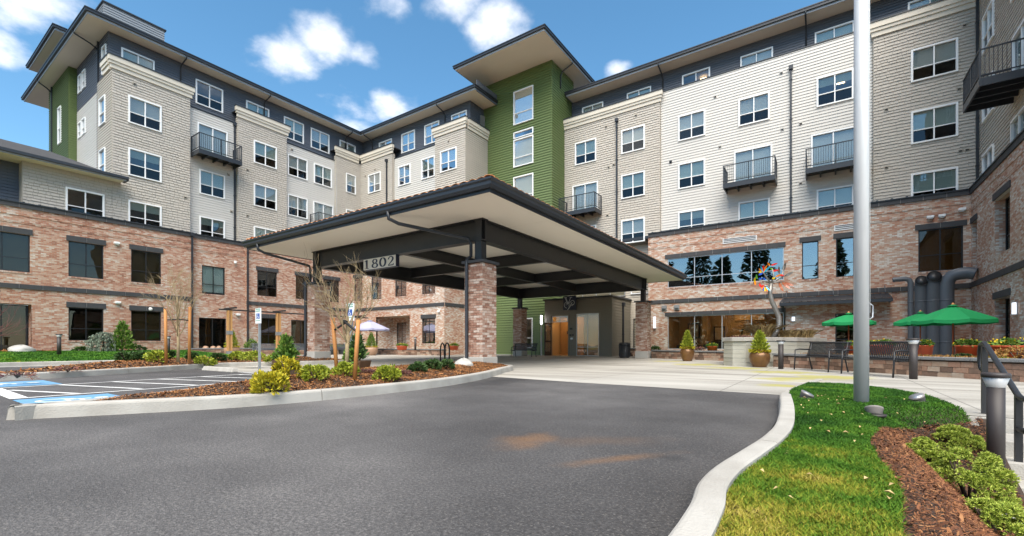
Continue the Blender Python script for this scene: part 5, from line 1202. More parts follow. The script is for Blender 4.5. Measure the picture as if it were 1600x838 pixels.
def ada(cx, cy, s_):
    b = MB().box(cx-.78*s_, cy-.62*s_, .004, cx+.78*s_, cy+.62*s_, .008).build('painted_symbol', 'paint_blue', road)
    class G: 
        def p(self, a, z, n): return (cx+a, cy+z, .008+n)
    g_ = G(); mb = MB(); O = (-.5*s_, -.5*s_); sc = (s_, s_)
    ribbon(mb, g_, [(.42, .72), (.42, .40), (.68, .40), (.78, .12), (.88, .15)], .07, 0, .003, O, sc); p = arc(.42, .30, .24, .24, 110, 370, 18); ribbon(mb, g_, p, .06, 0, .0032, O, sc)
    p = arc(.42, .86, .05, .05, 0, 360, 10); ribbon(mb, g_, p, .09, 0, .0034, O, sc); ribbon(mb, g_, [(.42, .58), (.64, .58)], .06, 0, .0028, O, sc); mb.build('wheelchair_mark', 'paint_white', b)
ada(-8.95, 1.85, .85); ada(-13.6, 1.8, 1.05)

# ------------------------------------------------------------------ low walls and garden beds
def block_wall(name, label, pts, z0, h, th=.28, course=.13, bl=.30, cap=True, mat='wall_stone', singles=True, seed=1, cat='wall', side=1):
    """retaining wall of split-face blocks, every block its own piece, with cap stones"""
    mid = pts[len(pts)//2]; t = thing(name, label, cat, (mid[0], mid[1], z0)); rng = random.Random(seed); rest = MB(); core = MB()
    for (ax, ay), (bx, by) in zip(pts, pts[1:]):
        L_ = math.hypot(bx-ax, by-ay); ux, uy = (bx-ax)/L_, (by-ay)/L_; nx_, ny_ = -uy*side, ux*side
        def P3(u, n, z): return (ax+ux*u+nx_*n, ay+uy*u+ny_*n, z)
        core.hexa([P3(0, .03, z0), P3(L_, .03, z0), P3(L_, th, z0), P3(0, th, z0), P3(0, .03, z0+h-.002), P3(L_, .03, z0+h-.002), P3(L_, th, z0+h-.002), P3(0, th, z0+h-.002)])
        for r in range(int(round(h/course))):
            u = -(r % 2)*bl*.5
            while u < L_:
                w_ = bl*rng.uniform(.75, 1.25); a, b = max(u, 0)+.004, min(u+w_, L_)-.004; u += w_
                if b-a < .04: continue
                pr = rng.uniform(-.012, .012); za, zb = z0+r*course+.004, z0+(r+1)*course-.004; j = lambda: rng.uniform(-.006, .006)
                m_ = MB() if singles else rest
                m_.hexa([P3(a, .04, za), P3(b, .04, za), P3(b, pr+j(), za), P3(a, pr+j(), za), P3(a, .04, zb), P3(b, .04, zb), P3(b, pr+j(), zb), P3(a, pr+j(), zb)])
                if singles: m_.build('block', mat, t)
        if cap:
            k = max(1, round(L_/.6))
            for i in range(k):
                a, b = L_*i/k+.004, L_*(i+1)/k-.004; bevel(MB().hexa([P3(a, -.05, z0+h), P3(b, -.05, z0+h), P3(b, th+.05, z0+h), P3(a, th+.05, z0+h), P3(a, -.05, z0+h+.075), P3(b, -.05, z0+h+.075), P3(b, th+.05, z0+h+.075), P3(a, th+.05, z0+h+.075)]).build('cap_slab', 'cap_stone', t), .01)
    core.build('wall_core', 'soil', t)
    if rest.v: rest.build('block_courses', mat, t, kind='stuff')
    return t
GWALL = [(-1.55, 18.95), (0, 17.75), (2.05, 15.6), (3.6, 14.1), (6.2, 12.0)]
block_wall('garden_wall', 'low brown block retaining wall with grey cap behind the black benches', GWALL, 0, .42, seed=2)
GB = [(-1.4, 19.1), (.1, 18.0), (2.2, 15.85), (3.75, 14.35), (6.05, 12.5), (6.05, 20), (3.0, 20.5), (0, 22.2), (-1.2, 22)]
zg = lambda x, y: .40+.03*np.sin(np.asarray(x)*3)*np.cos(np.asarray(y)*2.6)
bed_mesh('garden_bed', GB, zg, .2, 'soil'); chips('mulch_chips', 'bark chips in the raised garden bed behind the block wall', GB, zg, 9000, .07, 'mulch_orange', 9)
rng = np.random.default_rng(3); P_ = scatter(GB, 9000, rng); P_ = P_[rng.random(len(P_)) < .35+.65*(np.sin(P_[:, 0]*2.2+P_[:, 1]) > .1)]
V, Fq = leaf_arrays(np.column_stack([P_, zg(P_[:, 0], P_[:, 1])]), rng.normal(0, .5, (len(P_), 3))+[0, 0, .8], .09, .012, rng); o = np_mesh('ground_cover', V, Fq, 'rust_plant', kind='stuff'); o['label'] = 'rusty low ground cover in the raised bed below the umbrellas'; o['category'] = 'plants'
block_wall('planter_wall', 'low block planter wall below the lounge window at the entrance', [(-8.55, 27.2), (-3.3, 23.9)], 0, .42, seed=3, singles=False)
bed_mesh('garden_bed', [(-8.5, 27.4), (-3.2, 24.1), (-2.0, 24.6), (-2.0, 32.0), (-10.2, 32.0), (-10.2, 28.0)], lambda x, y: .42+0*x, .3, 'grass')
block_wall('patio_wall', 'low block wall in front of the covered patio at the rear', [(-31.5, 24.6), (-23.0, 24.6)], 0, .42, seed=4, singles=False)
bed_mesh('lawn', [(-33.6, 24.8), (-23.0, 24.8), (-23.0, 26.1), (-32.4, 26.1), (-32.4, 28), (-36, 28), (-36, 24.8)], lambda x, y: .40+0*x, .3, 'grass')
block_wall('bench_wall', 'low block wall along the left brick facade behind the arbor', [(-34.5, 24.6), (-34.5, 12.6)], 0, .5, seed=5, singles=False, side=-1)
bed_mesh('lawn', [(-35.95, 12.5), (-34.7, 12.5), (-34.7, 24.7), (-35.95, 24.7)], lambda x, y: .5+0*x, .3, 'grass')
struct(MB().box(-32.45, 26.2, .36, -28.3, 28.1, .42).build('patio_floor', 'concrete'))
# round board-marked concrete planter
cp = [tuple(at_depth(px, 0, d).xy) for px, d in ((1131, 17.7), (1145, 17.1), (1165, 16.75), (1200, 16.75), (1245, 17.4), (1290, 19.2), (1288, 21), (1235, 22.5), (1180, 22), (1131, 20.2))]
cpt = thing('concrete_planter', 'board marked concrete planter wall below the coloured sculpture', 'planter', (cp[3][0], cp[3][1], 0))
rim = MB(); n = len(cp); cx_, cy_ = sum(p[0] for p in cp)/n, sum(p[1] for p in cp)/n
ins = [(cx_+(p[0]-cx_)*.9, cy_+(p[1]-cy_)*.9) for p in cp]; outr = [(cx_+(p[0]-cx_)*1.025, cy_+(p[1]-cy_)*1.025) for p in cp]
for i in range(n):
    j = (i+1) % n; L_ = Vector(cp[j])-Vector(cp[i])
    for k in range(6):   # boards of the formwork stand a little proud of one another
        e = random.Random(i*7+k).uniform(0, .012); f_ = 1+e*.5; z0_, z1_ = .155*k, .155*(k+1)-.006
        a = (cx_+(cp[i][0]-cx_)*f_, cy_+(cp[i][1]-cy_)*f_); b = (cx_+(cp[j][0]-cx_)*f_, cy_+(cp[j][1]-cy_)*f_)
        MB().hexa([(*a, z0_), (*b, z0_), (*ins[j], z0_), (*ins[i], z0_), (*a, z1_), (*b, z1_), (*ins[j], z1_), (*ins[i], z1_)]).build('formed_course', 'board_concrete', cpt)
    bevel(MB().hexa([(*outr[i], .93), (*outr[j], .93), (*ins[j], .93), (*ins[i], .93), (*outr[i], 1.08), (*outr[j], 1.08), (*ins[j], 1.08), (*ins[i], 1.08)]).build('rim_slab', 'pale_concrete', cpt), .015)
MB().sheet(ins, 1.0).build('soil', 'soil', cpt)

# ------------------------------------------------------------------ plants
def shrub_arrays(rx, ry, rz_, n, ln, wd, rng, clumps=26, tuft=False, up=.35):
    th = rng.uniform(0, 2*np.pi, clumps); ph = np.arccos(rng.uniform(-.15, 1, clumps))
    cdir = np.stack([np.sin(ph)*np.cos(th), np.sin(ph)*np.sin(th), np.cos(ph)], 1); rad = rng.uniform(.62, .9, clumps)[:, None]
    cc = cdir*rad*np.array([rx, ry, rz_])+np.array([0, 0, rz_*.12]); cr = rng.uniform(.24, .42, clumps)*(rx+ry)/2
    k = rng.integers(0, clumps, n); d = rng.normal(size=(n, 3)); d /= np.linalg.norm(d, axis=1, keepdims=True)
    flip = (d*cdir[k]).sum(1) < -.25; d[flip] *= -1
    P_ = cc[k]+d*cr[k][:, None]*rng.uniform(.55, 1.0, n)[:, None]**.5*np.array([1, 1, rz_/rx if rz_ < rx else 1.])
    core = rng.random(n) < .18; P_[core] *= .75
    P_[:, 2] = np.maximum(P_[:, 2]+rz_*.35, .005); D = d*.8+cdir[k]*.4+np.array([0, 0, up])
    if tuft:
        m_ = 7; Pt = np.repeat(P_, m_, 0); Dt = np.repeat(D/np.linalg.norm(D, axis=1, keepdims=True), m_, 0)+rng.normal(0, .55, (n*m_, 3)); return leaf_arrays(Pt, Dt, ln, wd, rng)
    return leaf_arrays(P_, D+rng.normal(0, .5, (n, 3)), ln, wd, rng)
def pine_arrays(rx, h, n, ln, wd, rng):
    """a mound of rounded bumps, each bump a ball of short needles, with dark gaps between"""
    k = 60; th = rng.uniform(0, 6.283, k); u = rng.uniform(.0, 1, k)**.9; z = u; r = np.sqrt(np.maximum(0, 1-z*z))
    cdir = np.stack([r*np.cos(th), r*np.sin(th), z], 1); cc = cdir*np.array([rx, rx, h])*rng.uniform(.78, 1.0, k)[:, None]; br = rx*rng.uniform(.19, .29, k)
    i = rng.integers(0, k, n); d = rng.normal(size=(n, 3)); d /= np.linalg.norm(d, axis=1, keepdims=True); d = d+cdir[i]*.55+np.array([0, 0, .35]); d /= np.linalg.norm(d, axis=1, keepdims=True)
    P_ = cc[i]+d*br[i][:, None]*rng.uniform(.6, 1, n)[:, None]; P_[:, 2] = np.maximum(P_[:, 2], .0)
    m_ = 9; Pt = np.repeat(P_, m_, 0); Dt = np.repeat(d, m_, 0)+rng.normal(0, .5, (n*m_, 3)); return leaf_arrays(Pt, Dt, ln, wd, rng)
def stems(mb, rx, h, k, rng, r=.012):
    for i in range(k):
        a = rng.uniform(0, 6.28); mb.tube([(0, 0, 0), (math.cos(a)*rx*.3, math.sin(a)*rx*.3, h*.4), (math.cos(a)*rx*.6, math.sin(a)*rx*.6, h*.75)], [r, r*.8, r*.4], 5)
def shrub(label, loc, w, h, mat, seed, n=900, ln=.07, wd=.018, group=None, name='shrub', clumps=26, tuft=False, up=.35, stem='bark_dark'):
    rng = np.random.default_rng(seed); t = thing(name, label, 'shrub', loc, group)
    if tuft: V, Fq = pine_arrays(w/2, h, n, ln, wd, rng)
    else: V, Fq = shrub_arrays(w/2, w/2*rng.uniform(.9, 1.05), h*.62, n, ln, wd, rng, clumps, tuft, up)
    s_ = h/max(V[:, 2].max(), .01); V[:, 2] *= s_
    np_mesh('foliage', V+np.array(loc), Fq, mat, t)
    mb = MB(); stems(mb, w*.4, h, 7, random.Random(seed)); mb.v = [(x+loc[0], y+loc[1], z+loc[2]) for x, y, z in mb.v]; mb.build('stem', stem, t); return t
def isl_shrub(label, px, py, wpx, hpx, mat, seed, zf, **k):
    p = ground_at(px, py, .2); p.z = float(zf(p.x, p.y)); d = (CZ-.2)*FPX/(py-HOR); p.z = max(p.z, .1)-.02
    return shrub(label, tuple(p), wpx/FPX*d*1.02, hpx/FPX*d*1.02, mat, seed, **k)
G1 = 'shrubs in the near island'; G2 = 'shrubs in the far island'
isl_shrub('bright yellow green shrub, front one of a pair on the near island', 423, 608, 48, 42, 'leaf_yellow', 1, z1, n=1700, ln=.06, wd=.014, up=.7, group=G1)
isl_shrub('bright yellow shrub, rear one of a pair beside the brown pot', 449, 598, 36, 38, 'leaf_yellow', 2, z1, n=1300, ln=.06, wd=.014, up=.7, group=G1)
isl_shrub('lime green shrub between the yellow pair and the staked tree', 492, 597, 42, 26, 'leaf_lime', 3, z1, n=1400, ln=.055, wd=.014, group=G1)
isl_shrub('small lime shrub behind the leaning wooden tree stakes', 541, 592, 34, 24, 'leaf_lime', 4, z1, n=1000, ln=.055, wd=.014, group=G1)
isl_shrub('yellow green shrub right of the staked bare tree', 605, 592, 36, 28, 'leaf_lime', 5, z1, n=1400, ln=.055, wd=.014, up=.6, group=G1)
isl_shrub('dark green ball shrub, leftmost of three near the bike rack', 652, 584, 24, 18, 'leaf_dark', 6, z1, n=1000, ln=.05, wd=.016, group=G1)
isl_shrub('dark green ball shrub, middle of three near the bike rack', 675, 581, 25, 20, 'leaf_dark', 7, z1, n=1000, ln=.05, wd=.016, group=G1)
isl_shrub('dark green ball shrub, rightmost of three beside the pale boulder', 697, 579.5, 25, 19, 'leaf_dark', 8, z1, n=1000, ln=.05, wd=.016, group=G1)
isl_shrub('low purple heather behind the right wooden stake', 574, 587, 28, 9, 'heather', 9, z1, n=700, ln=.05, wd=.008, name='heather', up=.8)
isl_shrub('low purple heather between yellow shrub and dark ball shrubs', 628, 587, 26, 9, 'heather', 10, z1, n=700, ln=.05, wd=.008, name='heather', up=.8)
for i, (lab, px, py, w_, h_, m_) in enumerate([
        ('dark round shrub at the left end of the far island row', 195, 568, 22, 19, 'leaf_dark'), ('dark round shrub, second from left on the far island', 216, 567.5, 21, 18, 'leaf_dark'),
        ('lime green shrub left of the staked tree on the far island', 244, 568, 27, 20, 'leaf_lime'), ('dark shrub tucked behind the lime one by the left bollard', 262, 565.5, 17, 17, 'leaf_dark'),
        ('small dark shrub just right of the far staked tree', 301, 565, 17, 14, 'leaf_dark'), ('wide lime shrub right of the far staked tree', 320, 566.5, 27, 16, 'leaf_lime'),
        ('small dark shrub in front of the clay pot with conifer', 341, 564.5, 17, 14, 'leaf_dark'), ('lime shrub in front of the grey bench, left one', 371, 563.5, 22, 15, 'leaf_lime'),
        ('broad lime shrub left of the parking sign post', 394, 566.5, 32, 17, 'leaf_lime'), ('lime shrub between parking sign and brown pot', 425, 564, 18, 15, 'leaf_lime')]):
    isl_shrub(lab, px, py, w_, h_, m_, 20+i, z2, n=700, ln=.09, wd=.026, group=G2)
for i, (px, py, lab) in enumerate(((27, 586, 'brown dead tuft at the tip of the far island'), (106, 577.5, 'brown dead tuft on the middle of the far island tip'))):
    p = ground_at(px, py, .2); shrub(lab, (p.x, p.y, .14), .45, .16, 'heather', 40+i, n=160, ln=.12, wd=.012, name='dead_tuft', up=.6)
def lawn_spot(px, X): # a point on the left lawn at world X
    r = ray(px); d = X/r[0]; return (X, r[1]*d, float(zl(X, r[1]*d))), d
p, d = lawn_spot(128, -34.6); shrub('low dark juniper at the foot of the left brick wall', p, 18/FPX*d, 9/FPX*d, 'leaf_dark', 50, n=500, ln=.13, wd=.03)
p, d = lawn_spot(218, -34.6); shrub('small dark ball shrub below the right ground floor window', p, 13/FPX*d, 10/FPX*d, 'leaf_dark', 51, n=400, ln=.12, wd=.03)
# weeping blue conifer
p, d = lawn_spot(162, -33.8); t = thing('weeping_conifer', 'weeping blue grey conifer in front of the left brick wall', 'tree', p); rng = np.random.default_rng(52)
mb = MB(); Pl = []; Dl = []
for i in range(34):
    a = rng.uniform(0, 6.28); rr = rng.uniform(.25, .85); top = rng.uniform(.7, 1.05); pts = []
    for k in range(8):
        u = k/7; q = (p[0]+math.cos(a)*rr*min(1, u*1.8), p[1]+math.sin(a)*rr*min(1, u*1.8), p[2]+max(.05, top*(1-max(0, u-.3)**1.3*1.7))); pts.append(q)
        for _ in range(14): Pl.append(np.array(q)+rng.normal(0, .05, 3)); Dl.append((math.cos(a)*.3, math.sin(a)*.3, -1))
    mb.tube(pts, [.02, .018, .015, .012, .01, .008, .006, .004], 4)
V, Fq = leaf_arrays(np.array(Pl), np.array(Dl)+rng.normal(0, .35, (len(Pl), 3)), .14, .02, rng); np_mesh('foliage', V, Fq, 'leaf_blue', t)
mb.tube([p, (p[0], p[1], p[2]+.9)], [.05, .03], 6); mb.build('trunk', 'bark_dark', t)
def conifer_arrays(h, r, n, ln, wd, rng, power=1.0, base=.04):
    u = rng.random(n)**.65; z = (1-u); z = base+z*(1-base); rad = r*(1-z)**power*np.sqrt(rng.uniform(.25, 1, n))*(1+.25*np.sin(z*40+rng.uniform(0, 6, n)*.2)); a = rng.uniform(0, 2*np.pi, n)
    P_ = np.stack([np.cos(a)*rad, np.sin(a)*rad, z*h], 1); D = np.stack([np.cos(a)*.55, np.sin(a)*.55, np.full(n, .7)], 1)+rng.normal(0, .3, (n, 3)); return leaf_arrays(P_, D, ln, wd, rng)
p, d = lawn_spot(191, -33.6); t = thing('conifer_shrub', 'upright bushy green conifer between the two left ground floor windows', 'tree', p); rng = np.random.default_rng(53)
V, Fq = conifer_arrays(1.7, .58, 1500, .17, .032, rng, .7); np_mesh('foliage', V+np.array(p), Fq, 'leaf_mid', t); MB().tube([p, (p[0], p[1], p[2]+1.7)], [.05, .015], 6).build('trunk', 'bark_dark', t)
for i, (px, X, w_, h_, lab) in enumerate(((393, -35.3, .95, .8, 'green bush behind the grey bench by the left brick wall'), (441, -35.3, .9, .95, 'green bush right of the second arbor post'), (462, -35.3, .5, .3, 'orange flowering plant in front of the dark patio opening'))):
    r = ray(px); dd = X/r[0]; shrub(lab, (X, r[1]*dd, .5), w_, h_, 'leaf_mid' if i < 2 else 'rust_plant', 60+i, n=600, ln=.12, wd=.03)
# pine shrubs by the steps
for i, (px, pt_, d, w_, lab) in enumerate(((1492, 664, 4.45, .37, 'light green dwarf pine shrub, farthest of four by the steps'), (1447, 690, 3.65, .29, 'light green dwarf pine shrub, leftmost of four beside the lawn mulch'),
                                     (1514, 699, 3.3, .46, 'large light green dwarf pine shrub below the near bollard'), (1558, 786, 2.66, .40, 'light green dwarf pine shrub in the lower right corner'))):
    c = at_depth(px, pt_, d); zz = float(zr(c.x, c.y))-.03; h_ = min(max(c.z-zz, .24), .46)
    shrub(lab, (c.x, c.y, zz), w_, h_, 'leaf_pine', 70+i, n=2300 if i != 2 else 3200, ln=.021, wd=.0034, group='dwarf pines by the steps', clumps=44, tuft=True, up=.9, name='dwarf_pine')

def bare_tree(name, label, base, h, seed, spread=.75, r0=.045, depth=5, fork=.35, mat='bark', first=7):
    t = thing(name, label, 'tree', base); rg = random.Random(seed); tr = MB(); br = MB(); b = Vector(base)
    fp = b+Vector((rg.uniform(-.04, .04), rg.uniform(-.04, .04), h*fork))
    tr.tube([b, b+Vector((.01, .01, h*fork*.5)), fp], [r0*1.15, r0, r0*.9], 8); tr.build('trunk', mat, t)
    def grow(p, d, ln, r, lv):
        pts = [p]; q = p
        for k in range(4):
            d = (d+Vector((rg.uniform(-.16, .16), rg.uniform(-.16, .16), .07))).normalized(); q = q+d*ln/4; pts.append(q)
        br.tube(pts, [r, r*.88, r*.75, r*.62, r*.5], 5 if lv < 2 else 4, False)
        if lv >= depth: return
        for k in range(rg.choice((2, 3, 3)) if lv < 3 else rg.choice((2, 2, 3))):
            i = rg.choice((2, 3, 4)); a = rg.uniform(.3, .75); ax = Vector((rg.uniform(-1, 1), rg.uniform(-1, 1), rg.uniform(-.3, .3))).normalized()
            nd = (Matrix.Rotation(a, 3, ax) @ d).normalized(); grow(pts[i], nd, ln*rg.uniform(.55, .8), max(r*.55, .0022), lv+1)
    for k in range(first):
        a = 6.283*k/first+rg.uniform(-.3, .3); grow(fp-Vector((0, 0, rg.uniform(0, h*fork*.35))), Vector((math.cos(a)*spread, math.sin(a)*spread, rg.uniform(.5, 1.3))).normalized(), h*rg.uniform(.26, .36), r0*.5, 1)
    grow(fp, Vector((.03, .02, 1)), h*.33, r0*.7, 1)
    br.build('branches', mat, t); return t
def stake(label, a, b, r=.035):
    return tag(MB().tube([a, b], r, 8).build('tree_stake', 'stake_wood', None, loc=a), label, 'stake', 'tree stakes')
p = ground_at(541, 589, .22); bare_tree('young_tree', 'leafless young tree held by two stakes on the near island', tuple(p), 1.95, 5, r0=.036, depth=5, spread=.62, fork=.42)
d = (CZ-.22)*FPX/(589-HOR)
sa = (ground_at(527, 590, .2), at_depth(520, 497, (CZ-.2)*FPX/51)); sb = (ground_at(554, 596, .18), at_depth(560, 500, (CZ-.18)*FPX/57))
stake('wooden stake on the left of the near bare tree', tuple(sa[0]), tuple(sa[1])); stake('wooden stake on the right of the near bare tree', tuple(sb[0]), tuple(sb[1]))
tag(MB().tube([sa[0].lerp(sa[1], .8)+Vector((.04, 0, 0)), p+Vector((.06, -.03, 1.0)), p+Vector((.0, -.07, 1.02)), sb[0].lerp(sb[1], .8)], .022, 6).build('tree_tie', 'rubber'), 'black strap tying the near bare tree to its stakes', 'strap')
p = ground_at(278, 565.5, .25); bare_tree('young_tree', 'leafless young tree between two stakes on the far island', tuple(p), 2.9, 9, r0=.042, depth=5, spread=.42, fork=.4)
q1 = ground_at(272, 566, .25); q2 = ground_at(285, 567, .25); d1 = Vector((q1.x, q1.y, .2)); d2 = Vector((q2.x, q2.y, .2))
d1 = p+Vector((-.12, -.28, -.05)); d2 = p+Vector((.1, .28, -.05))
stake('wooden stake left of the far island tree', tuple(d1), tuple(d1+Vector((0, -.02, 1.75))), .045); stake('wooden stake right of the far island tree', tuple(d2), tuple(d2+Vector((0, .02, 1.85))), .045)
tag(MB().tube([d1+Vector((0, 0, 1.4)), p+Vector((.06, 0, 1.38)), d2+Vector((0, 0, 1.4))], .02, 5).build('tree_tie', 'rubber'), 'black strap tying the far island tree to its stakes', 'strap')
p = at_depth(-55, 552, 15.5); bare_tree('bare_shrub', 'leafless dark twiggy tree reaching in at the left edge', (p.x, p.y, .2), 3.6, 14, r0=.05, depth=4, mat='twig_red', spread=.9, fork=.15)
# evergreens across the street, seen mirrored in the upper windows
for i, (x, y, h_, r_) in enumerate(((-27, -31, 19, 3.6), (-21, -34, 24, 4.2), (-16, -30, 18, 3.4), (-10.5, -33, 23, 4.0), (-5, -31, 17, 3.3), (1, -33, 21, 3.8), (7, -30, 18, 3.5))):
    rng = np.random.default_rng(80+i); t = thing('evergreen_tree', ['tall dark fir', 'tallest dark fir', 'short dark fir', 'broad dark fir', 'slim dark fir', 'ragged dark fir', 'outer dark fir'][i]+' across the road, mirrored in the window glass', 'tree', (x, y, 0), 'evergreens across the road')
    n = 5200; lay = rng.integers(0, 22, n)/22.; z = .1+.9*lay+rng.uniform(-.012, .012, n); a = np.round(rng.uniform(0, 14, n))*6.283/14+lay*9+rng.normal(0, .13, n); rad = r_*1.45*(1-z)**.8*rng.uniform(.05, 1, n)
    P_ = np.stack([np.cos(a)*rad, np.sin(a)*rad, z*h_-rad*.28], 1); D = np.stack([np.cos(a), np.sin(a), np.full(n, -.25)], 1)+rng.normal(0, .3, (n, 3)); V, Fq = leaf_arrays(P_, D, .75, .16, rng)
    np_mesh('crown', V+np.array([x, y, 0]), Fq, 'leaf_conifer', t); MB().tube([(x, y, 0), (x, y, h_*.95)], [.32, .05], 8).build('trunk', 'bark_dark', t)

# ------------------------------------------------------------------ street furniture
# flagpole
fp = Vector((.37, 7.04, .09)); t = thing('flagpole', 'tall brushed aluminium flagpole rising from the right lawn', 'pole', tuple(fp))
o = MB().tube([fp, fp+Vector((0, 0, 4)), fp+Vector((0, 0, 11))], [.078, .076, .06], 28).build('shaft', 'pole_alu', t)
mb = MB(); c = fp+Vector((.066, .05, 1.12)); mb.bar(c+Vector((0, 0, -.13)), c+Vector((0, 0, .13)), .03, .02); mb.tube([c+Vector((.0, 0, -.11)), c+Vector((.05, .03, -.07)), c+Vector((.05, .03, .07)), c+Vector((0, 0, .11))], .009, 6); mb.build('cleat', 'galv', t)
mb = MB(); mb.tube([fp+Vector((.085, .0, 1.1)), fp+Vector((.08, .0, 5)), fp+Vector((.07, 0, 10.5))], .004, 4); mb.build('halyard', 'white_vinyl', t)
for i, (x, y, lab) in enumerate(((-.2, 7.14, 'round lawn spotlight left of the flagpole near the kerb'), (.42, 5.98, 'lawn spotlight in front of the flagpole by the mulch'), (.95, 7.5, 'lawn spotlight right of the flagpole near the walkway'))):
    z = float(zr(x, y)); t = thing('lawn_spotlight', lab, 'spotlight', (x, y, z), 'spotlights around the flagpole')
    a = math.atan2(7.04-y, .37-x); M = Matrix.Translation((x, y, z+.04)) @ Matrix.Rotation(a, 4, 'Z') @ Matrix.Rotation(R(28), 4, 'Y')
    mb = MB(); mb.lathe([(.035, -.05), (.065, -.04), (.075, .015), (.08, .02), (.08, .035), (.055, .035)], seg=18); mb.v = [tuple(M @ Vector(v)) for v in mb.v]; mb.build('housing', 'lamp_housing', t)
    mb = MB(); mb.lathe([(.068, .0355), (.068, .038)], seg=18); mb.v = [tuple(M @ Vector(v)) for v in mb.v]; mb.build('lens', 'galv', t)
    mb = MB(); mb.lathe([(.10, -.01), (.105, .012), (.02, .015)], x, y, z, 16); mb.tube([(x, y, z), (x, y, z+.05)], .02, 6); mb.build('base', 'bronze_paint', t)
# bollard lights
def bollard(label, loc, h=.95, r=.078):
    t = thing('bollard_light', label, 'bollard', loc, 'bollard lights along the paths'); x, y, z = loc
    MB().lathe([(r, 0), (r, h*.86)], x, y, z, 20).build('post', 'bronze_paint', t)
    MB().lathe([(r*.98, h*.862), (r*1.0, h*.865), (r*1.45, h*.955), (r*1.4, h*.956)], x, y, z, 20).build('reflector', 'silver', t)
    MB().lathe([(r*1.45, h*.957), (r*1.6, h*.96), (r*1.62, h*.985), (r*1.5, h*1.0), (.01, h*1.002)], x, y, z, 20).build('cap', 'bronze_paint', t); return t
bollard('dark bollard light right of the black benches', (1.69, 13.94, 0)); bollard('slim dark bollard light in front of the concrete planter', (-1.19, 17.34, 0))
b_ = at_depth(1556, 730, 4.05); bollard('large dark bollard light beside the steps and handrail', (b_.x, b_.y, float(zr(b_.x, b_.y))-.02), .93, .060)
bollard('dark bollard light on the lawn near the left patio door', (-30.2, 5.67, float(zl(-30.2, 5))), 1.0); bollard('dark bollard light by the tree stakes on the left lawn', (-28.6, 9.53, float(zl(-28.6, 9))), 1.0)
bollard('dark bollard light in front of the rear brick wall', tuple(at_depth(649, 0, 34.2).xy)+(.42,), .95)
# benches
def make_bench(mat, ln=1.85):
    t = thing('slatted_bench', 'x', 'bench'); 
    leg = MB()
    for sx in (-1, 1):
        x = sx*(ln/2-.12)
        for pts in ([(x, -.27, 0), (x, -.25, .3), (x, -.24, .63)], [(x, .30, 0), (x, .2, .42), (x, .3, .86)], [(x, -.24, .63), (x, -.1, .655), (x, .26, .64)], [(x, -.25, .40), (x, .2, .40)]): leg.tube(pts, .022, 6)
        if sx == -1: leg.build('leg_frame', mat, t, wrel=False); leg = MB()
    leg.build('leg_frame', mat, t, wrel=False)
    for i in range(7): MB().box(-ln/2, -.26+i*.068, .415, ln/2, -.26+i*.068+.045, .43).build('seat_slat', mat, t, wrel=False)
    bk = MB(); k = int(ln/.055)
    for i in range(k):
        x = -ln/2+.04+i*(ln-.08)/(k-1); bk.bar((x, .205, .46), (x, .305, .84), .03, .012)
    bk.build('back_slats', mat, t, wrel=False)
    r_ = MB(); r_.tube([(-ln/2, .2, .45), (ln/2, .2, .45)], .02, 6); r_.tube([(-ln/2, .31, .86), (ln/2, .31, .86)], .024, 6); r_.build('back_rail', mat, t, wrel=False); return t
bench = make_bench('steel_black'); GBn = 'black slatted benches along the block wall'
def bench_at(first, p, q, label, grp):
    p = Vector(p); q = Vector(q); d = (q-p).normalized(); th = math.atan2(d.y, d.x); c = (p+q)/2+Vector((-d.y, d.x))*.27
    if first: bench.location = (c.x, c.y, .006); bench.rotation_euler = (0, 0, th); bench['label'] = label; bench['group'] = grp; return bench
    return copy_tree(bench, None, (c.x, c.y, .006), th, label, grp)
bench_at(True, (-.85, 17.35), (.12, 15.9), 'black slatted bench nearest the concrete planter', GBn)
bench_at(False, (.33, 15.55), (1.4, 14.15), 'black slatted bench partly behind the flagpole', GBn)
bench_at(False, (-17.4, 25.0), (-15.5, 25.0), 'black bench under the canopy by the rear left column', 'black benches under the canopy')
g_b = make_bench('pipe_grey'); g_b.location = (-31.9, 16.4, .006); g_b.rotation_euler = (0, 0, R(90)); g_b['label'] = 'grey slatted bench between the first two arbor posts'; g_b['group'] = 'grey benches below the arbor'
copy_tree(g_b, None, (-31.9, 19.0, .006), R(90), 'grey slatted bench just left of the left brick column', 'grey benches below the arbor'); copy_tree(g_b, None, (-31.9, 22.0, .006), R(90), 'grey slatted bench seen behind the near bare tree', 'grey benches below the arbor')
# arbor of paired timber posts
ab = thing('arbor', 'timber arbor of paired orange posts under a dark steel beam', 'arbor', (-30.8, 18, 0))
for y in (13.5, 16.6, 19.8, 23.1):
    for o_ in (-.09, .09):
        MB().box(-30.87, y+o_-.055, .42, -30.73, y+o_+.055, 2.95).build('post', 'arbor_wood', ab)
    MB().box(-30.9, y-.17, .0, -30.7, y+.17, .40).build('post_shoe', 'galv', ab); MB().box(-30.89, y-.16, 1.45, -30.71, y+.16, 1.68).build('bracket', 'galv', ab)
    MB().bar((-31.5, y, 3.09), (-29.9, y, 3.09), .06, .10).build('cross_beam', 'steel_black', ab)
MB().box(-30.86, 12.9, 2.955, -30.74, 24.0, 3.035).build('beam', 'steel_black', ab)
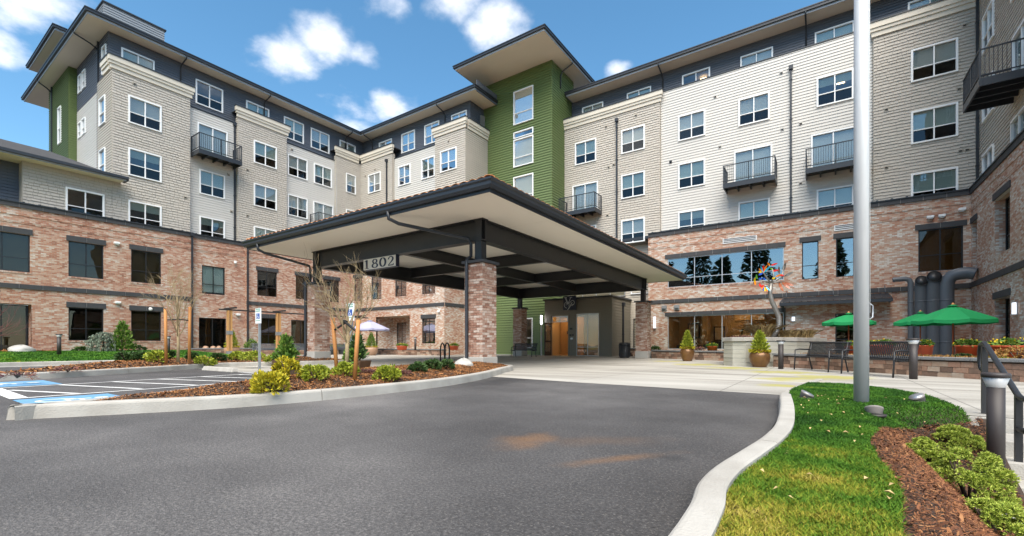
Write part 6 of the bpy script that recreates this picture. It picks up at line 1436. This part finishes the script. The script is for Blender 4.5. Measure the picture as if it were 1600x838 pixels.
# accessible parking signs
def park_sign(label, x, y, z0, top):
    t = thing('parking_sign', label, 'sign', (x, y, 0), 'accessible parking signs'); fr = Fr('B', y-.03)
    MB().bar((x, y, 0), (x, y, top+.02), .06, .05).build('post', 'galv', t)
    p = MB().fbox(fr, x-.16, x+.16, z0, top, .0, .012).build('panel', 'sign_white', t)
    b = MB().fbox(fr, x-.09, x+.09, z0+(top-z0)*.30, z0+(top-z0)*.66, .013, .016).build('symbol_field', 'sign_blue', t)
    mb = MB(); O = (x-.075, z0+(top-z0)*.32); sc = (.15, (top-z0)*.32)
    ribbon(mb, fr, [(.42, .72), (.42, .40), (.68, .40), (.80, .12)], .08, .0165, .018, O, sc); ribbon(mb, fr, arc(.42, .30, .26, .26, 110, 370, 14), .07, .0165, .018, O, sc); ribbon(mb, fr, arc(.42, .87, .05, .05, 0, 360, 8), .1, .0165, .018, O, sc); mb.build('wheelchair_mark', 'sign_white', t)
    for zz, h in ((.90, .07), (.78, .07), (.16, .05)):
        mb = MB(); w_ = .125
        for k in range(6): mb.fbox(fr, x-w_+k*.0425, x-w_+k*.0425+.03, z0+(top-z0)*zz, z0+(top-z0)*(zz+h), .013, .0155)
        mb.build('green_lettering', 'sign_green', t)
park_sign('accessible parking sign on grey post by the far wheel stop', -13.55, 6.75, 1.42, 1.86); park_sign('accessible parking sign behind the near bare tree', -9.75, 7.1, 1.40, 1.83)
ws = MB(); ws.add([(-16.1, 6.58, .0), (-14.1, 6.58, 0), (-14.1, 6.82, 0), (-16.1, 6.82, 0), (-16.05, 6.63, .13), (-14.15, 6.63, .13), (-14.15, 6.77, .13), (-16.05, 6.77, .13)], [(3, 2, 1, 0), (4, 5, 6, 7), (0, 1, 5, 4), (1, 2, 6, 5), (2, 3, 7, 6), (3, 0, 4, 7)])
ws.v = [(x, y-.35, z) for x, y, z in ws.v]; tag(bevel(ws.build('wheel_stop', 'pale_concrete', None, loc=(-15.1, 6.35, 0)), .02), 'concrete wheel stop at the head of the parking stall', 'wheel stop')
ws = MB(); ws.add([(-9.3, 6.1, .0), (-8.9, 6.1, 0), (-8.9, 6.3, 0), (-9.3, 6.3, 0)], [(0, 1, 2, 3)])
# bike rack
t = thing('bike_rack', 'black bike rack of two hoops beside the front brick column', 'bike rack', (-14.9, 16.0, 0))
for k in (0, 1):
    cx2 = Vector((-15.25+.62*k, 16.25-.35*k, 0)); dv = Vector((.87, -.49, 0)); pts = [cx2-dv*.33, cx2-dv*.33+Vector((0, 0, .55))]+[cx2+dv*(.33*-math.cos(a))+Vector((0, 0, .55+.33*math.sin(a))) for a in np.linspace(.2, math.pi-.2, 9)]+[cx2+dv*.33+Vector((0, 0, .55)), cx2+dv*.33]
    MB().tube(pts, .035, 8).build('hoop', 'steel_black', t)
# bin and small brick plinth by the vestibule
t = thing('trash_bin', 'black round trash bin between the entrance and the right rear column', 'bin', (-10.0, 26.6, 0))
MB().lathe([(.27, 0), (.29, .05), (.31, .78)], -10.0, 26.6, .006, 18).build('body', 'steel_black', t); MB().lathe([(.34, .781), (.35, .82), (.34, .88), (.2, .93), (.19, .9)], -10.0, 26.6, .006, 18).build('lid', 'steel_black', t)
mb = MB()
for k in range(22): a = k*6.283/22; mb.bar((-10+.325*math.cos(a), 26.6+.325*math.sin(a), .08), (-10+.325*math.cos(a), 26.6+.325*math.sin(a), .77), .035, .012)
mb.build('slats', 'steel_black', t)
block_wall('brick_plinth', 'small brown block plinth beside the vestibule downspout', [(-11.75, 30.6), (-10.9, 30.6), (-10.9, 31.6)], 0, .52, seed=8, singles=False)
# boulders
def boulder(label, loc, sx, sy, sz, seed):
    rng = np.random.default_rng(seed); mb = MB(); n1, n2 = 18, 10; vs = []
    for j in range(n2+1):
        ph = math.pi*.5*j/n2
        for i in range(n1):
            th = 6.283*i/n1; k = 1+.13*math.sin(2*th+seed)+.09*math.sin(3*th+ph*4+seed*2)+.06*math.sin(7*th+ph*5)+rng.uniform(-.035, .035)
            vs.append((loc[0]+sx*k*math.cos(ph)*math.cos(th), loc[1]+sy*k*math.cos(ph)*math.sin(th), loc[2]+sz*math.sin(ph)**.8*(1+.1*math.sin(3*th))))
    fs_ = [(j*n1+i, j*n1+(i+1) % n1, (j+1)*n1+(i+1) % n1, (j+1)*n1+i) for j in range(n2) for i in range(n1)]; mb.add(vs, fs_, True)
    return tag(mb.build('boulder', 'boulder', None, loc=loc), label, 'rock')
p = at_depth(724, 0, 12.4); boulder('pale boulder at the foot of the front brick column', (p.x, p.y, .18), .31, .26, .24, 3)
p, d = lawn_spot(34, -34.4); boulder('grey boulder in front of the far left patio door', p, .58, .45, .34, 5)
p = at_depth(1592, 0, 3.35); boulder('flat grey boulder at the right edge below the handrail', (p.x+.12, p.y, float(zr(p.x, p.y))-.05), .30, .26, .13, 6)
for i, (px, lab) in enumerate(((321, 'left'), (333, 'middle'), (342, 'right'))):
    r = ray(px); dd = -35.2/r[0]; o = boulder(f'small tan stone by the patio door, {lab} of three', (-35.2, r[1]*dd, .49), .22, .2, .22, 20+i); o.data.materials[0] = MATS['clay_pot']
# handrail at the steps
t = thing('stair_handrail', 'black tubular handrail going down the steps at the right edge', 'handrail', (1.5, 7.0, 0))
X = 1.52; MB().bar((X, 7.42, .0), (X, 7.42, .78), .05, .05).build('post', 'steel_black', t); MB().bar((X, 6.30, -.465), (X, 6.30, .32), .05, .05).build('post', 'steel_black', t)
MB().tube([(X, 7.44, .50), (X, 7.56, .52), (X, 7.60, .60), (X, 7.60, .72), (X, 7.56, .80), (X, 7.44, .82), (X, 7.36, .80), (X, 6.34, .33), (X, 6.24, .30), (X, 6.08, .30), (X, 6.02, .25), (X, 6.0, .1), (X, 6.04, .02), (X, 6.14, .0), (X, 6.30, .0)], .026, 10).build('rail', 'steel_black', t)
# ------------------------------------------------------------------ pots and tubs
def pot_conifer(label, x, y, z, rpot, hpot, hpl, mat, seed, round_=True):
    t = thing('potted_conifer', label, 'potted plant', (x, y, z), 'potted conifers'); 
    prof = [(.62, 0), (.66, .03), (.9, .3), (1.0, .6), (.97, .78), (.8, .9), (.78, .94), (.84, .97), (.84, 1.0), (.74, 1.0), (.72, .93)] if round_ else [(.7, 0), (.75, .05), (.98, .9), (1, .93), (1, 1), (.9, 1), (.88, .9)]
    MB().lathe([(a*rpot, b*hpot) for a, b in prof], x, y, z, 24).build('pot', mat, t); MB().lathe([(.72*rpot, 0), (.01, .02)], x, y, z+hpot*.93, 16).build('soil', 'soil', t)
    rng = np.random.default_rng(seed); V, Fq = conifer_arrays(hpl, rpot*.78, 1500, .11, .016, rng, .8); np_mesh('foliage', V+np.array([x, y, z+hpot*.92]), Fq, 'leaf_lime' if seed % 2 else 'leaf_mid', t)
    a = rng.uniform(0, 6.28, 260); P_ = np.stack([x+np.cos(a)*rpot*.72, y+np.sin(a)*rpot*.72, np.full(260, z+hpot*.95)], 1); V, Fq = leaf_arrays(P_, np.stack([np.cos(a), np.sin(a), rng.uniform(-.6, .8, 260)], 1), .12, .03, rng); np_mesh('trailing_leaves', V, Fq, 'leaf_yellow', t); return t
p = at_depth(1187, 0, 16.2); pot_conifer('bronze round pot with conifer in front of the concrete planter', p.x, p.y, .006, .34, .60, .72, 'copper_pot', 31)
p = at_depth(1074, 0, 22.3); pot_conifer('bronze round pot with conifer below the lounge window', p.x, p.y, .006, .33, .68, .85, 'copper_pot', 33)
pot_conifer('clay pot with pale conifer beside the first arbor post', -31.6, 14.0, .006, .46, .72, 1.05, 'clay_pot', 35); pot_conifer('clay pot with green conifer near the lilac umbrella', *at_depth(580, 0, 34).xy, .006, .48, .7, 1.05, 'clay_pot', 36)
for i, (px, d, lab) in enumerate(((447, 11.6, 'large square brown pot behind the yellow shrubs'), (558, 10.9, 'large square brown pot behind the staked tree'))):
    p = at_depth(px, 0, d); x, y = p.x, p.y; t = thing('square_planter', lab, 'potted plant', (x, y, 0), 'square brown planters'); h_ = .42; w0, w1 = .19, .24; M = Matrix.Translation((x, y, .006)) @ Matrix.Rotation(R(20), 4, 'Z')
    mb = MB().hexa([M @ Vector(v) for v in ((-w0, -w0, 0), (w0, -w0, 0), (w0, w0, 0), (-w0, w0, 0), (-w1, -w1, h_), (w1, -w1, h_), (w1, w1, h_), (-w1, w1, h_))]); bevel(mb.build('pot', 'brown_pot', t), .015)
    rng = np.random.default_rng(44+i); V, Fq = shrub_arrays(.26, .26, .2, 500, .09, .03, rng, 12); np_mesh('low_leaves', V+np.array([x, y, h_-.03]), Fq, 'leaf_mid', t)
    V, Fq = conifer_arrays(.62, .2, 420, .11, .03, rng, .6); np_mesh('foliage', V+np.array([x, y, h_]), Fq, 'leaf_mid' if i == 0 else 'leaf_dark', t)
def tub(label, x, y, z, r, h, mat, seed, long=1., rot=0, fl=True):
    t = thing('flower_tub', label, 'flower tub', (x, y, z), 'flower tubs'); M = Matrix.Translation((x, y, z)) @ Matrix.Rotation(rot, 4, 'Z')
    mb = MB().lathe([(.82*r, 0), (.96*r, h*.9), (1.0*r, h*.92), (1.0*r, h), (.9*r, h), (.88*r, h*.9)], seg=20); mb.v = [tuple(M @ Vector((vx*long, vy, vz))) for vx, vy, vz in mb.v]; mb.build('tub', mat, t)
    rng = np.random.default_rng(seed); V, Fq = shrub_arrays(r*.95, r*.95, .13, 700, .07, .022, rng, 16); V = V*np.array([long, 1, 1])+np.array([0, 0, h-.04]); V = np.array([tuple(M @ Vector(v)) for v in V]); np_mesh('leaves', V, Fq, 'leaf_mid', t)
    if fl: V, Fq = shrub_arrays(r*.9, r*.9, .15, 60, .035, .02, rng, 16); V = V*np.array([long, 1, 1])+np.array([0, 0, h-.01]); V = np.array([tuple(M @ Vector(v)) for v in V]); np_mesh('flowers', V, Fq, 'flower_yellow', t)
    return t
for px, d, r_, h_, lg, lab, m_, z in ((1444, 16.4, .26, .42, 1, 'round red flower tub left of the big ducts, beside the bollard', 'red_tub', .36), (1511, 14.6, .27, .42, 1.15, 'red flower tub below the largest green umbrella', 'red_tub', .36), (1585, 12.4, .36, .42, 1.5, 'long red flower tub at the right edge', 'red_tub', .36), (1550, 14.4, .22, .36, 1, 'red flower tub partly behind the handrail', 'red_tub', .36), (1333, 17.4, .3, .36, 1, 'red flower tub behind the benches, left of the flagpole', 'red_tub', .40), (1372, 16.4, .36, .40, 1.3, 'red flower tub seen through the back of the second bench', 'red_tub', .40),
                                      (1113, 26.5, .30, .30, 1, 'red flower tub on the ledge below the lounge window', 'red_tub', .42), (628, 34.3, .42, .3, 1, 'red flower tub on the rear lawn by the patio', 'red_tub', .42), (709, 33.6, .36, .3, 1, 'red flower tub near the rear brick corner', 'red_tub', .42)):
    p = at_depth(px, 0, d); tub(lab, p.x, p.y, z, r_, h_, m_, int(px), lg, R(20))
for y, lab in ((18.9, 'grey trough with orange flowers left of the left brick column'), (22.2, 'grey trough with flowers behind the near bare tree'), (24.0, 'grey trough with flowers in the rear corner')): tub(lab, -33.6, y, .006, .55, .62, 'grey_tub', int(y*10), 1.5, R(90))
# ------------------------------------------------------------------ umbrellas
def umbrella(label, x, y, z0, ztop, rad, drop, mat, pole, seed, tilt=0, sides=8, grp='patio umbrellas'):
    t = thing('patio_umbrella', label, 'umbrella', (x, y, z0), grp); mb = MB(); n = sides; seg = 5; vs = [(x, y, ztop)]; rg = random.Random(seed)
    for k in range(1, seg+1):
        f = k/seg
        for i in range(n*3):
            a = 6.283*i/(n*3)+.2; sag = (1-math.cos((i % 3)/3*6.283))*.025*f; rr = rad*f*(1-.035*(1-math.cos((i % 3)/3*6.283))); vs.append((x+rr*math.cos(a), y+rr*math.sin(a), ztop-drop*(f**1.12)-sag))
    m_ = n*3; fs_ = [(0, 1+i, 1+(i+1) % m_) for i in range(m_)]+[(1+(k-1)*m_+i, 1+k*m_+i, 1+k*m_+(i+1) % m_, 1+(k-1)*m_+(i+1) % m_) for k in range(1, seg) for i in range(m_)]
    b = len(vs); vs += [(vx, vy, vz-.13) for vx, vy, vz in vs[1+(seg-1)*m_:1+seg*m_]]; fs_ += [(1+(seg-1)*m_+i, b+i, b+(i+1) % m_, 1+(seg-1)*m_+(i+1) % m_) for i in range(m_)]
    mb.add(vs, fs_); mb.build('canopy', mat, t)
    mb = MB(); mb.tube([(x, y, z0), (x, y, ztop)], .024, 8); mb.build('pole', pole, t); MB().lathe([(.01, 0), (.045, .03), (.05, .07), (.015, .12)], x, y, ztop, 10).build('finial', 'umbrella_pole2', t)
    mb = MB()
    for i in range(n): a = 6.283*i/n+.2; mb.tube([(x, y, ztop-.06), (x+rad*.98*math.cos(a), y+rad*.98*math.sin(a), ztop-drop-.02)], .012, 4)
    mb.build('ribs', pole, t); MB().lathe([(.30, 0), (.30, .05), (.06, .07), (.05, .25)], x, y, z0, 14).build('base', 'steel_black', t)
    MB().lathe([(rad*.16, .0), (.02, .075)], x, y, ztop-drop*.12+.045, 16).build('vent_cap', mat, t)
p = at_depth(1489, 0, 17.5); umbrella('large green umbrella, nearest one in front of the thick ducts', p.x, p.y, .02, .8+61/FPX*17.5, 1.28, .55, 'umbrella_green', 'umbrella_pole', 1)
p = at_depth(1438, 0, 20.5); umbrella('green umbrella partly behind the largest one', p.x, p.y, .02, .8+50/FPX*20.5, .98, .42, 'umbrella_green', 'umbrella_pole', 2)
p = at_depth(1326, 0, 20.5); umbrella('green umbrella beside the flagpole below the dark awning', p.x, p.y, .02, .8+48/FPX*20.5, 1.02, .36, 'umbrella_green', 'umbrella_pole', 3)
p = at_depth(578, 0, 35.5); umbrella('faded lilac umbrella in front of the covered rear patio', p.x, p.y, .02, .8+38/FPX*35.5, 1.5, .65, 'umbrella_lilac', 'umbrella_pole', 4, grp='rear patio umbrellas')
# ------------------------------------------------------------------ big grey ducts
def duct(label, px, Y, r, ztop, kind):
    rr = ray(px); x = rr[0]*Y/rr[1]; t = thing('vent_duct', label, 'duct', (x, Y, 0), 'grey ventilation ducts')
    if kind == 'left': pts = [(x, Y, 0), (x, Y, ztop-.25), (x-.06, Y, ztop-.07), (x-.22, Y, ztop), (x-.62, Y, ztop), (x-.72, Y, ztop-.02)]; rad = [r]*6
    elif kind == 'front': pts = [(x, Y, 0), (x, Y, ztop-.35), (x, Y-.04, ztop-.2), (x, Y-.14, ztop-.08), (x, Y-.28, ztop-.03)]; rad = [r]*5
    else: pts = [(x, Y, 0), (x, Y, ztop-.55), (x+.05, Y-.02, ztop-.32), (x+.2, Y-.05, ztop-.13), (x+.45, Y-.1, ztop-.06), (x+.75, Y-.15, ztop-.04), (x+.98, Y-.2, ztop-.12)]; rad = [r]*7
    mb = MB(); mb.tube(pts, rad, 18, False); mb.build('pipe', 'pipe_grey', t)
    mb = MB(); a = Vector(pts[-1]); d = (a-Vector(pts[-2])).normalized(); mb.tube([a-d*.16, a-d*.03], r*.93, 16); mb.build('mouth', 'steel_black', t)
    for z in np.arange(.9, ztop-.6, 1.05): MB().lathe([(r, 0), (r+.015, .01), (r+.015, .05), (r, .06)], x, Y, z, 18).build('joint_band', 'pipe_grey', t)
duct('thin grey duct with an elbow to the left', 1423, 31.3, .125, 4.25, 'left'); duct('grey duct, second from left, mouth facing forward', 1439, 31.2, .26, 4.12, 'front'); duct('grey duct, third from left, mouth facing forward', 1458.5, 31.1, .29, 4.28, 'front'); duct('thickest grey duct bending to the right', 1479, 31.0, .29, 4.35, 'right')
# ------------------------------------------------------------------ kinetic sculpture and grasses in the planter
DS = 18.6; sc_ = lambda px, py: at_depth(px, py, DS)
b0 = sc_(1208, 528); t = thing('kinetic_sculpture', 'curved metal wind sculpture with coloured glass petals in the concrete planter', 'sculpture', tuple(b0))
MB().tube([sc_(*q) for q in ((1206, 530), (1213, 518), (1217.5, 507), (1217, 496), (1212, 484), (1206, 471), (1203, 458), (1205, 443))], [.11, .11, .105, .1, .095, .09, .085, .07], 12).build('stem', 'sculpt_steel', t)
br = MB()
for q in (((1205, 443), (1200, 437), (1194, 428), (1190, 424)), ((1205, 443), (1197, 440), (1186, 438)), ((1205, 443), (1199, 447), (1194, 447)), ((1205, 443), (1209, 432), (1207, 420)), ((1205, 443), (1214, 438), (1222, 432), (1225, 416)), ((1205, 443), (1214, 441), (1222, 441)), ((1205, 443), (1216, 436), (1229, 430))): br.tube([sc_(*a)+Vector((0, -.02*i, 0)) for i, a in enumerate(q)], [.04, .03, .022, .016][:len(q)], 6)
br.build('branch', 'sculpt_steel', t)
def petal(c, ang, ln, w_, mat):
    ln *= .82; w_ *= .85; c = Vector(c); d = Vector((math.cos(ang)*RT[0], math.cos(ang)*RT[1], math.sin(ang))); s_ = Vector((-math.sin(ang)*RT[0], -math.sin(ang)*RT[1], math.cos(ang))); f = Vector((-FW[0], -FW[1], 0)); vs = []; k = 7
    for i in range(k):
        u = i/(k-1); ww = w_*math.sin(math.pi*min(1, .08+u*.9))**.8; b = c+d*ln*u+f*.12*u*u
        vs += [b-s_*ww/2, b+s_*ww/2, b+s_*ww/2+f*.018, b-s_*ww/2+f*.018]
    fs_ = [(0, 1, 2, 3), (4*k-4, 4*k-3, 4*k-2, 4*k-1)]+[(i*4+j, i*4+(j+1) % 4, (i+1)*4+(j+1) % 4, (i+1)*4+j) for i in range(k-1) for j in range(4)]
    MB().add(vs, fs_).build('petal', mat, t)
for i, (a, m_) in enumerate(((205, 'g_blue'), (178, 'g_yellow'), (152, 'g_orange'), (128, 'g_cyan'), (103, 'g_red'), (75, 'g_orange'), (48, 'g_cyan'))): petal(sc_(1193, 426), R(a), .36, .10, m_)
for i, (a, m_) in enumerate(((200, 'g_red'), (222, 'g_orange'), (240, 'g_blue'), (258, 'g_yellow'), (278, 'g_orange'), (300, 'g_cyan'))): petal(sc_(1195, 446), R(a), .34, .095, m_)
for px, py, a, m_ in ((1203, 415, 150, 'g_orange'), (1205, 415, 20, 'g_red'), (1208, 421, 170, 'g_green'), (1207, 424, 10, 'g_red'), (1212, 433, 30, 'g_orange'), (1211, 434, 200, 'g_yellow'), (1215, 430, 350, 'g_red'), (1190, 436, 180, 'g_blue'), (1196, 437, 160, 'g_blue'), (1183, 436, 120, 'g_green'), (1181, 440, 240, 'g_orange'), (1187, 443, 270, 'g_red'), (1179, 442, 100, 'g_yellow')): petal(sc_(px, py), R(a), .24, .09, m_)
for px, py, a, m_, l in ((1217, 441, 285, 'g_copper', .5), (1222, 441, 310, 'g_copper', .48), (1226, 442, 335, 'g_copper', .4), (1224, 424, 85, 'sculpt_steel', .42), (1226, 432, 30, 'sculpt_steel', .4), (1218, 428, 110, 'sculpt_steel', .36)): petal(sc_(px, py), R(a), l, .13, m_)
def tall_grass(label, px, d, h, w_, n, seed, z=1.0):
    p = at_depth(px, 0, d); rng = np.random.default_rng(seed); a = rng.uniform(0, 6.283, n); r = rng.uniform(0, w_, n); B = np.stack([p.x+np.cos(a)*r, p.y+np.sin(a)*r, np.full(n, z)], 1); hh = h*rng.uniform(.5, 1.1, n); l = rng.uniform(.15, .9, n)*hh; b = rng.uniform(0, 6.283, n); dd = np.stack([np.cos(b), np.sin(b)], 1); s_ = np.stack([-dd[:, 1], dd[:, 0], np.zeros(n)], 1)*.008
    def at(u): return B+np.column_stack([dd*(l*u**1.6)[:, None], hh*(u-.28*u**3)])
    V = np.stack([B-s_, at(.4)-s_, at(.75)-s_*.8, at(1.), at(.75)+s_*.8, at(.4)+s_, B+s_], 1)
    t = thing('ornamental_grass', label, 'grass', (p.x, p.y, z), 'dry ornamental grasses'); np_mesh('blades', V.reshape(-1, 3), np.arange(n*7).reshape(n, 7), 'dry_grass', t)
tall_grass('dry tan grass clump left of the sculpture stem', 1191, 18.8, .85, .32, 420, 1); tall_grass('dry tan grass clump just right of the sculpture stem', 1232, 18.6, .55, .35, 380, 2); tall_grass('dry tan grass clump at the right end of the planter', 1256, 18.9, .58, .35, 380, 3); tall_grass('low dry grass at the left end of the planter', 1160, 18.2, .28, .3, 200, 4)
p = at_depth(1160, 0, 17.9); shrub('low red heather at the left of the concrete planter', (p.x, p.y, 1.0), 1.1, .2, 'heather', 90, n=700, ln=.08, wd=.012, name='heather', up=.8)
# plants in the raised bed and by the lounge window
for i, (px, d, w_, h_, m_, lab) in enumerate(((1505, 13.6, .35, .18, 'leaf_dark', 'small dark green tuft in the raised bed'), (1590, 10.6, .75, .4, 'rust_plant', 'rusty yellow shrub at the right edge above the wall'), (1558, 11.5, .4, .14, 'leaf_lime', 'low green tuft behind the handrail'))):
    p = at_depth(px, 0, d); shrub(lab, (p.x, p.y, .40), w_, h_, m_, 95+i, n=600, ln=.08, wd=.016, name='bed_plant')
p = at_depth(1094, 0, 27); shrub('small dark red plant left of the window flower tub', (p.x, p.y, .42), .5, .3, 'heather', 99, n=400, ln=.1, wd=.02, name='bed_plant')
p = at_depth(1018, 0, 27.5); shrub('small green plant by the right rear column', (p.x, p.y+.6, .42), .6, .35, 'leaf_dark', 100, n=400, ln=.1, wd=.03, name='bed_plant')
